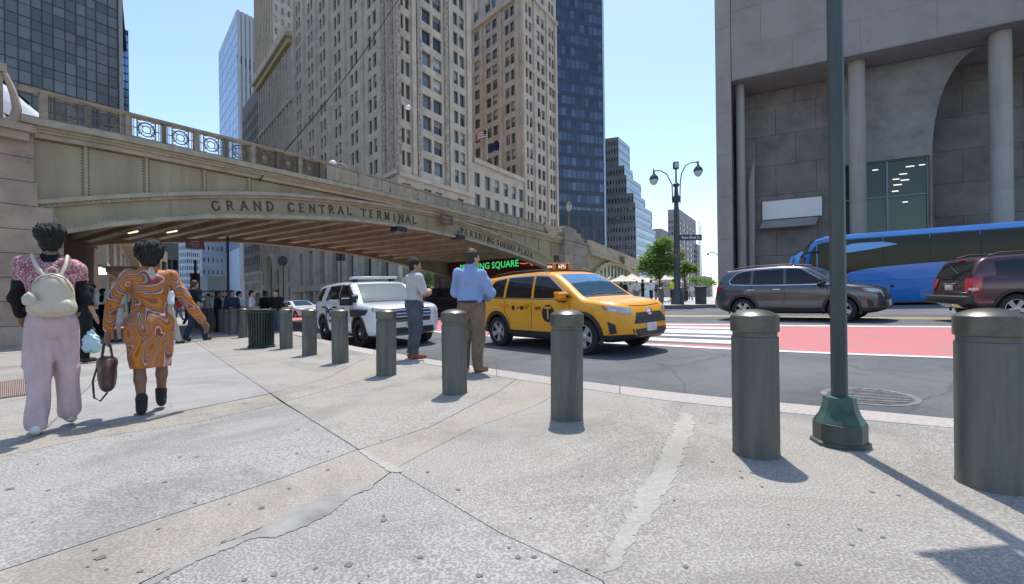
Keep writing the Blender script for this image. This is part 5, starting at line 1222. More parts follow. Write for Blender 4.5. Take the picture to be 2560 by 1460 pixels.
    for k in range(4): c.line([(-0.44, 0.64+0.04*k), (0.44, 0.64+0.04*k)], 'front', 'grille_bar', pm('grille_bar', (0.055, 0.055, 0.058), 0.4), t, 0.012, 0.02)
    c.patch([(-0.55, 0.50), (0.55, 0.50)], [(-0.5, 0.36), (0.5, 0.36)], 'front', 'lower_grille', M_dark, t, 0.012)
    fx = c.hit((5, 0, 0.52), (-1, 0, 0))[0].x; pl_ = box_part(t, 'licence_plate', M_plate, fx, fx+0.025, -0.16, 0.16, 0.44, 0.60, 0.004)
    c.patch([(-0.52, 1.48), (0.52, 1.48)], [(-0.62, 1.16), (0.62, 1.16)], 'rear', 'rear_window', M_tint, t, 0.008)
    box_part(t, 'rear_plate', M_plate, -2.36, -2.325, -0.16, 0.16, 0.80, 0.95, 0.004)
    box_part(t, 'spoiler', paint, -2.12, -1.85, -0.56, 0.56, 1.60, 1.635, 0.012)
    add_wheels(t, sp, wheels)
    return pl_
# ---- yellow taxi
M_taxi = car_paint('taxi_yellow_paint', (0.90, 0.375, 0.010), rough=0.42, coat=0.35)
T = car_from_wheels('taxi', 'yellow taxi SUV with a round black T emblem on its front door', 'taxi', (1470, 888), (1243, 864.5), SUV, 0.99, 0.98)
c = Car(SUV, M_taxi); dress_suv(T, c, SUV, M_taxi)
M_blk = pm('black_decal', (0.015, 0.015, 0.015), 0.5); M_dec = pm('yellow_decal', (0.80, 0.36, 0.028), 0.5)
def disc(cx, cz, r, n=28): return [(cx, cz)]+[(cx+r*math.cos(2*math.pi*k/n), cz+r*math.sin(2*math.pi*k/n)) for k in range(n)], [(0, 1+k, 1+(k+1) % n) for k in range(n)]
v, f = disc(0.42, 0.80, 0.185); em = c.project_flat(v, f, 'side', 'emblem', M_blk, T, 0.006)
v, f = text_flat('T', 0.36, 0.006); c.project_flat([(0.42+x, 0.80+y) for x, y in v], f, 'side', 'emblem_letter', M_dec, T, 0.010)
v, f = text_flat('NYC', 0.10, 0.004); c.project_flat([(0.12+x, 0.90+y) for x, y in v], f, 'side', 'lettering', M_blk, T, 0.006)
for x in (-0.72, -0.42): v, f = disc(x, 0.92, 0.055, 16); c.project_flat(v, f, 'side', 'small_emblem', M_blk, T, 0.006)
for x in (-0.60, -0.30):
    for k, z in enumerate((0.935, 0.905)): c.line([(x, z), (x+0.12-0.04*k, z)], 'side', 'small_print', M_blk, T, 0.012, 0.006)
fx = c.hit((5, 0, 0.79), (-1, 0, 0))[0].x
mb = MB(); mb.lathe([(0.085, 0), (0.085, 0.02), (0.06, 0.035), (0, 0.035)], 20, (0, 0, 0), 0, Matrix.Translation((fx, 0, 0.80))@Matrix.Rotation(R(90), 4, 'Y')); mb.build('badge', M_chrome, T, 40)
rs_ = box_part(T, 'roof_sign', pm('roof_sign_orange', (0.62, 0.16, 0.03), 0.4), -0.20, -0.02, -0.30, 0.30, 1.715, 1.90, 0.02); box_part(T, 'roof_sign_base', M_dark, -0.24, 0.02, -0.34, 0.34, 1.70, 1.716, 0.003)
box_part(T, 'roof_sign_face', M_dark, -0.021, -0.012, -0.20, 0.20, 1.745, 1.875); box_part(T, 'roof_sign_face', M_dark, -0.19, -0.03, -0.312, -0.299, 1.745, 1.875)
M_neon = glow('lit_sign_text', (1.0, 0.75, 0.5), 0.6)
v, f = text_flat('1P54', 0.13, 0.004); MB().add([(-0.010, -x, 1.808+y) for x, y in v], [q[::-1] for q in f]).build('roof_sign_text', M_neon, T)
v, f = text_flat('1P54', 0.085, 0.003); MB().add([(-0.11+x, -0.3135, 1.808+y) for x, y in v], [q for q in f]).build('roof_sign_text', M_neon, T)
# ---- grey SUV crossing on the right
M_grey = car_paint('dark_grey_paint', (0.085, 0.095, 0.10), metal=0.45, rough=0.3)
T = car_from_wheels('grey_suv', 'dark grey SUV with a silver roof line driving past the red lane', 'car', (2122, 806), (1846, 801), SUV, 1.03, 1.02)
c = Car(SUV, M_grey); dress_suv(T, c, SUV, M_grey, handles=M_chrome)
mb = MB(); mb.lathe([(0.05, 0), (0.02, 0.07), (0, 0.075)], 12, (-1.75, 0, 1.665)); mb.build('aerial_fin', M_grey, T)
# ---- maroon SUV at the right edge
SUVM = dict(SUV); SUVM.update(clad=0.36, tumble=0.24, wr=0.37, wb=2.70, W=1.84,
    top=([-2.25, -2.23, -2.18, -2.10, -1.98, -1.85, -1.5, -0.5, 0.2, 0.5, 0.85, 1.15, 1.3, 1.9, 2.2, 2.28], [0.70, 1.0, 1.22, 1.45, 1.64, 1.70, 1.73, 1.75, 1.73, 1.66, 1.42, 1.18, 1.12, 1.05, 0.9, 0.62]),
    hw=([-2.25, -2.2, -2.05, -1.8, -1.3, 0, 1.4, 1.9, 2.2, 2.28], [0.80, 0.86, 0.90, 0.92, 0.92, 0.92, 0.92, 0.88, 0.76, 0.6]),
    bot=([-2.25, -2.0, -0.8, 0.8, 1.9, 2.28], [0.50, 0.36, 0.30, 0.30, 0.32, 0.42]), belt=([-2.3, 0, 2.3], [1.14, 1.12, 1.06]))
M_mar = car_paint('maroon_paint', (0.085, 0.028, 0.035), metal=0.4, rough=0.3)
th = R(17); hd = Vector((math.cos(th), -math.sin(th))); lf = Vector((math.sin(th), math.cos(th))); rc = at(2440, H0, 11.4); rc = Vector((rc.x, rc.y))
pos = rc+hd*2.15+lf*0.92
T = thing('maroon_suv', 'maroon SUV with a round red tail lamp cut off by the right edge', 'car', M=road_matrix(pos, hd, 0.98, 0.98))
c = Car(SUVM, M_mar); link('body', c.me, T)
for sd in (-1, 1):
    c.patch([(0.30, 1.60), (-0.10, 1.62)], [(0.95, 1.17), (-0.08, 1.18)], 'side', 'window', M_tint, T, sd=sd); c.patch([(-0.20, 1.62), (-0.95, 1.62)], [(-0.18, 1.18), (-0.95, 1.19)], 'side', 'window', M_tint, T, sd=sd)
    c.patch([(-1.05, 1.61), (-1.72, 1.585)], [(-1.05, 1.19), (-1.72, 1.21)], 'side', 'window', M_tint, T, sd=sd)
    for wx in (1.35, -1.35): c.arch(wx, T, sd, 0.06)
    for x in (1.0, -0.12): c.line([(x, 1.13), (x, 0.5)], 'side', 'door_seam', M_seam, T, 0.012, 0.003, sd)
    c.line([(1.6, 0.98), (0, 1.02), (-1.9, 1.05)], 'side', 'crease', pm('maroon_edge', (0.16, 0.06, 0.07), 0.3), T, 0.012, 0.004, sd)
    c.patch([(-0.20, 1.16), (0.14, 1.18)], [(-0.18, 0.82), (0.10, 0.83)], 'rcorner', 'tail_light', M_tail, T, 0.02, 8, 6, sd=sd); c.patch([(-0.10, 0.92), (0.06, 0.92)], [(-0.10, 0.86), (0.06, 0.86)], 'rcorner', 'reversing_lamp', M_plate, T, 0.026, 5, 3, sd=sd)
    mb = MB(); mb.tube([(0.2, sd*0.62, 1.74), (0.0, sd*0.63, 1.80), (-1.5, sd*0.63, 1.80), (-1.75, sd*0.62, 1.73)], 0.022, 6); mb.build('roof_rail', M_dark, T, 50)
c.patch([(-0.60, 1.60), (0.60, 1.60)], [(-0.74, 1.14), (0.74, 1.14)], 'rear', 'rear_window', M_tint, T, 0.008)
c.line([(-0.25, 1.30), (0.30, 1.52)], 'rear', 'rear_wiper', M_chrome, T, 0.022, 0.03)
box_part(T, 'rear_bumper', M_dark, -2.40, -2.18, -0.88, 0.88, 0.50, 0.72, 0.04); box_part(T, 'rear_plate', M_plate, -2.285, -2.25, -0.15, 0.15, 0.86, 1.0, 0.004); box_part(T, 'plate_light', M_chrome, -2.275, -2.24, -0.26, 0.26, 1.02, 1.06, 0.006)
box_part(T, 'brake_lamp', M_tail, -2.02, -1.96, -0.14, 0.14, 1.63, 1.68, 0.01); c.patch([(0.50, -0.62), (0.50, 0.62)], [(1.15, -0.75), (1.15, 0.75)], 'top', 'windscreen', M_wshield, T, 0.006, 14, 8)
add_wheels(T, SUVM, 'five')
# ---- white police SUV
POL = dict(SUV); POL.update(wb=2.86, W=2.0, wr=0.38, clad=0.30, tumble=0.26,
    top=([-2.50, -2.48, -2.42, -2.32, -2.2, -2.08, -1.7, -0.8, 0.0, 0.35, 0.6, 0.95, 1.28, 1.42, 1.8, 2.15, 2.36, 2.46, 2.49], [0.65, 0.95, 1.14, 1.36, 1.58, 1.68, 1.735, 1.77, 1.765, 1.735, 1.68, 1.44, 1.20, 1.15, 1.12, 1.08, 1.0, 0.86, 0.62]),
    bot=([-2.5, -2.2, -1.0, 1.0, 2.1, 2.49], [0.42, 0.32, 0.25, 0.25, 0.28, 0.36]), hw=([-2.5, -2.44, -2.25, -1.9, 0, 1.6, 2.0, 2.25, 2.42, 2.49], [0.78, 0.88, 0.95, 0.99, 1.0, 1.0, 0.97, 0.90, 0.78, 0.62]), belt=([-2.5, 0, 1.2, 2.5], [1.17, 1.14, 1.12, 1.05]))
M_wht = car_paint('white_paint', (0.78, 0.79, 0.80), rough=0.3); M_navy = pm('navy_decal', (0.02, 0.025, 0.06), 0.45); M_gold = pm('gold_decal', (0.42, 0.27, 0.14), 0.5); M_pshield = glass_mat('police_windscreen', (0.10, 0.14, 0.14), (0.12, 0.16, 0.16), 0.5, 0.03, 0.5)
T = car_from_wheels('police_suv', 'white police SUV with dark blue lettering parked at the kerb', 'police car', (917, 873), (803, 852.5), POL, 0.98, 0.97)
c = Car(POL, M_wht); link('body', c.me, T)
for sd in (-1, 1):
    c.patch([(0.42, 1.655), (-0.05, 1.68)], [(1.08, 1.19), (-0.03, 1.20)], 'side', 'window', M_tint, T, sd=sd); c.patch([(-0.10, 1.68), (-0.98, 1.665)], [(-0.08, 1.20), (-1.22, 1.23)], 'side', 'window', M_tint, T, sd=sd)
    c.patch([(-1.42, 1.65), (-2.0, 1.60)], [(-1.62, 1.24), (-2.18, 1.26)], 'side', 'window', M_tint, T, sd=sd)
    c.patch([(0.46, 1.70), (0.40, 1.655)], [(1.28, 1.17), (1.10, 1.18)], 'side', 'pillar', M_dark, T, 0.009, sd=sd)
    for x in (1.10, -0.08): c.line([(x, 1.15), (x+0.02, 0.8), (x-0.02, 0.45)], 'side', 'door_seam', M_seam, T, 0.012, 0.003, sd)
    c.line([(-1.25, 1.18), (-1.2, 0.92), (-1.02, 0.68), (-0.98, 0.45)], 'side', 'door_seam', M_seam, T, 0.012, 0.003, sd)
    c.patch([(0.98, 0.36), (-0.98, 0.36)], [(0.95, 0.27), (-0.95, 0.27)], 'side', 'sill_trim', M_dark, T, 0.012, sd=sd)
    for x in (-0.32, -1.22): h = c.hit((x, sd*3, 1.06), (0, -sd, 0))[0]; box_part(T, 'door_handle', M_dark, x-0.12, x+0.12, h.y-0.01, h.y+sd*0.04, 1.04, 1.075, 0.008)
    for wx in (1.43, -1.43): c.arch(wx, T, sd, 0.05)
    box_part(T, 'mirror', M_dark, 0.90, 1.03, sd*1.03, sd*1.22, 1.15, 1.29, 0.04); box_part(T, 'mirror_stalk', M_dark, 0.88, 1.0, sd*0.92, sd*1.12, 1.13, 1.18, 0.02)
    v, f = text_flat('POLICE', 0.34, 0.014, 1.45); c.project_flat([(-sd*x*1.0-0.30, 0.90+y) for x, y in v] if sd > 0 else [(x-0.30, 0.90+y) for x, y in v], f, 'side', 'lettering', M_navy, T, 0.007, sd)
    v, f = text_flat('METROPOLITAN TRANSIT', 0.105, 0.002); c.project_flat([((-sd if sd > 0 else 1)*x-0.22, 0.65+y) for x, y in v], f, 'side', 'lettering', M_navy, T, 0.007, sd)
    c.patch([(2.02, 0.98), (1.62, 0.985), (0.88, 0.99)], [(1.90, 0.86), (1.62, 0.83), (0.92, 0.80)], 'side', 'stripe', M_navy, T, 0.006, sd=sd); c.patch([(2.04, 0.995), (1.62, 1.02), (0.86, 1.03)], [(2.02, 0.985), (1.62, 0.99), (0.88, 0.995)], 'side', 'stripe', M_gold, T, 0.007, sd=sd)
    c.patch([(-0.24, 1.03), (0.12, 0.98)], [(-0.16, 0.90), (0.16, 0.80)], 'corner', 'headlight', M_lamp, T, 0.012, sd=sd); c.patch([(-0.30, 1.03), (-0.24, 1.03)], [(-0.26, 0.95), (-0.2, 0.93)], 'corner', 'side_lamp', M_amber, T, 0.014, 4, 3, sd=sd)
    c.patch([(-0.25, 1.15), (0.2, 1.17)], [(-0.25, 0.95), (0.15, 0.97)], 'rcorner', 'tail_light', M_tail, T, 0.014, sd=sd)
    box_part(T, 'spot_lamp', M_dark, 1.04, 1.15, sd*0.88, sd*0.98, 1.24, 1.35, 0.04)
c.patch([(0.60, -0.66), (0.60, 0.66)], [(1.36, -0.80), (1.36, 0.80)], 'top', 'windscreen', M_pshield, T, 0.006, 14, 8); c.line([(1.39, -0.80), (1.41, 0), (1.39, 0.80)], 'top', 'cowl', M_dark, T, 0.08, 0.004)
for y0 in (-0.62, 0.05): c.line([(1.36, y0), (1.31, y0+0.58)], 'top', 'wiper', M_dark, T, 0.022, 0.02)
c.patch([(-0.62, 0.99), (0.62, 0.99)], [(-0.50, 0.66), (0.50, 0.66)], 'front', 'grille', M_dark, T, 0.010)
for k in range(4): c.line([(-0.58+0.02*k, 0.94-0.08*k), (0.58-0.02*k, 0.94-0.08*k)], 'front', 'grille_bar', M_chrome, T, 0.022, 0.02)
c.patch([(-0.60, 0.52), (0.60, 0.52)], [(-0.62, 0.36), (0.62, 0.36)], 'front', 'lower_grille', M_dark, T, 0.012)
fx = c.hit((5, 0, 0.58), (-1, 0, 0))[0].x; box_part(T, 'licence_plate', M_plate, fx, fx+0.03, -0.17, 0.17, 0.50, 0.66, 0.004)
v, f = text_flat('1162', 0.13, 0.003); MB().add([(fx+0.034, -x*0 + x, 0.58+y) for x, y in v], f).build('plate_number', M_navy, T)
lb = box_part(T, 'light_bar', pm('clear_light_bar', (0.60, 0.62, 0.64), 0.25), 0.05, 0.32, -0.68, 0.68, 1.83, 1.90, 0.02); box_part(T, 'light_bar_foot', M_dark, 0.10, 0.28, -0.60, -0.50, 1.76, 1.83); box_part(T, 'light_bar_foot', M_dark, 0.10, 0.28, 0.50, 0.60, 1.76, 1.83)
mb = MB(); mb.tube([(-0.3, -0.3, 1.77), (-0.36, -0.3, 2.0)], 0.006, 4); mb.build('aerial', M_dark, T); c.patch([(-0.60, 1.60), (0.60, 1.60)], [(-0.72, 1.2), (0.72, 1.2)], 'rear', 'rear_window', M_tint, T, 0.008)
add_wheels(T, POL, 'steel')
# ---- simpler cars further off
SED = dict(wb=2.8, W=1.85, wr=0.33, clad=0.0, tumble=0.42, top=([-2.40, -2.37, -2.2, -1.75, -1.35, -0.9, -0.3, 0.1, 0.6, 1.05, 1.25, 1.8, 2.2, 2.38, 2.42], [0.6, 0.88, 1.0, 1.05, 1.22, 1.40, 1.46, 1.44, 1.24, 1.0, 0.96, 0.90, 0.80, 0.66, 0.5]),
    bot=([-2.4, -2.1, 0, 2.1, 2.42], [0.36, 0.22, 0.19, 0.22, 0.34]), hw=([-2.4, -2.3, -1.9, 0, 1.6, 2.1, 2.35, 2.42], [0.72, 0.82, 0.9, 0.925, 0.92, 0.84, 0.66, 0.5]), belt=([-2.4, 0, 2.4], [0.98, 0.94, 0.88]))
def small_car(name, label, sp, paint, pos, hd, scale=1.0, sed=True, group=None, zf=None):
    t = thing(name, label, 'car', M=road_matrix(pos, Vector(hd).normalized(), scale, scale, zf), group=group); c = Car(sp, paint); link('body', c.me, t)
    for sd in (-1, 1):
        if sed: c.patch([(0.02, 1.37), (-0.25, 1.40)], [(0.80, 0.97), (-0.23, 0.98)], 'side', 'window', M_tint, t, sd=sd); c.patch([(-0.31, 1.40), (-0.85, 1.36)], [(-0.30, 0.98), (-1.25, 1.0)], 'side', 'window', M_tint, t, sd=sd)
        else: c.patch([(0.30, 1.575), (-0.08, 1.60)], [(1.02, 1.115), (-0.06, 1.125)], 'side', 'window', M_tint, t, sd=sd); c.patch([(-0.16, 1.602), (-1.0, 1.60)], [(-0.14, 1.127), (-1.03, 1.15)], 'side', 'window', M_tint, t, sd=sd); c.patch([(-1.09, 1.595), (-1.52, 1.545)], [(-1.12, 1.155), (-1.83, 1.20)], 'side', 'window', M_tint, t, sd=sd)
        zl = 0.72 if sed else 0.9
        c.patch([(-0.28, zl+.06), (0.12, zl)], [(-0.26, zl-.04), (0.12, zl-.08)], 'corner', 'headlight', M_lamp, t, 0.012, sd=sd); c.patch([(-0.25, zl+.20), (0.2, zl+.22)], [(-0.25, zl+.08), (0.15, zl+.08)], 'rcorner', 'tail_light', M_tail, t, 0.014, sd=sd)
    if sed: c.patch([(0.14, -0.55), (0.14, 0.55)], [(0.98, -0.70), (0.98, 0.70)], 'top', 'windscreen', M_wshield, t, 0.006, 12, 7); c.patch([(-1.02, -0.5), (-1.02, 0.5)], [(-1.6, -0.6), (-1.6, 0.6)], 'top', 'rear_window', M_tint, t, 0.006, 12, 6)
    else: c.patch([(0.50, -0.60), (0.50, 0.60)], [(1.24, -0.73), (1.24, 0.73)], 'top', 'windscreen', M_wshield, t, 0.006, 12, 7); c.patch([(-0.52, 1.48), (0.52, 1.48)], [(-0.62, 1.16), (0.62, 1.16)], 'rear', 'rear_window', M_tint, t, 0.008)
    z_ = 0.56 if sed else 0.70; c.patch([(-0.42, z_+.08), (0.42, z_+.08)], [(-0.38, z_-.08), (0.38, z_-.08)], 'front', 'grille', M_dark, t, 0.01)
    for sd in (-1, 1): box_part(t, 'mirror', paint, 0.66, 0.80, sd*0.90, sd*1.08, 0.95 if sed else 1.1, 1.08 if sed else 1.25, 0.04)
    add_wheels(t, sp, 'five'); return t
M_black = car_paint('black_paint', (0.018, 0.019, 0.021), rough=0.3); M_blue = car_paint('slate_blue_paint', (0.07, 0.10, 0.15), metal=0.3)
p = at(1150, H0, 27.0); small_car('black_suv', 'black SUV behind the person in the blue shirt', SUV, M_black, (p.x, p.y), (0.93, -0.37), 1.0, False)
p = at(748, H0, 36.0); small_car('white_sedan', 'white sedan waiting beyond the viaduct', SED, M_wht, (p.x, p.y), (0.75, -0.66), 1.0, zf=-0.35)
p = at(706, H0, 39.0); small_car('slate_blue_sedan', 'slate blue sedan just left of the white sedan', SED, M_blue, (p.x, p.y), (0.70, -0.71), 1.0, zf=-0.35)
f_ = at(1560, H0, 15.2); small_car('dark_sedan', 'dark sedan mostly hidden behind the taxi hood', SUV, M_black, (f_.x-1.75, f_.y+1.55), (0.80, -0.60), 1.0, False)
# ---- blue coach
M_bus = car_paint('coach_blue_paint', (0.025, 0.20, 0.62), rough=0.4); M_busl = car_paint('coach_light_blue', (0.10, 0.36, 0.78), rough=0.35)
fc = at(2036, H0, 21.6); hb = Vector((-0.891, 0.454)).normalized(); ycam = Vector((-hb.y, hb.x))    # left side of the coach faces the camera
if ycam.dot(Vector((-fc.x, -fc.y))) < 0: ycam = -ycam
bl_, bw, bh = 13.2, 2.55, 3.42
cpos = Vector((fc.x, fc.y))-hb*(bl_/2)-ycam*(bw/2)
B = thing('coach_bus', 'blue touring coach with a dark window band parked before the stone building', 'bus', M=road_matrix(cpos, hb, 1, 1, zr(fc.x, fc.y)+0.02))
fr = [(-6.6, .38, 3.2, 1.10), (-6.55, .33, 3.38, 1.22), (-6.3, .30, 3.42, 1.275), (5.4, .30, 3.42, 1.275), (6.1, .30, 3.40, 1.27), (6.45, .31, 3.30, 1.24), (6.65, .33, 3.10, 1.18), (6.82, .36, 2.6, 1.12), (6.92, .40, 1.9, 1.06), (6.96, .42, 1.3, 1.0), (6.93, .5, 0.8, 0.95)]
rows = []
for x, z0, z1, w_ in fr:
    half = [(0, z0), (w_*0.97, z0), (w_, z0+0.08), (w_, z0+(z1-z0)*0.3), (w_, z0+(z1-z0)*0.5), (w_*0.995, z0+(z1-z0)*0.7), (w_*0.98, z1-0.30), (w_*0.95, z1-0.10), (w_*0.86, z1-0.01), (0, z1+0.03)]
    rows.append([(x, y, z) for y, z in half]+[(x, -y, z) for y, z in half[-2:0:-1]])
n = len(rows[0]); mb = MB(); mb.v = [p for r in rows for p in r]
for j in range(len(rows)-1):
    for k in range(n): k2 = (k+1) % n; mb.f.append((j*n+k, j*n+k2, (j+1)*n+k2, (j+1)*n+k)); mb.m.append(0)
mb.f += [tuple(range(n)), tuple((len(rows)-1)*n+k for k in range(n))]; mb.m += [0, 0]
me = mb.mesh('body', [M_bus]); bmx = bmesh.new(); bmx.from_mesh(me); bmesh.ops.recalc_face_normals(bmx, faces=bmx.faces[:])
cc_ = Car.__new__(Car); cc_.bvh = BVHTree.FromBMesh(bmx); bmx.to_mesh(me); bmx.free(); me.polygons.foreach_set('use_smooth', [True]*len(me.polygons)); me.set_sharp_from_angle(angle=R(30)); link('body', me, B)
M_busg = glass_mat('coach_glass', (0.010, 0.0095, 0.009), (0.013, 0.012, 0.011), 0.5, 0.04, 0.0); M_busg.node_tree.nodes['Principled BSDF'].inputs['Specular IOR Level'].default_value = 0.28
sg = [(6.75, 1.45), (6.3, 1.40), (5.6, 1.42), (5.25, 1.70), (4.4, 1.86), (3.0, 1.95), (0, 2.02), (-6.4, 2.06)]
for sd in (-1, 1):
    top_ = [(6.48, 3.02), (6.2, 3.10), (5.6, 3.14), (5.2, 3.14), (4.4, 3.14), (3.0, 3.14), (0, 3.14), (-6.4, 3.14)]
    cuts = [0, 3, 4, 5]
    xs_ = [6.72, 5.62, 5.55, 4.2, 2.6, 1.0, -0.6, -2.2, -3.8, -6.4]
    bx_, bz_ = [q[0] for q in sg][::-1], [q[1] for q in sg][::-1]; tx_, tz_ = [q[0] for q in top_][::-1], [q[1] for q in top_][::-1]
    cc_.patch([(6.40, 3.17), (0, 3.17), (-6.42, 3.17)], [(6.44, 1.42), (5.6, 1.40), (5.25, 1.66), (4.4, 1.83), (3.0, 1.92), (0, 1.99), (-6.42, 2.03)], 'side', 'window_band', M_dark, B, 0.003, 40, 6, sd)
    for a, e in ((6.42, 5.60), (5.56, 4.0), (3.97, 2.4), (2.37, 0.8), (0.77, -0.8), (-0.83, -2.4), (-2.43, -4.0), (-4.03, -6.35)):
        q = np.linspace(a, e, 8); cc_.patch([(x, interp(x, tx_, tz_)) for x in q], [(x, interp(x, bx_, bz_)) for x in q], 'side', 'window', M_busg, B, 0.008, 10, 5, sd)
    cc_.patch([(6.62, 2.80), (6.46, 3.0)], [(6.88, 1.40), (6.46, 1.42)], 'side', 'window', M_busg, B, 0.008, 6, 6, sd)
    cc_.patch([(6.1, 3.40), (0, 3.41), (-6.4, 3.41)], [(6.2, 3.20), (0, 3.19), (-6.4, 3.19)], 'side', 'roof_stripe', M_busl, B, 0.010, 14, 3, sd)
    cc_.patch([(5.75, 2.78), (5.0, 2.98), (4.0, 2.96), (3.5, 2.84)], [(5.75, 2.70), (5.3, 2.56), (4.4, 2.66), (3.52, 2.80)], 'side', 'swoosh', M_busl, B, 0.014, 14, 4, sd)
    for x in (4.2, 2.2, 0.2): cc_.line([(x, 0.45), (x, 1.25)], 'side', 'locker_seam', M_seam, B, 0.012, 0.004, sd)
    cc_.line([(5.2, 1.25), (-6, 1.25)], 'side', 'locker_seam', M_seam, B, 0.010, 0.004, sd)
    v, f = disc(3.7, 0.98, 0.07, 14); cc_.project_flat(v, f, 'side', 'lock', M_dark, B, 0.010, sd)
    for k in range(6): cc_.line([(2.75, 0.80-0.06*k), (2.25+0.1*((k*7) % 3), 0.80-0.06*k)], 'side', 'small_print', pm('faded_print', (0.18, 0.33, 0.55), 0.6), B, 0.028, 0.006, sd)
    cc_.patch([(4.98, 0.95), (4.4, 1.02), (3.9, 0.95)], [(4.98, 0.32), (4.4, 0.32), (3.9, 0.32)], 'side', 'wheel_opening', M_well, B, 0.006, 12, 3, sd)
    for wx in (4.42, -3.2, -4.6):
        mw = wheel_meshes(0.50, 'steel'); M_ = Matrix.Translation((wx, sd*(bw/2-0.15), 0.50))
        if sd > 0: M_ = M_@Matrix.Rotation(math.pi, 4, 'Z')
        wo = bpy.data.objects.new('wheel', None); COL.objects.link(wo); wo.parent = B; wo.matrix_basis = M_
        for nm, q in zip(('tyre', 'rim', 'hub'), mw): link(nm, q, wo)
    mb = MB(); mb.tube([(6.2, sd*1.15, 2.62), (6.55, sd*1.3, 2.72), (7.05, sd*1.42, 2.62), (7.2, sd*1.45, 2.40)], [0.05, 0.05, 0.06, 0.06], 8); mb.build('mirror_arm', M_dark, B, 50)
    mb = MB(); mb.tube([(7.02, sd*1.42, 2.70), (7.20, sd*1.46, 2.55), (7.28, sd*1.46, 2.25), (7.24, sd*1.45, 2.0)], [0.06, 0.11, 0.12, 0.06], 8); mb.build('mirror', M_busl, B, 50)
cc_.patch([(-0.98, 2.85), (0.98, 2.85)], [(-0.90, 1.15), (0.90, 1.15)], 'front', 'windscreen', M_busg, B, 0.010, 14, 8); cc_.patch([(6.93, -0.90), (6.93, 0.90)], [(6.42, -1.0), (6.42, 1.0)], 'top', 'windscreen', M_busg, B, 0.008, 10, 8)

# ================================================================ PEOPLE
def surfnet(D, org, h):
    """surface nets: a closed quad mesh of the zero level of D"""
    S = D < 0; nx, ny, nz = D.shape
    cnt = np.zeros((nx-1, ny-1, nz-1), np.int8)
    for i in (0, 1):
        for j in (0, 1):
            for k in (0, 1): cnt += S[i:nx-1+i, j:ny-1+j, k:nz-1+k]
    cell = (cnt > 0) & (cnt < 8); ci = np.argwhere(cell); idx = -np.ones(cell.shape, np.int64); idx[tuple(ci.T)] = np.arange(len(ci))
    acc = np.zeros((len(ci), 3)); num = np.zeros(len(ci)); cor = [(i, j, k) for i in (0, 1) for j in (0, 1) for k in (0, 1)]
    for a in cor:
        for ax in range(3):
            if a[ax]: continue
            b = list(a); b[ax] = 1; da = D[ci[:, 0]+a[0], ci[:, 1]+a[1], ci[:, 2]+a[2]]; db = D[ci[:, 0]+b[0], ci[:, 1]+b[1], ci[:, 2]+b[2]]
            m = (da < 0) != (db < 0); t = np.where(m, da/np.where(m, da-db, 1), 0); p = np.tile(np.array(a, float), (len(ci), 1)); p[:, ax] += t
            acc[m] += p[m]; num[m] += 1
    V = (ci+acc/np.maximum(num, 1)[:, None])*h+np.array(org); Q = []
    for ax in range(3):
        sl0 = [slice(None)]*3; sl1 = [slice(None)]*3; sl0[ax] = slice(0, -1); sl1[ax] = slice(1, None)
        ch = S[tuple(sl0)] != S[tuple(sl1)]; e = np.argwhere(ch); o1, o2 = [(1, 2), (2, 0), (0, 1)][ax]
        ok = (e[:, o1] > 0) & (e[:, o2] > 0) & (e[:, o1] < D.shape[o1]-1) & (e[:, o2] < D.shape[o2]-1); e = e[ok]
        def g(d1, d2): q = e.copy(); q[:, o1] += d1; q[:, o2] += d2; return idx[q[:, 0], q[:, 1], q[:, 2]]
        quad = np.stack([g(-1, -1), g(0, -1), g(0, 0), g(-1, 0)], 1); neg = S[e[:, 0], e[:, 1], e[:, 2]]; quad[~neg] = quad[~neg][:, ::-1]; Q.append(quad)
    return V, np.concatenate(Q)
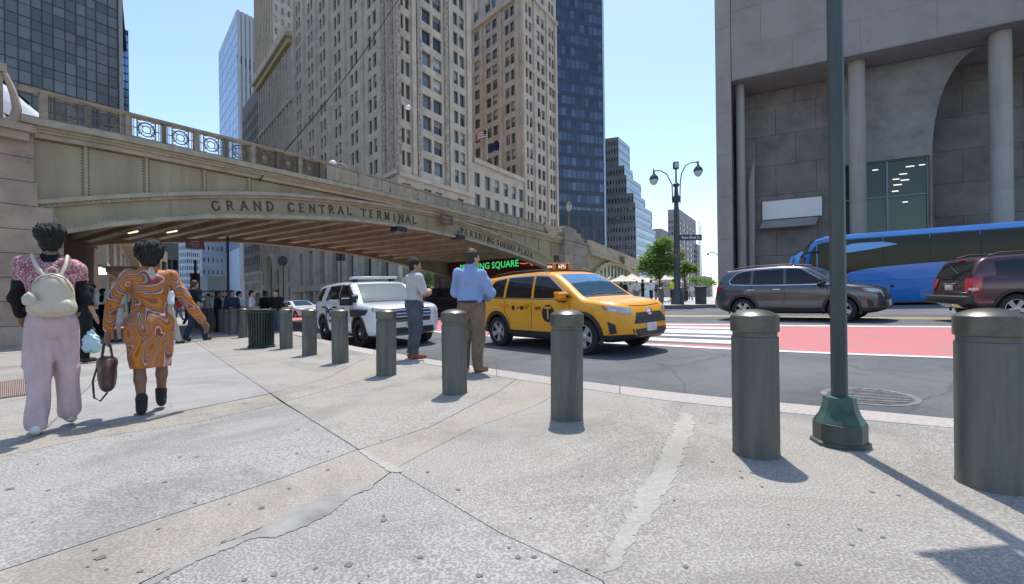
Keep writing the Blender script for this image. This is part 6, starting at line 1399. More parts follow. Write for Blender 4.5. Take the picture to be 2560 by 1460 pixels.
def sdf_mesh(name, prims, mat, h, k=0.03, clip=None, wob=0.0, wf=9.0, seed=0, wz=1.0):
    """prims: ('c',a,b,ra,rb) tapered capsule | ('e',c,r[,Rotation]) ellipsoid | ('s', ...) subtract later; smooth union"""
    lo = np.array([1e9]*3); hi = -lo
    for p in prims:
        if p[0] == 'c': pts = [(p[1], p[3]), (p[2], p[4])]
        else: pts = [(p[1], max(p[2]))]
        for c, r in pts: lo = np.minimum(lo, np.array(c)-r-0.05); hi = np.maximum(hi, np.array(c)+r+0.05)
    n = np.ceil((hi-lo)/h).astype(int)+1; ax = [lo[i]+np.arange(n[i])*h for i in range(3)]
    D = np.full(n, 0.25, np.float32)
    for p in prims:
        if p[0] == 'c': a, b = np.array(p[1], float), np.array(p[2], float); R_ = max(p[3], p[4])+0.10; l2, h2 = np.minimum(a, b)-R_, np.maximum(a, b)+R_
        else: R_ = max(p[2])+0.10; l2, h2 = np.array(p[1])-R_, np.array(p[1])+R_
        i0 = np.maximum(((l2-lo)/h).astype(int), 0); i1 = np.minimum(((h2-lo)/h).astype(int)+2, n); sl = tuple(slice(i0[i], i1[i]) for i in range(3))
        X, Y, Z = np.meshgrid(ax[0][sl[0]], ax[1][sl[1]], ax[2][sl[2]], indexing='ij', sparse=True)
        if p[0] == 'c':
            d = b-a; L2 = max(d@d, 1e-9); t = np.clip(((X-a[0])*d[0]+(Y-a[1])*d[1]+(Z-a[2])*d[2])/L2, 0, 1)
            q = np.sqrt((X-a[0]-t*d[0])**2+(Y-a[1]-t*d[1])**2+(Z-a[2]-t*d[2])**2)-(p[3]+(p[4]-p[3])*t)
        else:
            c, r = p[1], p[2]; x, y, z = X-c[0], Y-c[1], Z-c[2]
            if len(p) > 3: ca, sa = math.cos(p[3]), math.sin(p[3]); y, z = y*ca+z*sa, -y*sa+z*ca
            kk = np.sqrt((x/r[0])**2+(y/r[1])**2+(z/r[2])**2); k1 = np.sqrt((x/r[0]**2)**2+(y/r[1]**2)**2+(z/r[2]**2)**2)+1e-9; q = kk*(kk-1)/k1
        O = D[sl]; hh = np.clip(0.5+0.5*(q-O)/k, 0, 1); D[sl] = (q*(1-hh)+O*hh-k*hh*(1-hh)).astype(np.float32)
    X, Y, Z = np.meshgrid(*ax, indexing='ij', sparse=True)
    if wob:
        r0 = random.Random(seed)
        for j in range(7):
            a, b, c, ph = r0.uniform(-1, 1)*wf, r0.uniform(-1, 1)*wf, r0.uniform(-1, 1)*wf*wz*(0.5 if j < 3 else 1.4), r0.uniform(0, 6)
            D += (wob*np.sin(a*X*(1+j*.25)+b*Y*(1+j*.25)+c*Z*(1+j*.2)+ph)).astype(np.float32)
    for (nx_, ny_, nz_, dd) in (clip or []): D = np.maximum(D, (X*nx_+Y*ny_+Z*nz_-dd).astype(np.float32))
    V, Q = surfnet(D, lo, h)
    me = bpy.data.meshes.new(name); me.vertices.add(len(V)); me.vertices.foreach_set('co', V.astype(np.float32).ravel())
    me.loops.add(len(Q)*4); me.loops.foreach_set('vertex_index', Q.astype(np.int32).ravel()); me.polygons.add(len(Q)); me.polygons.foreach_set('loop_start', np.arange(0, len(Q)*4, 4, dtype=np.int32))
    me.polygons.foreach_set('use_smooth', [True]*len(Q)); me.update(calc_edges=True); me.validate(); me.materials.append(mat)
    return me
def lerp3(a, b, t): return tuple(x+(y-x)*t for x, y in zip(a, b))
def joints(pose=None, wide=1.0):
    J = dict(pel=(0, 0, .95), wst=(0, .0, 1.08), chs=(0, .0, 1.28), nck=(0, -.02, 1.47), hd=(0, .015, 1.625))
    for s, n in ((-1, 'l'), (1, 'r')):
        J.update({'sh'+n: (s*.185*wide, -.01, 1.415), 'el'+n: (s*.235*wide, -.04, 1.13), 'wr'+n: (s*.25*wide, .05, .89), 'hp'+n: (s*.09*wide, 0, .92), 'kn'+n: (s*.10*wide, .015, .50), 'an'+n: (s*.10*wide, -.03, .095), 'to'+n: (s*.115*wide, .13, .035)})
    J.update(pose or {}); return J
def hand(J, n, r=1.0, curl=0.5, fwd=None):
    w_, e = np.array(J['wr'+n]), np.array(J['el'+n]); d = w_-e; d = d/np.linalg.norm(d); s = -1 if n == 'l' else 1
    side = np.array(fwd if fwd is not None else (0, 1, 0), float); side -= d*(side@d); side /= np.linalg.norm(side); inn = np.cross(d, side)*(1 if n == 'l' else -1)
    P = [('c', tuple(w_), tuple(w_+d*.085), .026*r, .030*r), ('c', tuple(w_+d*.05+side*.02), tuple(w_+d*.09+side*.022), .020*r, .018*r), ('c', tuple(w_+d*.05-side*.02), tuple(w_+d*.09-side*.022), .020*r, .018*r)]
    for i, (off_, L_) in enumerate(((.030, .070), (.011, .080), (-.010, .074), (-.029, .056))):
        b = w_+d*.095+side*off_; m = b+d*L_*.5*(1-.2*curl)+inn*L_*.45*curl; t = m+d*L_*.5*(1-.9*curl)+inn*L_*.5*curl
        P += [('c', tuple(b), tuple(m), .0105*r, .0098*r), ('c', tuple(m), tuple(t), .0098*r, .0085*r)]
    b = w_+d*.03+side*.028; m = b+d*.035+side*.028+inn*.012; t = m+d*.035+side*.004+inn*.016; P += [('c', tuple(b), tuple(m), .014*r, .012*r), ('c', tuple(m), tuple(t), .012*r, .010*r)]
    return P
def body_prims(J, wide=1.0, fing=True, fem=False, curl=(0.5, 0.5), look=0.0):
    hx, hy, hz = J['hd']; ca, sa = math.cos(look), math.sin(look)
    def H(x, y, z): return (hx+x*ca+y*sa, hy-x*sa+y*ca, hz+z)
    P = [('e', H(0, -.005, .025), (.078, .096, .098)), ('e', H(0, .02, -.055), (.060, .070, .070)), ('c', H(0, .085, -.01), H(0, .107, -.030), .012, .015), ('e', H(0, .06, -.10), (.028, .030, .022)), ('c', H(-.03, .085, .022), H(.03, .085, .022), .014, .014), ('c', H(-.02, .088, -.068), H(.02, .088, -.068), .010, .010)]
    for s in (-1, 1): P += [('e', H(s*.080, -.005, -.015), (.014, .024, .033)), ('e', H(s*.045, .06, -.025), (.026, .024, .022))]
    P += [('c', J['nck'], H(0, -.012, -.06), .056, .052), ('c', lerp3(J['chs'], J['nck'], .72), J['nck'], .075, .056)]
    cw = .165*wide
    P += [('e', lerp3(J['chs'], J['nck'], .12), (cw, .112*wide, .19)), ('e', J['wst'], (.142*wide if not fem else .135*wide, .105*wide, .15)), ('e', (J['pel'][0], J['pel'][1]-.012, J['pel'][2]), (.165*wide, .122*wide, .13))]
    P += [('c', J['shl'], J['shr'], .062, .062)]
    for i, n in enumerate('lr'):
        P += [('c', J['sh'+n], J['el'+n], .056*wide**.5, .041), ('c', J['el'+n], J['wr'+n], .043, .029), ('c', J['hp'+n], J['kn'+n], .090*wide, .058), ('c', lerp3(J['kn'+n], J['an'+n], -.02), lerp3(J['kn'+n], J['an'+n], .35), .054*wide**.5, .058*wide**.6), ('c', lerp3(J['kn'+n], J['an'+n], .35), J['an'+n], .055*wide**.6, .036), ('c', J['an'+n], J['to'+n], .036, .030), ('c', J['an'+n], tuple(np.array(J['an'+n])+np.array((0, -.03, -.045))), .034, .032)]
        if fing: P += hand(J, n, 1.0, curl[i])
        else: P += [('c', J['wr'+n], tuple(np.array(J['wr'+n])+(np.array(J['wr'+n])-np.array(J['el'+n]))*.55), .032, .022)]
    return P
def torso_prims(J, off_, wide=1.0, belly=0.0):
    P = [('e', lerp3(J['chs'], J['nck'], .12), (.165*wide+off_, .112*wide+off_, .19+off_)), ('e', (J['wst'][0], J['wst'][1]+belly*.5, J['wst'][2]), (.15*wide+off_, .108*wide+off_+belly, .16+off_)), ('e', J['pel'], (.165*wide+off_, .122*wide+off_, .13+off_)), ('c', J['shl'], J['shr'], .062+off_, .062+off_), ('c', lerp3(J['chs'], J['nck'], .72), J['nck'], .085+off_, .060+off_*.6)]
    return P
def sleeve(J, n, off_, t=1.0):
    if t <= 1: return [('c', J['sh'+n], lerp3(J['sh'+n], J['el'+n], t), .058+off_, .046+off_*1.5)]
    return [('c', J['sh'+n], J['el'+n], .058+off_, .045+off_), ('c', J['el'+n], lerp3(J['el'+n], J['wr'+n], t-1), .046+off_, .034+off_*1.1)]
def trousers(J, off_, wide=1.0, flare=0.0, short=1.0):
    P = [('e', (J['pel'][0], J['pel'][1]-.012, J['pel'][2]), (.165*wide+off_, .122*wide+off_, .135+off_))]
    P.append(('e', J['wst'], (.150*wide+off_, .112*wide+off_, .155+off_)))
    for n in 'lr':
        P.append(('c', J['hp'+n], J['kn'+n] if short >= 1 else lerp3(J['hp'+n], J['kn'+n], short), .092*wide+off_, .066+off_+flare*.5+(.03 if short < 1 else 0)))
        if short >= 1: P.append(('c', J['kn'+n], lerp3(J['kn'+n], J['an'+n], .96), .066+off_+flare*.5, .050+off_+flare))
    return P
def shoes(J, off_=.008, boot=False):
    P = []
    for n in 'lr':
        a, t = np.array(J['an'+n]), np.array(J['to'+n]); d = t-a; P += [('c', tuple(a+(t-a)*.05+np.array((0, 0, -.03))), tuple(t), .040+off_, .034+off_), ('c', tuple(a+np.array((0, -.035, -.045))), tuple(t+np.array((0, .0, -.004))), .034+off_, .032+off_)]
        if boot: P.append(('c', tuple(a), tuple(a+np.array((0, -.01, .07))), .044+off_, .048+off_))
    return P
SKIN = {'a': pm('skin_light', (0.52, 0.31, 0.22), 0.55, var=0.06, scale=14), 'b': pm('skin_tan', (0.40, 0.225, 0.145), 0.55, var=0.06, scale=14), 'c': pm('skin_brown', (0.21, 0.108, 0.070), 0.5, var=0.08, scale=14)}
def cloth(name, col, var=0.14, sc=7.0): return pm('cloth_'+name, col, 0.9, var=var, scale=sc, bump=0.5, bscale=16, spec=0.2)
M_hairb = pm('black_hair', (0.020, 0.017, 0.015), 0.75, var=0.5, scale=40, bump=0.9, bscale=90); M_hairbr = pm('brown_hair', (0.045, 0.030, 0.020), 0.6, var=0.4, scale=30, bump=0.5, bscale=80)
def person(label, pos, face, height, J, wide, skin, parts, hair, h=0.010, fem=False, curl=(0.5, 0.5), look=0.0, fing=True, group=None, sxy=1.0):
    """pos: (x,y,z) under the feet; face: heading in degrees, 0 = away from the camera, 90 = to the right"""
    s = height/1.755
    o = link('person', sdf_mesh('person', body_prims(J, wide, fing, fem, curl, look), skin, h, 0.022)); tag(o, label, 'person', group)
    a = -R(face); o.matrix_basis = Matrix.Translation(pos)@Matrix.Rotation(a, 4, 'Z')@Matrix.Diagonal((s*sxy, s*sxy, s, 1))
    for nm, prims, mat, kw in parts: link(nm, sdf_mesh(nm, prims, mat, kw.pop('h', h), **kw), o)
    if hair: nm, prims, mat, kw = hair; link(nm, sdf_mesh(nm, prims, mat, kw.pop('h', h), **kw), o)
    return o
def cap_hair(J, r=1.0, back=True, look=0.0, top=0.0):
    hx, hy, hz = J['hd']; return [('e', (hx, hy-.016, hz+.036+top*.3), (.084*r, .100*r, .098*r+top))]+([('e', (hx, hy-.05, hz-.03), (.068*r, .055, .065))] if back else [])
def shirt_parts(J, off_, wide, col, slv, hem=0.98, neck=1.50, belly=0.0, wob=0.003, seed=1, nm='shirt', mat=None):
    return (nm, torso_prims(J, off_, wide, belly)+sleeve(J, 'l', off_, slv)+sleeve(J, 'r', off_, slv), mat or cloth(*col), dict(k=0.03, clip=[(0, 0, -1, -hem), (0, -.35, 1, neck)], wob=wob, wf=16, seed=seed))
# ---- person in a pale grey polo, arms folded, looking right
g = gw(1038, 897); J = joints(dict(elr=(.27, .06, 1.13), wrr=(.03, .235, 1.17), ell=(-.27, .05, 1.13), wrl=(-.04, .20, 1.12), anl=(-.09, -.03, .095), hpl=(-.09, 0, .92), hpr=(.09, 0, .92), anr=(.075, -.05, .095), knr=(.09, .0, .50), tor=(.10, .12, .035)))
M_polo = cloth('pale_grey', (0.50, 0.48, 0.47), 0.06)
P_ = person('person in a pale grey short-sleeved shirt with folded arms beside the police car', (g.x, g.y, zw(g.x, g.y)), 52, 1.78, J, 0.96, SKIN['b'],
    [shirt_parts(J, .013, 1.04, None, 0.86, 1.0, 1.515, seed=4, mat=M_polo), ('trousers', trousers(J, .018, 1.04), cloth('slate', (0.085, 0.10, 0.12), 0.2), dict(k=0.03, clip=[(0, 0, 1, 1.03), (0, 0, -1, -.10)], wob=0.003, wf=22, seed=5)),
     ('shoes', shoes(J, .010), pm('red_leather', (0.26, 0.055, 0.03), 0.4), dict(k=0.02, clip=[(0, 0, -1, -.002), (0, 0, 1, .115)])), ('belt', [('e', (0, -.006, 1.015), (.178, .132, .04))], pm('belt_leather', (0.03, 0.02, 0.015), 0.5), dict(clip=[(0, 0, 1, 1.033), (0, 0, -1, -.997)], k=0.01))],
    ('hair', cap_hair(J, 1.0, True, 0, .012), M_hairb, dict(k=0.02, clip=[(0, .75, -.66, -.66*1.615+.02)], wob=.002, wf=60)), 0.010, look=R(20))
# ---- person in a blue shirt, seen from behind
g = gw(1180, 930); J = joints(dict(ell=(-.275, .03, 1.13), wrl=(-.15, .21, 1.08), elr=(.275, .04, 1.12), wrr=(.16, .21, 1.06), anl=(-.13, -.03, .095), tol=(-.15, .12, .035), anr=(.10, -.02, .095), tor=(.15, .12, .035), hd=(.012, .03, 1.62), shl=(-.185, -.01, 1.385), shr=(.185, -.01, 1.385)), 1.04)
person('person in a blue dress shirt and brown trousers seen from behind', (g.x, g.y, zw(g.x, g.y)), 22, 1.75, J, 1.0, SKIN['a'],
    [shirt_parts(J, .014, 1.13, None, 1.93, .985, 1.535, .02, .0065, 9, mat=cloth('light_blue', (0.27, 0.36, 0.58), 0.10, 4.0)), ('trousers', trousers(J, .016, 1.08, .012), cloth('taupe', (0.20, 0.145, 0.10), 0.18), dict(k=0.03, clip=[(0, 0, 1, 1.02), (0, 0, -1, -.055)], wob=0.004, wf=30, wz=.3, seed=3)),
     ('shoes', shoes(J, .010), pm('tan_leather', (0.20, 0.085, 0.045), 0.4), dict(k=0.02, clip=[(0, 0, -1, -.002), (0, 0, 1, .115)])), ('belt', [('e', (0, -.006, 1.0), (.212, .166, .04))], pm('belt_leather', (0.03, 0.02, 0.015)), dict(clip=[(0, 0, 1, 1.018), (0, 0, -1, -.982)], k=0.01)), ('collar', [('c', (0, -.025, 1.485), (0, -.01, 1.535), .078, .070)], cloth('light_blue', (0.27, 0.36, 0.58)), dict(k=0.01, clip=[(0, -.35, 1, 1.545), (0, 0, -1, -1.47)]))],
    ('hair', cap_hair(J, 1.03), M_hairbr, dict(k=0.02, clip=[(0, .80, -.6, -.6*1.60+.012)], wob=.002, wf=60)), 0.010, look=R(30))
# ---- person in the orange patterned dress, walking away
def swirl_mat():
    m, nt, b = node_mat('swirl_print'); tc = N(nt, 'ShaderNodeTexCoord'); mp = N(nt, 'ShaderNodeMapping'); nt.links.new(tc.outputs['Object'], mp.inputs[0]); mp.inputs['Scale'].default_value = (1.2, 0.7, 0.75)
    nz = N(nt, 'ShaderNodeTexNoise', i_Scale=2.4, i_Detail=0.4, i_Roughness=0.4, i_Distortion=1.6); nt.links.new(mp.outputs[0], nz.inputs['Vector'])
    mu = N(nt, 'ShaderNodeMath', operation='MULTIPLY', i_1=6.8); fr = N(nt, 'ShaderNodeMath', operation='FRACT'); nt.links.new(nz.outputs[0], mu.inputs[0]); nt.links.new(mu.outputs[0], fr.inputs[0])
    rp = ramp(nt, [(0.0, (0.42, 0.12, 0.018)), (0.18, (0.58, 0.21, 0.025)), (0.30, (0.24, 0.07, 0.018)), (0.46, (0.36, 0.28, 0.23)), (0.54, (0.09, 0.04, 0.03)), (0.64, (0.38, 0.045, 0.02)), (0.74, (0.55, 0.50, 0.45)), (0.80, (0.22, 0.07, 0.02)), (0.92, (0.50, 0.16, 0.022)), (1.0, (0.42, 0.12, 0.018))]); nt.links.new(fr.outputs[0], rp.inputs[0])
    nt.links.new(rp.outputs[0], b.inputs['Base Color']); b.inputs['Roughness'].default_value = 0.6; return m
M_swirl = swirl_mat(); g = gw(378, 1033)
J = joints(dict(elr=(.33, -.06, 1.17), wrr=(.50, .03, .94), ell=(-.325, -.03, 1.14), wrl=(-.36, .03, .87), anl=(-.085, -.03, .10), knl=(-.10, .03, .50), tol=(-.09, .11, .035), anr=(.10, .16, .14), knr=(.11, .12, .52), tor=(.11, .30, .06), hpr=(.09, .02, .92), hd=(-.005, .02, 1.60), shl=(-.19, -.01, 1.40), shr=(.19, -.01, 1.41)), 1.05)
dress = torso_prims(J, .010, 1.08)+sleeve(J, 'l', .014, 1.92)+sleeve(J, 'r', .014, 1.95)+[('e', (.0, -.045, .93), (.232, .20, .165)), ('c', (-.085, -.01, .86), (-.080, .01, .50), .155, .118), ('c', (.085, .0, .86), (.085, .04, .50), .155, .118), ('c', (0, .0, .80), (0, .02, .50), .15, .115)]
W1 = person('person in an orange swirl-print dress walking away with a brown handbag', (g.x, g.y, zw(g.x, g.y)), -40, 1.60, J, 1.04, SKIN['c'],
    [('dress', dress, M_swirl, dict(k=0.028, clip=[(0, 0, -1, -.475), (0, -.35, 1, 1.515)], wob=0.0030, wf=24, wz=.5, seed=12)), ('boots', shoes(J, .010, True), pm('black_suede', (0.02, 0.019, 0.02), 0.8), dict(k=0.02, clip=[(0, 0, -1, -.002), (0, 0, 1, .235)])), ('collar', [('c', (0, -.02, 1.46), (0, -.005, 1.53), .085, .072)], M_swirl, dict(k=0.01, clip=[(0, -.3, 1, 1.535)]))],
    ('hair', [('e', (-.005, .0, 1.665), (.132, .135, .125)), ('e', (.05, -.03, 1.70), (.08, .09, .08)), ('e', (-.06, -.04, 1.69), (.08, .08, .08)), ('e', (-.005, -.06, 1.60), (.095, .075, .10)), ('e', (.0, .03, 1.74), (.085, .09, .06))], M_hairb, dict(k=0.03, wob=.0045, wf=95, seed=2)), 0.009, True, (0.25, 0.8), sxy=0.90)
# ---- person with a pale backpack, walking away
def leop_mat():
    m, nt, b = node_mat('pink_mottled_print'); tc = N(nt, 'ShaderNodeTexCoord'); nz = N(nt, 'ShaderNodeTexNoise', i_Scale=34.0, i_Detail=3.0, i_Distortion=2.0); nt.links.new(tc.outputs['Object'], nz.inputs['Vector'])
    rp = ramp(nt, [(0.40, (0.26, 0.06, 0.095)), (0.52, (0.42, 0.17, 0.20)), (0.60, (0.60, 0.47, 0.47))]); nt.links.new(nz.outputs[0], rp.inputs[0]); nt.links.new(rp.outputs[0], b.inputs['Base Color']); b.inputs['Roughness'].default_value = 0.85; return m
M_leop = leop_mat(); M_pink = cloth('pale_pink', (0.56, 0.42, 0.43), 0.10, 5.0); M_blkk = cloth('black_knit', (0.018, 0.016, 0.02), 0.2)
g = gw(132, 1079); J = joints(dict(anl=(-.115, -.05, .095), knl=(-.105, .01, .50), tol=(-.13, .12, .035), anr=(.115, .16, .14), knr=(.105, .10, .52), tor=(.13, .31, .06), ell=(-.245, .01, 1.15), wrl=(-.23, .17, 1.00), elr=(.245, .02, 1.15), wrr=(.20, .20, 1.05), shl=(-.175, -.01, 1.40), shr=(.175, -.01, 1.40)), 1.0)
W2 = person('person in pink cargo trousers and a mottled pink vest jacket walking away at left', (g.x, g.y, zw(g.x, g.y)), -42, 1.66, J, 0.92, SKIN['c'],
    [('jacket', torso_prims(J, .024, 1.04)+[('c', J['shl'], lerp3(J['shl'], J['ell'], .25), .078, .070), ('c', J['shr'], lerp3(J['shr'], J['elr'], .25), .078, .070)], M_leop, dict(k=0.035, clip=[(0, 0, -1, -1.06), (0, -.35, 1, 1.515)], wob=0.005, wf=16, seed=6)),
     ('sleeve', sleeve(J, 'l', .014, 1.8), M_blkk, dict(k=.03, wob=.004, wf=20)), ('sleeve', sleeve(J, 'r', .014, 1.8), M_blkk, dict(k=.03, wob=.004, wf=20, seed=4)), ('waistband', [('e', (0, 0, 1.055), (.205, .155, .07))], M_blkk, dict(k=.01, clip=[(0, 0, 1, 1.085), (0, 0, -1, -1.035)])),
     ('trousers', [('e', (0, -.01, .94), (.178, .140, .15)), ('e', (0, 0, 1.04), (.16, .125, .12)), ('c', (-.085, -.005, .90), lerp3(J['knl'], (0, 0, .5), .08), .112, .104), ('c', lerp3(J['knl'], (0, 0, .5), .08), (-.112, -.045, .10), .098, .084), ('c', (.085, .0, .90), J['knr'], .112, .104), ('c', J['knr'], (.112, .15, .15), .098, .084), ('c', (-.185, .02, .58), (-.175, .02, .70), .034, .034), ('c', (.18, .07, .60), (.175, .06, .72), .034, .034)], M_pink, dict(k=0.03, clip=[(0, 0, 1, 1.045), (0, 0, -1, -.045)], wob=0.0040, wf=30, wz=.22, seed=8)), ('shoes', shoes(J, .012), pm('white_trainer', (0.66, 0.64, 0.62), 0.6), dict(k=0.02, clip=[(0, 0, -1, -.002), (0, 0, 1, .13)])),
     ('collar', [('c', (0, -.02, 1.465), (0, -.01, 1.53), .085, .073)], M_blkk, dict(k=0.01, clip=[(0, -.3, 1, 1.535)]))],
    ('hair', [('e', (0, .005, 1.70), (.118, .125, .085)), ('e', (.05, -.02, 1.72), (.07, .09, .065)), ('e', (-.05, -.03, 1.71), (.07, .09, .065)), ('e', (0, -.02, 1.63), (.082, .098, .09))], M_hairb, dict(k=0.03, wob=.004, wf=100, seed=5, clip=[(0, .80, -.6, -.6*1.59+.03)])), 0.010, sxy=0.84)
def local_thing(name, label, cat, o): return thing(name, label, cat, M=o.matrix_basis.copy())
bp_ = local_thing('backpack', 'small cream backpack on the back of the person in pink', 'backpack', W2); M_cream = pm('cream_leather', (0.55, 0.48, 0.37), 0.55, var=0.06); 
link('bag', sdf_mesh('bag', [('e', (0.02, -.235, 1.17), (.165, .075, .175)), ('c', (-.10, -.235, 1.06), (.14, -.235, 1.06), .062, .062), ('c', (0.02, -.235, 1.12), (.02, -.235, 1.24), .10, .10)], M_cream, .009, k=.05, clip=[(0, 1, 0, -.165)]), bp_)
link('pocket', sdf_mesh('pocket', [('c', (-.085, -.30, 1.09), (.125, -.30, 1.09), .045, .045), ('c', (-.08, -.30, 1.06), (.12, -.30, 1.06), .045, .045)], M_cream, .009, k=.03), bp_); link('pompom', sdf_mesh('pompom', [('e', (-.13, -.32, 1.14), (.055, .05, .052))], cloth('cream_fur', (0.60, 0.54, 0.44)), .009, wob=.003, wf=80), bp_)
for s in (-1, 1):
    mb = MB(); mb.tube([(s*.06+.02, -.235, 1.33), (s*.105+.01, -.185, 1.42), (s*.125, -.10, 1.505), (s*.13, .02, 1.50), (s*.135, .13, 1.36), (s*.14, .12, 1.2)], 0.017, 8); mb.build('strap', M_cream, bp_, 60)
mb = MB(); mb.tube([(-.02, -.24, 1.33), (-.015, -.24, 1.385), (.02, -.24, 1.40), (.055, -.24, 1.385), (.06, -.24, 1.33)], 0.010, 8); mb.build('handle', M_cream, bp_, 60); mb = MB(); mb.tube([(-.145, -.27, 1.12), (-.12, -.29, 1.25), (-.05, -.30, 1.32), (.03, -.30, 1.34), (.11, -.30, 1.31), (.17, -.28, 1.2)], 0.006, 6); mb.build('zip', pm('zip_tape', (0.30, 0.26, 0.2), 0.6), bp_)
hb_ = local_thing('handbag', 'dark brown leather handbag hanging from the left hand of the person in orange', 'handbag', W1); M_brown = pm('brown_leather', (0.075, 0.032, 0.028), 0.4, var=0.2); hx, hy, hz = -.375, .06, .775
link('bag', sdf_mesh('bag', [('e', (hx, hy, hz-.34), (.085, .15, .16)), ('c', (hx, hy-.10, hz-.45), (hx, hy+.10, hz-.45), .055, .055), ('c', (hx-.03, hy, hz-.22), (hx+.03, hy, hz-.22), .06, .06)], M_brown, .010, k=.05, clip=[(0, 0, -1, -.24)]), hb_)
for s in (-1, 1): mb = MB(); mb.tube([(hx+s*.05, hy-.05, hz-.22), (hx+s*.03, hy-.02, hz-.06), (hx, hy+.01, hz+.0), (hx+s*.025, hy+.03, hz-.06), (hx+s*.05, hy+.07, hz-.22)], 0.011, 6); mb.build('handle', pm('dark_strap', (0.03, 0.028, 0.03), 0.5), hb_, 60)
mb = MB(); mb.tube([(hx-.08, hy, hz-.25), (hx-.12, hy, hz-.40), (hx-.11, hy, hz-.56), (hx-.06, hy, hz-.60), (hx+.0, hy, hz-.52)], 0.010, 6); mb.build('shoulder_strap', pm('dark_strap', (0.03, 0.028, 0.03)), hb_, 60)
# ---- people further off: a few built figures, copied with their own clothes
def proto(kind):
    if kind == 'stand': J = joints(dict(ell=(-.25, .0, 1.13), wrl=(-.17, .19, 1.05), elr=(.25, .0, 1.13), wrr=(.20, .20, 1.12)))
    elif kind == 'walk': J = joints(dict(anl=(-.09, -.22, .14), knl=(-.09, -.02, .50), tol=(-.10, -.08, .05), anr=(.09, .26, .10), knr=(.09, .16, .52), tor=(.10, .41, .06), ell=(-.25, .02, 1.13), wrl=(-.24, .22, .95), elr=(.25, -.10, 1.14), wrr=(.27, -.12, .88)))
    elif kind == 'hip': J = joints(dict(elr=(.36, -.06, 1.16), wrr=(.19, .06, 1.02), ell=(-.25, -.02, 1.13), wrl=(-.26, .04, .89)))
    else: J = joints()
    h = 0.022
    return dict(body=sdf_mesh('person', body_prims(J, 1.0, False), SKIN['a'], h, .03), shirt=sdf_mesh('shirt', torso_prims(J, .022)+sleeve(J, 'l', .02, .9)+sleeve(J, 'r', .02, .9), M_polo, h, .03, [(0, 0, -1, -.96), (0, -.3, 1, 1.51)], .003, 14),
        long=sdf_mesh('shirt', torso_prims(J, .022)+sleeve(J, 'l', .02, 1.9)+sleeve(J, 'r', .02, 1.9), M_polo, h, .03, [(0, 0, -1, -.96), (0, -.3, 1, 1.51)], .003, 14), trousers=sdf_mesh('trousers', trousers(J, .012, 1.0, .01), M_polo, h, .03, [(0, 0, 1, 1.02), (0, 0, -1, -.05)]),
        shorts=sdf_mesh('shorts', trousers(J, .022, 1.0, .0, .80), M_polo, h, .03, [(0, 0, 1, 1.02)]), shoes=sdf_mesh('shoes', shoes(J, .014), M_polo, h, .02, [(0, 0, -1, -.002), (0, 0, 1, .12)]), hair=sdf_mesh('hair', cap_hair(J, 1.06), M_hairb, h, .02, [(0, .8, -.6, -.6*1.60+.02)]),
        bighair=sdf_mesh('hair', cap_hair(J, 1.12)+[('e', (0, -.07, 1.52), (.09, .05, .13))], M_hairb, h, .03, [(0, .8, -.6, -.6*1.50+.02)]))
PROTO = {k: proto(k) for k in ('stand', 'walk', 'hip', 'plain')}
C_ = {'white': cloth('white', (0.62, 0.63, 0.64), 0.06), 'black': cloth('black', (0.018, 0.018, 0.02), 0.2), 'green': cloth('sage', (0.27, 0.37, 0.31), 0.08), 'khaki': cloth('khaki', (0.45, 0.43, 0.38), 0.08), 'navy': cloth('navy', (0.03, 0.04, 0.07), 0.2), 'grey': cloth('mid_grey', (0.22, 0.22, 0.23), 0.1), 'red': cloth('red', (0.38, 0.05, 0.05), 0.1), 'hiviz': cloth('hi_vis', (0.50, 0.62, 0.03), 0.05), 'cyan': cloth('pale_cyan', (0.40, 0.55, 0.60), 0.06), 'ochre': cloth('ochre', (0.45, 0.30, 0.10), 0.1), 'jean': cloth('denim', (0.09, 0.13, 0.20), 0.15), 'shoe': pm('dark_shoe', (0.03, 0.028, 0.026), 0.6)}
def extra(label, pos, face, height, kind, top, legs, skin='a', long=False, shorts=False, hair='hair', hcol=None, group='people in the distance'):
    pr = PROTO[kind]; s = height/1.755; a = -R(face)
    def ob(nm, me, mat, par=None):
        o = bpy.data.objects.new(nm, me); COL.objects.link(o); o.material_slots[0].link = 'OBJECT'; o.material_slots[0].material = mat; o.parent = par; return o
    o = ob('person', pr['body'], SKIN[skin]); o.matrix_basis = Matrix.Translation(pos)@Matrix.Rotation(a, 4, 'Z')@Matrix.Diagonal((s, s, s, 1)); tag(o, label, 'person', group)
    ob('shirt', pr['long' if long else 'shirt'], C_[top], o); ob('shorts' if shorts else 'trousers', pr['shorts' if shorts else 'trousers'], C_[legs], o); ob('shoes', pr['shoes'], C_['shoe'], o)
    if hair: ob('hair', pr[hair], hcol or M_hairb, o)
    return o
def gp(px, py): p = gw(px, py); return (p.x, p.y, zw(p.x, p.y))
def yp(px, Y, z): p = at(px, H0, Y); return (p.x, p.y, z)
def hat(o, mat, brim=0.0, nm='cap'):
    mb = MB(); mb.lathe([(0.092, 1.655), (0.094, 1.68), (0.085, 1.735), (0.05, 1.765), (0, 1.77)], 16, (0, -.005, 0))
    if brim: mb.lathe([(0.09, 1.665), (brim, 1.65), (brim, 1.645), (0.09, 1.655)], 20, (0, -.005, 0))
    else: mb.add([(-.07, .07, 1.665), (.07, .07, 1.665), (.05, .17, 1.655), (-.05, .17, 1.655)], [(0, 1, 2, 3), (3, 2, 1, 0)])
    mb.build(nm, mat, o, 50)
o = extra('person in a white shirt, black trousers and cap stepping out behind the person in pink', gp(232, 848), 200, 1.74, 'walk', 'white', 'black', 'a', hair=None); hat(o, C_['black'])
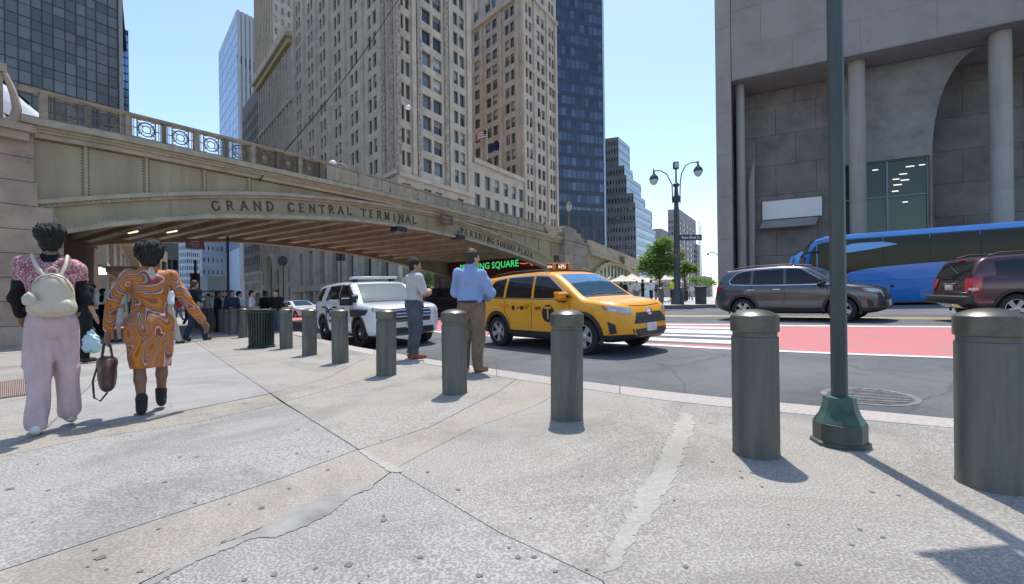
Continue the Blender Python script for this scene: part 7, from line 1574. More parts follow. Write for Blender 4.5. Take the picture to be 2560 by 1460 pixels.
o = extra('person in a sage green polo and pale shorts walking towards the camera', gp(288, 856), 178, 1.76, 'stand', 'green', 'khaki', 'a', shorts=True, hair=None); hat(o, C_['grey'])
extra('person in black just beyond the person in pink', gp(205, 905), 8, 1.66, 'plain', 'black', 'black', 'b', hair='hair'); ex_ = gp(222, 905)
o = extra('person in a white top and wide straw hat beyond the person in orange', gp(418, 862), 10, 1.66, 'walk', 'white', 'khaki', 'a', hair=None); hat(o, pm('straw', (0.55, 0.48, 0.36), 0.9), 0.21, 'straw_hat')
extra('person in a black T-shirt and dark trousers walking under the viaduct', gp(487, 853), 12, 1.74, 'walk', 'black', 'navy', 'b', hcol=M_hairbr)
extra('dark clothed person half hidden by the person with the cap', gp(258, 838), 30, 1.70, 'plain', 'black', 'black', 'c')
for lab, px, Y, f_, k, t_, l_, sk, lg in (('person in black with a hand on the hip behind the bollard row', 545, 17.5, 60, 'hip', 'black', 'black', 'c', True), ('person in black leaning beside the signal pole', 580, 17.0, 120, 'stand', 'navy', 'black', 'b', True), ('person in a white shirt, left one of two behind the bollards', 597, 18.2, 50, 'stand', 'white', 'black', 'a', False), ('person in a white polo talking, right of the other white shirt', 629, 17.6, 70, 'stand', 'white', 'navy', 'a', False), ('person in black seen from behind near the litter bin', 663, 18.6, 20, 'plain', 'black', 'black', 'c', True), ('person in a black polo facing the street by the litter bin', 690, 17.2, 190, 'plain', 'black', 'jean', 'a', False)):
    p = yp(px, Y, 0); extra(lab, (p[0], p[1], -0.30), f_, 1.76, k, t_, l_, sk, lg)
p = yp(1080, 30, 0); extra('person in an ochre top on the far pavement behind the folded-arms person', (p[0], p[1], -0.1), 160, 1.66, 'plain', 'ochre', 'black', 'b', hair='bighair')
for lab, px, Y, f_, k, t_, l_, sk, lg in (('person in grey far under the left of the arch', 330, 34, 170, 'walk', 'grey', 'black', 'b', False), ('person in navy far under the left of the arch', 352, 30, 10, 'plain', 'navy', 'black', 'a', True), ('person in red far under the left of the arch', 448, 33, 190, 'walk', 'red', 'jean', 'c', False), ('person in cyan by the signal pole under the arch', 520, 21, 200, 'stand', 'cyan', 'jean', 'a', False), ('person in black left of the signal pole under the arch', 470, 26, 15, 'walk', 'black', 'black', 'c', True), ('person in grey between the white shirts and the litter bin', 645, 21, 150, 'hip', 'grey', 'navy', 'b', True)):
    p = yp(px, Y, 0); extra(lab, (p[0], p[1], -0.32), f_, 1.74, k, t_, l_, sk, lg)
rp_ = random.Random(21)
for lab, px, Y, f_, k, t_, l_, sk in (('person in a white shirt and black trousers, foremost at the plaza edge', 1628, 33, 90, 'stand', 'white', 'black', 'b'), ('person in black leaning towards the foremost white shirt', 1607, 33.5, 100, 'stand', 'black', 'black', 'a'), ('second white shirt behind the leaning person', 1592, 36, 200, 'plain', 'white', 'grey', 'a'), ('person in white near the topiary cones', 1576, 38, 170, 'plain', 'white', 'khaki', 'b'), ('person in black at the left of the parasols', 1564, 35, 140, 'hip', 'black', 'black', 'a'), ('person in a yellow-green vest beside the lamp post', 1684, 34, 10, 'plain', 'hiviz', 'black', 'b'), ('person in grey by the plaza tables', 1716, 46, 250, 'stand', 'grey', 'navy', 'a'), ('person in white walking by the plaza tables', 1730, 50, 180, 'walk', 'white', 'khaki', 'a'), ('person in red beyond the plaza tables', 1705, 55, 180, 'walk', 'red', 'jean', 'b'), ('person in cyan beyond the plaza tables', 1722, 60, 190, 'plain', 'cyan', 'grey', 'a'), ('person in dark blue far along the plaza', 1740, 64, 180, 'walk', 'navy', 'black', 'c'), ('person in ochre far along the plaza', 1757, 58, 180, 'plain', 'ochre', 'grey', 'a'), ('person in white under the parasols', 1655, 44, 220, 'stand', 'white', 'grey', 'a'), ('person in navy under the parasols', 1640, 46, 120, 'hip', 'navy', 'khaki', 'b'), ('person in grey at the parasol tables', 1545, 42, 160, 'plain', 'grey', 'black', 'a'), ('person in white far by the stone building', 1750, 47, 170, 'walk', 'white', 'jean', 'c')):
    p = yp(px, Y, 0); extra(lab, (p[0], p[1], zp(p[0], p[1])+0.12), f_, rp_.uniform(1.66, 1.80), k, t_, l_, sk, group='people on the plaza')
cb = thing('carrier_bag', 'pale blue carrier bag hanging beside the person in black', 'bag', (ex_[0]+.10, ex_[1]-.05, zw(ex_[0], ex_[1])+0.36)); link('bag', sdf_mesh('bag', [('e', (0, 0, .0), (.14, .09, .15)), ('c', (-.05, 0, -.08), (.06, 0, -.08), .10, .10), ('c', (0, 0, .10), (0, 0, .24), .06, .02)], pm('pale_blue_plastic', (0.42, 0.58, 0.62), 0.4, var=0.1), .012, .05, wob=.006, wf=30), cb)

# ================================================================ STREET FURNITURE
M_bol = pm('bollard_steel', (0.125, 0.124, 0.106), 0.55, var=0.32, scale=7, bump=0.15, bscale=30, metal=0.15, streak=True, rnd=0.12, stain=((0.055, 0.054, 0.048), 6.0, 0.60))
M_bolc = pm('bollard_cap', (0.145, 0.138, 0.112), 0.36, var=0.22, scale=8, metal=0.55)
def bollard(label, loc, s=1.0, group='steel bollards along the kerb'):
    t = thing('bollard', label, 'bollard', loc, group=group); t.scale = (s, s, s); rb_ = random.Random(int(loc[0]*1000)); t.rotation_euler = (R(rb_.uniform(-.7, .7)), R(rb_.uniform(-.7, .7)), rb_.uniform(0, 6))
    if 'bol' not in WINC:
        a = MB(); a.lathe([(0.139, 0.0), (0.136, 0.02), (0.136, 0.742), (0.128, 0.748), (0.128, 0.772), (0.134, 0.776)], 40); b_ = MB(); b_.lathe([(0.137, 0.776), (0.141, 0.782), (0.141, 0.874), (0.1385, 0.879), (0.118, 0.894), (0.085, 0.908), (0.04, 0.918), (0, 0.920)], 40)
        WINC['bol'] = (a.mesh('shaft', M_bol, 35), b_.mesh('cap', M_bolc, 22))
    link('shaft', WINC['bol'][0], t); link('cap', WINC['bol'][1], t); return t
bl = [(2476, 1208, 442, 'largest bollard, cut off by the right edge of the picture'), (1890, 1130, 360, 'second bollard from the right, left of the green lamp post'), (1417, 1047, 272, 'bollard in front of the taxi front wheel'), (1137, 982, 210, 'bollard in front of the person in the blue shirt'), (966, 940, 166, 'bollard in front of the police car nose'), (851, 908, 136, 'bollard in front of the police car front door'), (774, 887, 117, 'bollard at the tail of the police car'), (716, 871, 101, 'bollard just right of the green litter bin'), (608, 843, 74, 'sunlit bollard just left of the green litter bin'), (583, 837, 67, 'second bollard left of the green litter bin')]
for px, py, hp, lab in bl:
    p = at(px, py-2, F*.92/hp); bollard(lab, (p.x, p.y, zw(p.x, p.y)))
q0, q1 = at(583, 837, F*.92/67), at(505, 822, F*.92/52)
for k in range(8): u = (k+1)/7.0; bollard(('first', 'second', 'third', 'fourth', 'fifth', 'sixth', 'seventh', 'eighth')[k]+' bollard leftwards in the shaded row beyond the litter bin', (q0.x+(q1.x-q0.x)*u, q0.y+(q1.y-q0.y)*u, zw(q0.x, q0.y)-0.03))
for px, Y, lab in ((1652, 29.5, 'stone-grey bollard at the edge of the plaza, left of the twin lamp'), (1703, 28.5, 'stone-grey bollard behind the base of the twin lamp')): p = at(px, H0, Y); bollard(lab, (p.x, p.y, zp(p.x, p.y)+0.12), 1.15, 'bollards at the plaza edge')
# ---- litter bin
g = gw(654, 868); tb = thing('litter_bin', 'dark green slatted steel litter bin on the pavement', 'litter bin', (g.x, g.y, zw(g.x, g.y))); sc = 0.86; tb.scale = (sc, sc, sc)
M_bing = pm('bin_green', (0.030, 0.050, 0.042), 0.4, var=0.3, scale=6, metal=0.2)
mb = MB(); mb.lathe([(0.27, 0.03), (0.30, 0.95)], 24); mb.build('liner', pm('bin_liner', (0.012, 0.014, 0.013), 0.7), tb)
for k in range(30):
    a = 2*math.pi*k/30; ca, sa = math.cos(a), math.sin(a); mb = MB(); w_ = 0.020
    prof = [(0.315, 0.05), (0.315, 0.20), (0.325, 0.75), (0.345, 0.97), (0.375, 1.05)]; rows = [[(r*ca-sw*sa, r*sa+sw*ca, z) for sw in (-w_, w_)] for r, z in prof]; rows2 = [[((r-0.012)*ca-sw*sa, (r-0.012)*sa+sw*ca, z) for sw in (w_, -w_)] for r, z in prof]
    mb.grid([a_+b_ for a_, b_ in zip(rows, rows2)], 0, True); mb.add([rows[i][0] for i in range(5)]+[rows2[i][1] for i in range(5)], [(i, i+1, i+6, i+5) for i in range(4)]); mb.build('slat', M_bing, tb)
for z, r in ((0.03, 0.325), (1.03, 0.375)): mb = MB(); mb.tube([(r*math.cos(a), r*math.sin(a), z) for a in np.linspace(0, 2*math.pi, 33)], 0.022, 8); mb.build('hoop', M_bing, tb, 50)
# ---- near lamp post with faceted base
g = gw(2100, 1108); M_post = pm('post_green', (0.072, 0.088, 0.080), 0.45, var=0.25, scale=5, bump=0.1, bscale=20, streak=True); M_postb = pm('post_base_green', (0.065, 0.135, 0.11), 0.4, var=0.3, scale=6)
lp = thing('lamp_post', 'tall dark green lamp post with a flared eight-sided base on the pavement', 'lamp post', (g.x, g.y, zw(g.x, g.y)))
def octo(mb, prof, c=(0, 0), n=8): mb.lathe(prof, n, (c[0], c[1], 0), 0, Matrix.Rotation(R(14), 4, 'Z'))
mb = MB(); octo(mb, [(0.172, 0), (0.172, 0.022), (0.155, 0.03), (0.155, 0.145), (0.149, 0.15)]); mb.build('base', M_post, lp, 30); mb = MB(); octo(mb, [(0.151, 0.151), (0.120, 0.20), (0.102, 0.25), (0.092, 0.315), (0.08, 0.318)]); mb.build('base_flare', M_postb, lp, 30)
mb = MB(); octo(mb, [(0.048, 0.30), (0.045, 5.5), (0.036, 8.2)]); mb.build('pole', M_post, lp, 30)
bn = thing('street_banner', 'street banner high on the lamp post, seen only by its shadow on the pavement', 'banner', (g.x, g.y, zw(g.x, g.y)+2.9), world=True)
z0 = zw(g.x, g.y)
for zz in (3.25, 5.0): mb = MB(); mb.tube([(g.x, g.y, z0+zz), (g.x-0.45, g.y-0.05, z0+zz)], 0.02, 6); mb.build('bracket', M_post, bn)
mb = MB(); mb.box(-0.42, -0.06, -0.006, 0.006, 3.27, 4.98, 0, Matrix.Translation((g.x, g.y, z0))@Matrix.Rotation(R(6), 4, 'Z')); mb.build('cloth', cloth('banner', (0.2, 0.25, 0.4)), bn)
# ---- twin-arm lamp on the far pavement
p = at(1694, 768, 27.0); M_lampb = pm('lamp_iron', (0.055, 0.062, 0.062), 0.45, var=0.2, scale=4); zg = zp(p.x, p.y)+0.12
tl = thing('twin_lamp', 'ornate twin-armed street lamp with glass globes and a flower basket', 'street lamp', (p.x, p.y, zg)); Hh = at(1694, 405, 27.0).z-zg; k_ = Hh/9.0
def T_(x, z): return (x*k_, 0, z*k_)
mb = MB(); mb.lathe([(r*k_, z*k_) for r, z in [(0.42, 0), (0.42, 0.12), (0.34, 0.5), (0.31, 0.9), (0.24, 1.0)]], 8); mb.build('base', M_lampb, tl, 30)
mb = MB(); mb.lathe([(r*k_, z*k_) for r, z in [(0.21, 1.0), (0.19, 4.5), (0.15, 6.4)]], 8); mb.build('pole', M_lampb, tl, 30)
mb = MB(); mb.lathe([(r*k_, z*k_) for r, z in [(0.11, 6.4), (0.26, 6.55), (0.28, 6.75), (0.14, 6.9), (0.10, 7.4), (0.20, 7.5), (0.20, 7.6), (0.06, 7.7), (0.05, 8.6)]], 12); mb.build('mast', M_lampb, tl, 40)
for s, top in ((-1, 8.5), (1, 9.0)):
    mb = MB(); mb.tube([T_(s*0.24, 6.4), T_(s*0.24, 7.0), T_(s*0.26, 7.6), T_(s*0.34, top-.75), T_(s*0.60, top-.25), T_(s*0.95, top-.05), T_(s*1.30, top-.02), T_(s*1.40, top-.15)], 0.035*k_, 8); arm = mb.build('arm', M_lampb, tl, 50)
    mb = MB(); mb.lathe([(r*k_, (z+top)*k_) for r, z in [(0.0, .12), (0.05, 0.0), (0.06, -.2), (0.12, -.28), (0.25, -.42), (0.29, -.58), (0.28, -.62)]], 16, (s*1.40*k_, 0, 0)); mb.build('lamp_hood', M_lampb, tl, 50)
    mb = MB(); mb.lathe([(r*k_, (z+top)*k_) for r, z in [(0.27, -.62), (0.24, -.75), (0.14, -.90), (0.0, -.97)]], 16, (s*1.40*k_, 0, 0)); mb.build('globe', pm('frosted_globe', (0.55, 0.58, 0.60), 0.2), tl, 50)
box_part(tl, 'floodlight', M_lampb, -.16*k_, .16*k_, -.12, .12, 8.55*k_, 9.0*k_, 0.02); box_part(tl, 'floodlight_glass', pm('flood_glass', (0.5, 0.52, 0.52), 0.3), -.12*k_, .12*k_, -.135, -.12, 8.62*k_, 8.93*k_)
mb = MB(); mb.lathe([(r*k_, z*k_) for r, z in [(0.14, 2.9), (0.38, 3.15), (0.40, 3.22)]], 16); mb.build('flower_basket', pm('basket', (0.16, 0.13, 0.09), 0.9), tl, 40)
fl = MB(); rf = random.Random(4)
for i in range(240):
    a, r_, z = rf.uniform(0, 6.28), rf.uniform(0, .48)*k_, (3.22+rf.uniform(0, .32))*k_; c0_ = Vector((r_*math.cos(a), r_*math.sin(a), z)); M_ = Matrix.Translation(c0_)@Matrix.Rotation(rf.uniform(0, 6), 4, 'Z')@Matrix.Rotation(rf.uniform(-1, 1), 4, 'X'); s_ = 0.05
    fl.add([M_@Vector(q) for q in ((-s_, 0, 0), (0, -s_*.6, 0), (s_, 0, 0), (0, s_*.6, 0))], [(0, 1, 2, 3)], 0 if rf.random() < .6 else 1)
fl.build('flowers', [pm('leaf_light', (0.16, 0.24, 0.07), 0.7), pm('petal', (0.60, 0.50, 0.42), 0.7)], tl)['kind'] = 'stuff'
def sign_plate(t, c, w_, h, txt, face, border=None, size=0.2, name='sign_plate', rot=0.0, tcol=None, sq=1.0):
    M_ = Matrix.Translation(c)@Matrix.Rotation(rot, 4, 'Z'); 
    if t.name in [o.name for o in BASE]: pass
    mb = MB(); mb.box(-w_/2, w_/2, -0.02, 0.02, -h/2, h/2, 0, M_); o = mb.build(name, face, t)
    if txt: v, f = text_flat(txt, size, 0.004, sq); MB().add([M_@Vector((x, -0.024, y)) for x, y in v], f).build('lettering', tcol or pm('white_letter', (0.75, 0.75, 0.75), 0.5), t)
    return o
ss_ = thing('street_sign', 'dark street name sign reading East 42nd St on the twin lamp', 'sign', (p.x, p.y, zg+4.2*k_)); sign_plate(ss_, Vector((0.72*k_+.1, -.12, 0)), 1.30, 0.34, 'East 42nd St', pm('sign_dark', (0.05, 0.045, 0.055), 0.5), None, 0.21); mb = MB(); mb.tube([(0, 0, 0), (0.3, -.1, 0)], 0.02, 6); mb.build('bracket', M_lampb, ss_)
# ---- flagpoles, far lamps and posts by the avenue
for px, yt, Y, lab in ((1750, 556, 60, 'taller of two slim white flagpoles beside the stone building'), (1754, 566, 62, 'shorter of two slim white flagpoles beside the stone building')):
    b_ = at(px, H0, Y); zt_ = at(px, yt, Y).z; t = thing('flagpole', lab, 'flagpole', (b_.x, b_.y, 0.5)); mb = MB(); mb.lathe([(0.10, 0), (0.05, zt_-0.5)], 8); mb.build('pole', pm('pale_pole', (0.5, 0.5, 0.5), 0.5), t, 50); mb = MB(); mb.lathe([(0, -.1), (.1, 0), (0, .1)], 8, (0, 0, zt_-0.45)); mb.build('finial', pm('pale_pole', (0.5, 0.5, 0.5)), t, 50)
b_ = at(1785, H0, 48.0); t = thing('cobra_lamp', 'small street lamp on a curved arm at the corner of the stone building', 'street lamp', (b_.x+1.4, b_.y+2, 0.5)); mb = MB(); zt_ = at(1785, 628, 48).z-0.5; mb.tube([(0, 0, 0), (0, 0, zt_-.3), (-.3, 0, zt_), (-.9, -.2, zt_+.05), (-1.2, -.3, zt_-.05)], 0.05, 8); mb.build('pole', M_lampb, t, 50); mb = MB(); mb.lathe([(0, .1), (.12, 0), (.10, -.15), (0, -.2)], 10, (-1.25, -.3, zt_-.1)); mb.build('lamp_head', M_lampb, t, 50)
# ---- far litter bins beside the grey SUV
p2 = at(1752, H0, 26.5); t = thing('dark_bin', 'dark bin on the far pavement behind the grey SUV', 'litter bin', (p2.x, p2.y, zp(p2.x, p2.y)+0.12)); mb = MB(); mb.lathe([(.30, 0), (.32, .9), (.35, 1.0), (.2, 1.05)], 16); mb.build('drum', pm('bin_dark', (0.03, 0.035, 0.035), 0.5), t, 40); mb = MB(); mb.lathe([(.36, .92), (.37, .96), (.36, 1.0)], 16); mb.build('hoop', M_bing, t, 40)
# ---- lantern on the viaduct pier
c0_ = V3(30.9, 6.5, 0.0); ln = thing('pier_lantern', 'old iron lantern standing on the stepped stone pier', 'lamp', tuple(c0_)); hL = 2.45
mb = MB(); mb.lathe([(.20, 0), (.20, .12), (.10, .3), (.07, .5), (.09, .7), (.06, .8), (.055, 1.55), (.09, 1.6)], 10); mb.build('stem', M_rail, ln, 40); mb = MB(); mb.lathe([(.10, 1.6), (.20, 1.75), (.22, 2.1), (.17, 2.15)], 8); mb.build('lantern_glass', pm('milky_glass', (0.35, 0.33, 0.3), 0.3), ln); mb = MB(); mb.lathe([(.24, 2.13), (.14, 2.3), (.05, 2.4), (.03, 2.55), (0, 2.6)], 8); mb.build('lantern_cap', M_rail, ln)
# ---- cloth draped over the parapet
dr_ = thing('draped_cloth', 'beige cloth draped over the parapet beside the stepped pier', 'cloth', tuple(V3(27.2, 5.9, 0.4)), world=True); rows = []
for j in range(9):
    row = []
    for i in range(15):
        u, v_ = i/14, j/8; s = 26.3+2.5*u; sag = 0.75*math.sin(math.pi*min(1, u*1.1))**1.5; z = z_rail(s)-0.02-v_*(0.35+sag*0.75); row.append(V3(s, z, 0.40+0.10*math.sin(v_*9+u*3)*v_+0.05*math.sin(u*14)))
    rows.append(row)
mb = MB(); mb.grid(rows); mb.build('cloth', cloth('beige_canvas', (0.52, 0.43, 0.30), 0.15), dr_, 60)
# ---- signs, floodlights, signals on the viaduct
def v_sign(name, label, px, py, wpx, hpx, o, mat, lines, lab_cat='sign'):
    s, z = on_wall(px, py, vp0, vd); c = V3(s, z, o); Y = c.y; w_, h = wpx/F*Y*1.25, hpx/F*Y; t = thing(name, label, lab_cat, tuple(c)); rot = math.atan2(vd.y, vd.x)
    M_ = Matrix.Rotation(rot, 4, 'Z'); mb = MB(); mb.box(-w_/2, w_/2, -.02, .02, -h/2, h/2, 0, M_); mb.build('plate', mat, t)
    for k, (txt, sz, dy) in enumerate(lines): v, f = text_flat(txt, sz*h, 0.0, 0.85); MB().add([M_@Vector((x, -.024, y+dy*h)) for x, y in v], f).build('lettering', pm('sign_letter', (0.62, 0.5, 0.48), 0.6), t)
    mb = MB(); mb.tube([M_@Vector((0, .02, 0)), M_@Vector((0, .3, 0))], .02, 6); mb.build('bracket', M_dark, t); return t
M_maroon = pm('maroon_enamel', (0.14, 0.022, 0.03), 0.5); M_brn = pm('brown_enamel', (0.14, 0.075, 0.055), 0.6)
v_sign('maroon_sign', 'small maroon notice under the left part of the arch', 549, 599, 32, 24, -2.0, M_maroon, [('BUSINESS', .20, .24), ('IMPROVEMENT', .16, -.02), ('DISTRICT', .16, -.26)]); v_sign('brown_street_sign', 'brown double street sign hanging at the middle of the arch', 1101, 552, 36, 24, 0.45, M_brn, [('Park Avenue', .26, .22), ('East 42 St', .26, -.22)])
for px, py, lab in ((992, 575, 'black floodlight under the arch near the last L of the lettering'), (1141, 594, 'black floodlight under the arch below the word PERSHING')):
    s, z = on_wall(px, py, vp0, vd); c = V3(s, z, 0.15); t = thing('floodlight', lab, 'floodlight', tuple(c)); M_ = Matrix.Rotation(math.atan2(vd.y, vd.x), 4, 'Z')
    mb = MB(); mb.box(-.32, .32, -.22, .22, -.10, .12, 0, M_); mb.build('housing', M_dark, t); mb = MB(); mb.box(-.27, .27, -.17, .17, -.135, -.101, 0, M_); mb.build('lens', pm('flood_lens', (0.2, 0.2, 0.19), 0.3), t); mb = MB(); mb.tube([(0, 0, .12), (0, 0, .42)], .03, 6); mb.build('stem', M_dark, t)
for px, py, lab in ((357, 575, 'upright tube lamp under the left end of the arch'), (456, 574, 'slanting tube lamp under the arch, second from the left')):
    s, z = on_wall(px, py, vp0, vd); t = thing('tube_lamp', lab, 'lamp', tuple(V3(s, z, -.45))); d3 = -Vector((vn.x, vn.y, 0)); mb = MB(); mb.tube([d3*0.0, d3*0.8+Vector((0, 0, .02))], .028, 8); mb.build('tube', glow('tube_glow', (1.0, 0.8, 0.6), 0.8) if 'tube_glow' not in MATS else MATS['tube_glow'], t); mb = MB(); mb.box(-.06, .06, -.02, 0.8, .03, .07, 0, Matrix.Rotation(math.atan2(d3.y, d3.x)-math.pi/2, 4, 'Z')); mb.build('housing', M_rail, t)
def signal(label, base, h, heads, arm=None):
    t = thing('traffic_signal', label, 'traffic light', base); mb = MB(); mb.tube([(0, 0, 0), (0, 0, h)], .06, 8); mb.build('pole', M_dark, t, 50)
    for (dx, dz) in heads:
        b2 = box_part(t, 'signal_head', M_dark, dx-.17, dx+.17, -.16, .12, dz-.45, dz+.45, .02)
        for k, col in enumerate(((.12, .02, .02), (.12, .09, .02), (.02, .10, .05))): mb = MB(); mb.lathe([(.10, 0), (.08, .02), (0, .03)], 12, (0, 0, 0), 0, Matrix.Translation((dx, -.16, dz+.28-.28*k))@Matrix.Rotation(R(90), 4, 'X')); mb.build('lens', pm('lens_%d' % k, col, .3), t)
        mb = MB(); mb.tube([(0, 0, dz), (dx, 0, dz)], .03, 6); mb.build('bracket', M_dark, t)
    return t
q = at(1391, 655, 30.0); signal('black traffic light in front of the stepped stone pier', (q.x, q.y, zr(q.x, q.y)), q.z-zr(q.x, q.y)+.45, [(0.0, q.z-zr(q.x, q.y))])
q = at(489, 705, 24.0); signal('traffic light with a dark backing seen under the left of the arch', (q.x, q.y, -.3), at(489, 655, 24.0).z+.4, [(0.0, q.z+.3)])
q = at(857, 640, 44.0); signal('twin-headed traffic light seen under the middle of the arch', (q.x-.2, q.y, -.2), q.z+1.0, [(-.25, q.z+.2), (.28, q.z+.2)])
q = at(569, 600, 19.0); t = thing('sign_post', 'slim dark pole rising under the arch behind the crowd', 'pole', (q.x, q.y, -.2)); mb = MB(); mb.tube([(0, 0, 0), (0, 0, q.z+.35)], .05, 8); mb.build('pole', M_dark, t, 50); mb = MB(); mb.lathe([(.13, 0), (.13, .3), (.06, .4)], 10); mb.build('base', M_dark, t, 40)
q = at(707, 652, 40.0); t = thing('round_sign_post', 'dark octagonal sign back on a post under the arch', 'sign', (q.x, q.y, -.2)); mb = MB(); mb.tube([(0, 0.06, 0), (0, 0.06, q.z+.3)], .05, 8); mb.build('post', M_dark, t); mb = MB(); mb.lathe([(.45, 0), (.45, .05)], 8, (0, 0, 0), 0, Matrix.Translation((0, 0, q.z+.2))@Matrix.Rotation(R(90), 4, 'X')@Matrix.Rotation(R(22.5), 4, 'Z')); mb.build('plate', pm('sign_back', (0.035, 0.05, 0.055), .5), t)
q = at(1100, 720, 28.0); t = thing('pedestrian_signal', 'slim pole with a round red sign beside the black SUV', 'signal', (q.x, q.y, -.1)); mb = MB(); mb.tube([(0, 0, 0), (0, 0, at(1100, 690, 28).z+.1)], .05, 8); mb.build('pole', M_dark, t); mb = MB(); mb.lathe([(.17, 0), (.17, .12)], 14, (0, 0, 0), 0, Matrix.Translation((.2, 0, at(1100, 703, 28).z+.1))@Matrix.Rotation(R(90), 4, 'X')); mb.build('lamp', pm('dim_red', (.16, .04, .04), .5), t, 40)
# ---- awning and neon of the cafe under the arch
cs0, cs1 = V3(28.93, 0, -10.6), V3(28.93, 0, -0.5); ad = (Vector((cs1.x, cs1.y))-Vector((cs0.x, cs0.y))).normalized(); aL = math.dist((cs0.x, cs0.y), (cs1.x, cs1.y)); an = Vector((ad.y, -ad.x))
def A3(s, z, o=0): return Vector((cs0.x+ad.x*s+an.x*o, cs0.y+ad.y*s+an.y*o, z))
caf = thing('cafe_front', 'cafe front under the arch with a red and cream striped awning', 'shop front', tuple(A3(0, 0)), world=True)
z_at = lambda py, px=1250, Y=39.6: at(px, py, Y).z
M_red2 = cloth('awning_red', (0.45, 0.05, 0.05), 0.1); M_crm = cloth('awning_cream', (0.75, 0.55, 0.38), 0.1)
zT, zM, zB = z_at(628), z_at(651), z_at(690); ns = 17
for k in range(ns):
    a, b2 = aL*k/ns, aL*(k+1)/ns; mb = MB(); mb.grid([[A3(a, zM, .9), A3(b2, zM, .9)], [A3(a, zT, 0.3), A3(b2, zT, 0.3)]]); mb.build('awning_stripe', M_red2 if k % 2 else M_crm, caf)
mb = MB(); mb.prism([A3(0, zB, .75), A3(0, zB, .9), A3(aL, zB, .9), A3(aL, zB, .75)], [A3(0, zM-.01, .75), A3(0, zM-.01, .9), A3(aL, zM-.01, .9), A3(aL, zM-.01, .75)]); mb.build('fascia', pm('fascia_maroon', (0.16, 0.02, 0.022), .5), caf)
mb = MB(); mb.prism([A3(-3, -.2, -.6), A3(-3, -.2, -.3), A3(aL+.5, -.2, -.3), A3(aL+.5, -.2, -.6)], [A3(-3, zT+1.5, -.6), A3(-3, zT+1.5, -.3), A3(aL+.5, zT+1.5, -.3), A3(aL+.5, zT+1.5, -.6)]); mb.build('wall', pm('cafe_wall', (0.10, 0.06, 0.05), .8), caf)
for k in range(7):
    a = aL*k/7+.15; b2 = aL*(k+1)/7-.15; mb = MB(); mb.prism([A3(a, .3, -.28), A3(a, .3, -.24), A3(b2, .3, -.24), A3(b2, .3, -.28)], [A3(a, zB-.1, -.28), A3(a, zB-.1, -.24), A3(b2, zB-.1, -.24), A3(b2, zB-.1, -.28)]); mb.build('shop_window', M_tint, caf)
neon = thing('neon_sign', 'green neon lettering reading PERSHING SQUARE on the cafe fascia', 'neon sign', tuple(A3(aL*.4, (zM+zB)/2, .95)), world=True)
sA_ = on_wall(1150, 675, (cs0.x+an.x*.93, cs0.y+an.y*.93), ad)[0]; sB_ = on_wall(1296, 668, (cs0.x+an.x*.93, cs0.y+an.y*.93), ad)[0]; v, f = text_flat('PERSHING SQUARE', 1.0, 0.012); xs_ = [q[0] for q in v]; wd = max(xs_)-min(xs_); fac = (sB_-sA_)/wd; zc = z_at(667); 
MB().add([A3((sA_+sB_)/2+x*fac, zc+y*fac*1.05+x*fac*.02, .93) for x, y in v], f).build('letters', glow('neon_green', (0.06, 0.80, 0.25), 0.5), neon)
mb = MB(); zz_ = [A3(sB_+.15+i*.28, zc+.05+(0.12 if i % 2 else -.12)*(i > 2)-.03*i, .95) for i in range(9)]; mb.tube(zz_, .03, 6); mb.build('zigzag', glow('neon_red', (1.0, 0.25, 0.18), 0.5), neon)
# ---- parasols on the plaza
M_par = cloth('parasol', (0.66, 0.62, 0.55), 0.05)
for i, (px, Y) in enumerate(((1527, 44), (1556, 41), (1580, 46), (1604, 42), (1628, 47), (1655, 43), (1676, 45))):
    q = at(px, H0, Y); zt_ = at(px, 690-3*(i % 3), Y).z; zg_ = zp(q.x, q.y)+.12; t = thing('parasol', ('leftmost', 'second', 'third', 'middle', 'third from right', 'second from right', 'rightmost')[i]+' cream parasol of the seven over the plaza tables, counted from the left', 'parasol', (q.x, q.y, zg_), rotz=R(20+13*i), group='parasols on the plaza'); hh = zt_-zg_
    mb = MB(); n8 = 8; mb.lathe([(0.0, hh), (.55, hh-.30), (1.35, hh-.62), (1.36, hh-.80)], n8); mb.build('canopy', M_par, t); mb = MB(); mb.tube([(0, 0, 0), (0, 0, hh-.05)], .03, 6); mb.build('pole', M_dark, t); mb = MB(); mb.lathe([(.3, 0), (.3, .06), (.05, .09)], 10); mb.build('base', M_dark, t)
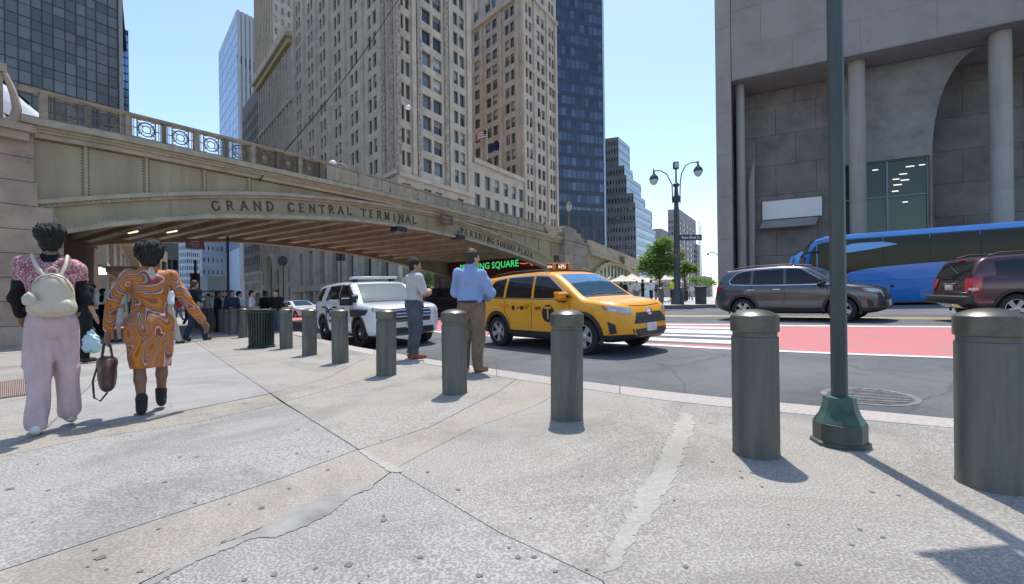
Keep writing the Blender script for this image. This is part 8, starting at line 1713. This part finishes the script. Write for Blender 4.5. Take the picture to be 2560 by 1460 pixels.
# ---- trees and shrubs
LEAF = [pm('leaf_bright', (0.27, 0.39, 0.10), 0.6, rnd=0.0), pm('leaf_mid', (0.18, 0.28, 0.065), 0.6), pm('leaf_dark', (0.07, 0.13, 0.03), 0.6)]
for m_ in LEAF:
    nt = m_.node_tree; b_ = nt.nodes['Principled BSDF']; tr = nt.nodes.new('ShaderNodeBsdfTranslucent'); tr.inputs[0].default_value = (0.22, 0.36, 0.05, 1); mx = nt.nodes.new('ShaderNodeMixShader'); mx.inputs[0].default_value = .45; o_ = nt.nodes['Material Output']; nt.links.new(b_.outputs[0], mx.inputs[1]); nt.links.new(tr.outputs[0], mx.inputs[2]); nt.links.new(mx.outputs[0], o_.inputs[0])
def tree(label, base, h, blobs, nleaf, seed, leaf=.11, name='tree', cat='tree', trunk=.11):
    rd = random.Random(seed); t = thing(name, label, cat, base); mb = MB(); th_ = min(b[2]-b[3] for b in blobs)+.4
    mb.tube([(0, 0, 0), (.03, .02, th_*.5), (-.02, 0, th_)], [trunk, trunk*.8, trunk*.6], 8)
    for b in blobs: mb.tube([(-.02, 0, th_*.9), ((b[0])*.5, b[1]*.5, (th_+b[2])*.5+.1), (b[0], b[1], b[2])], [trunk*.5, trunk*.3, trunk*.12], 6)
    mb.build('trunk', pm('bark', (0.10, 0.075, 0.055), .9, scale=9), t, 50); lf_ = MB(); vol = sum(b[3]**3 for b in blobs)
    for b in blobs:
        for i in range(int(nleaf*b[3]**3/vol)):
            d = Vector((rd.gauss(0, 1), rd.gauss(0, 1), rd.gauss(0, 1))).normalized(); rr_ = b[3]*(rd.random()**.45)*(1+.18*math.sin(d.x*5+seed)*math.cos(d.z*6)); c_ = Vector((b[0], b[1], b[2]))+Vector((d.x*rr_, d.y*rr_, d.z*rr_*.85)); M_ = Matrix.Translation(c_)@Matrix.Rotation(rd.uniform(0, 6.3), 4, 'Z')@Matrix.Rotation(rd.uniform(-1.1, 1.1), 4, 'X'); s_ = leaf*rd.uniform(.6, 1.3)
            lf_.add([M_@Vector(q_) for q_ in ((-s_, 0, 0), (0, -s_*.45, .1*s_), (s_, 0, 0), (0, s_*.45, .1*s_))], [(0, 1, 2, 3)], rd.choice((0, 0, 1, 1, 2)))
    lf_.build('crown', LEAF, t); return t
def tree_at(label, px, Y, blobs_px, nleaf, seed, leaf, **kw):
    q = at(px, H0, Y); z0_ = zp(q.x, q.y)+.12; bl_ = []
    for bx, by, br in blobs_px: c_ = at(bx, by, Y); bl_.append((c_.x-q.x, random.Random(bx).uniform(-1, 1)*br/F*Y*.5, c_.z-z0_, br/F*Y))
    return tree(label, (q.x, q.y, z0_), 0, bl_, nleaf, seed, leaf, **kw)
tree_at('bright green plaza tree left of the twin lamp', 1650, 36, [(1640, 625, 24), (1663, 612, 26), (1622, 655, 28), (1660, 655, 30), (1605, 672, 20), (1690, 640, 22), (1640, 682, 24), (1680, 675, 20)], 5200, 3, .13)
tree_at('smaller bright green tree right of the twin lamp', 1712, 40, [(1708, 668, 18), (1725, 672, 16), (1738, 676, 10), (1700, 685, 14)], 1700, 5, .13)
tree_at('loose shrub left of the parasols', 1505, 33, [(1500, 698, 14), (1515, 705, 12), (1490, 710, 10)], 800, 7, .09, name='shrub', cat='shrub', trunk=.04)
tree_at('pale green shrub under the right parasols', 1742, 60, [(1732, 700, 14), (1755, 702, 12)], 500, 9, .16, name='shrub', cat='shrub', trunk=.04)
tree_at('hedge clump at the end of the avenue', 1772, 90, [(1765, 705, 14), (1782, 708, 12)], 400, 11, .25, name='shrub', cat='shrub', trunk=.06)
tree_at('street tree behind the police car beyond the arch', 1075, 60, [(1075, 690, 16), (1065, 705, 14), (1082, 708, 12)], 900, 13, .16, trunk=.08)
for px, lab in ((1535, 'left of two clipped topiary cones'), (1553, 'right of two clipped topiary cones')):
    q = at(px, H0, 36); rd = random.Random(px); t = thing('topiary_cone', lab+' beside the parasols', 'topiary', (q.x, q.y, zp(q.x, q.y)+.12)); mb = MB(); mb.lathe([(.26, 0), (.32, .45), (.28, .45)], 12); mb.build('pot', pm('terracotta', (0.30, 0.13, 0.08), .8), t); mb = MB()
    for i in range(700): u = rd.random()**1.4; a = rd.uniform(0, 6.3); r_ = (.42*(1-u)+.03)*rd.uniform(.8, 1.05); M_ = Matrix.Translation((r_*math.cos(a), r_*math.sin(a), .5+1.15*u))@Matrix.Rotation(a, 4, 'Z')@Matrix.Rotation(rd.uniform(-1, 1), 4, 'Y'); s_ = .07; mb.add([M_@Vector(q_) for q_ in ((0, -s_, 0), (0, 0, -s_), (0, s_, 0), (0, 0, s_))], [(0, 1, 2, 3)], rd.choice((1, 2, 2)))
    mb.build('foliage', LEAF, t)
# ---- lamps of the road on the viaduct, white van roof, flags, overhead wire
for px, py, lab in ((1020, 266, 'white lamp head high above the right part of the viaduct railing'), (832, 405, 'white lamp head just above the viaduct railing')):
    s, z = on_wall(px, py, vp0, vd); q = at(px, py, 34.0 if px > 900 else 27.0); t = thing('viaduct_lamp', lab, 'street lamp', (q.x+.9, q.y+.5, 5.9)); mb = MB(); mb.tube([(0, 0, 0), (0, 0, max(.2, q.z-6.3)), (-.3, -.2, q.z-5.95), (-.75, -.4, q.z-5.9)], .035, 6); mb.build('pole', pm('thin_pole', (.35, .34, .33), .5), t, 50); mb = MB(); mb.lathe([(0, .12), (.16, .05), (.22, -.08), (.16, -.2), (0, -.26)], 12, (-.9, -.5, q.z-5.9)); mb.build('lamp_head', pm('white_lamp', (.72, .72, .72), .4), t, 50)
vq = V3(-1.6, 5.95, -3.2); vv = thing('white_van', 'white rounded van roof showing above the left end of the railing', 'van', tuple(vq), rotz=math.atan2(vd.y, vd.x)); rows = []
for x, zt_, w_ in ((-3.0, 1.8, .85), (-2.9, 2.05, .92), (-1, 2.12, .95), (.8, 2.05, .95), (1.4, 1.85, .93), (1.9, 1.45, .9), (2.3, 1.1, .85), (2.6, .9, .75)): rows.append([(x, y*w_, .25 if abs(y) == 1 and e == 0 else zt_-(.35 if abs(y) == 1 else .06 if abs(y) > .5 else 0)) for y, e in ((-1, 0), (-1, 1), (-.8, 1), (0, 1), (.8, 1), (1, 1), (1, 0))])
mb = MB(); mb.grid(rows); mb.build('body', M_wht, vv, 40); mb = MB(); mb.grid([[(1.45, -.75, 1.83), (1.45, .75, 1.83)], [(2.25, -.7, 1.17), (2.25, .7, 1.17)]]); mb.build('windscreen', M_tint, vv)
for x in (-2, 1.6):
    for sd in (-1, 1): wo = bpy.data.objects.new('wheel', None); COL.objects.link(wo); wo.parent = vv; wo.location = (x, sd*.8, .34); link('tyre', wheel_meshes(.34, 'five')[0], wo); link('rim', wheel_meshes(.34, 'five')[1], wo)
def flag_mat():
    m, nt, b_ = node_mat('striped_flag'); tc = N(nt, 'ShaderNodeTexCoord'); sp_ = N(nt, 'ShaderNodeSeparateXYZ'); nt.links.new(tc.outputs['UV'], sp_.inputs[0]); return m
for px, yb, yt, cols, lab in ((1218, 395, 322, 'us', 'flagpole with a red and white striped flag on the low front'), (1250, 412, 352, 'navy', 'flagpole with a dark blue flag on the low front')):
    q = at(px, yb, 84.0); zt_ = at(px, yt, 84.0).z; t = thing('roof_flagpole', lab, 'flagpole', tuple(q)); mb = MB(); mb.tube([(0, 0, -.3), (0, 0, zt_-q.z)], .07, 6); mb.build('pole', pm('pale_pole', (0.5, 0.5, 0.5)), t); hh = zt_-q.z
    for k in range(7 if cols == 'us' else 1):
        n = 7 if cols == 'us' else 1; mb = MB(); rows = []
        for v_ in (k/n, (k+1)/n): rows.append([(-.08-1.9*u*.9, .25*math.sin(u*7), hh-.15-1.5*v_-.7*u*u) for u in np.linspace(0, 1, 8)])
        mb.grid(rows); mb.build('flag_stripe', cloth('flag_red', (.45, .03, .04)) if cols == 'us' and k % 2 == 0 else cloth('flag_white', (.6, .6, .6)) if cols == 'us' else cloth('flag_navy', (.02, .025, .06)), t)
    if cols == 'us': mb = MB(); mb.grid([[(-.08-.8*u, .25*math.sin(u*3)-.02, hh-.15-1.5*v_-.12*u*u) for u in np.linspace(0, 1, 4)] for v_ in (0, .5)]); mb.build('flag_canton', cloth('flag_navy', (.02, .025, .06)), t)
w0, w1 = at(1010, -25, 30.0), on_wall(640, 452, vp0, vd); w1 = V3(w1[0], w1[1], 0.3); t = thing('overhead_wire', 'thin dark wire slanting down to the viaduct cornice', 'wire', tuple(w1), world=True); mb = MB(); mb.tube([w1.lerp(w0, k/12)+Vector((0, 0, -.5*math.sin(math.pi*k/12))) for k in range(13)], .018, 5); mb.build('cable', pm('cable_black', (0.01, 0.01, 0.01), 1.0, spec=0.0), t); mb = MB(); mb.lathe([(.05, -.05), (.05, .05)], 8, tuple(w1)); mb.build('anchor', M_dark, t)
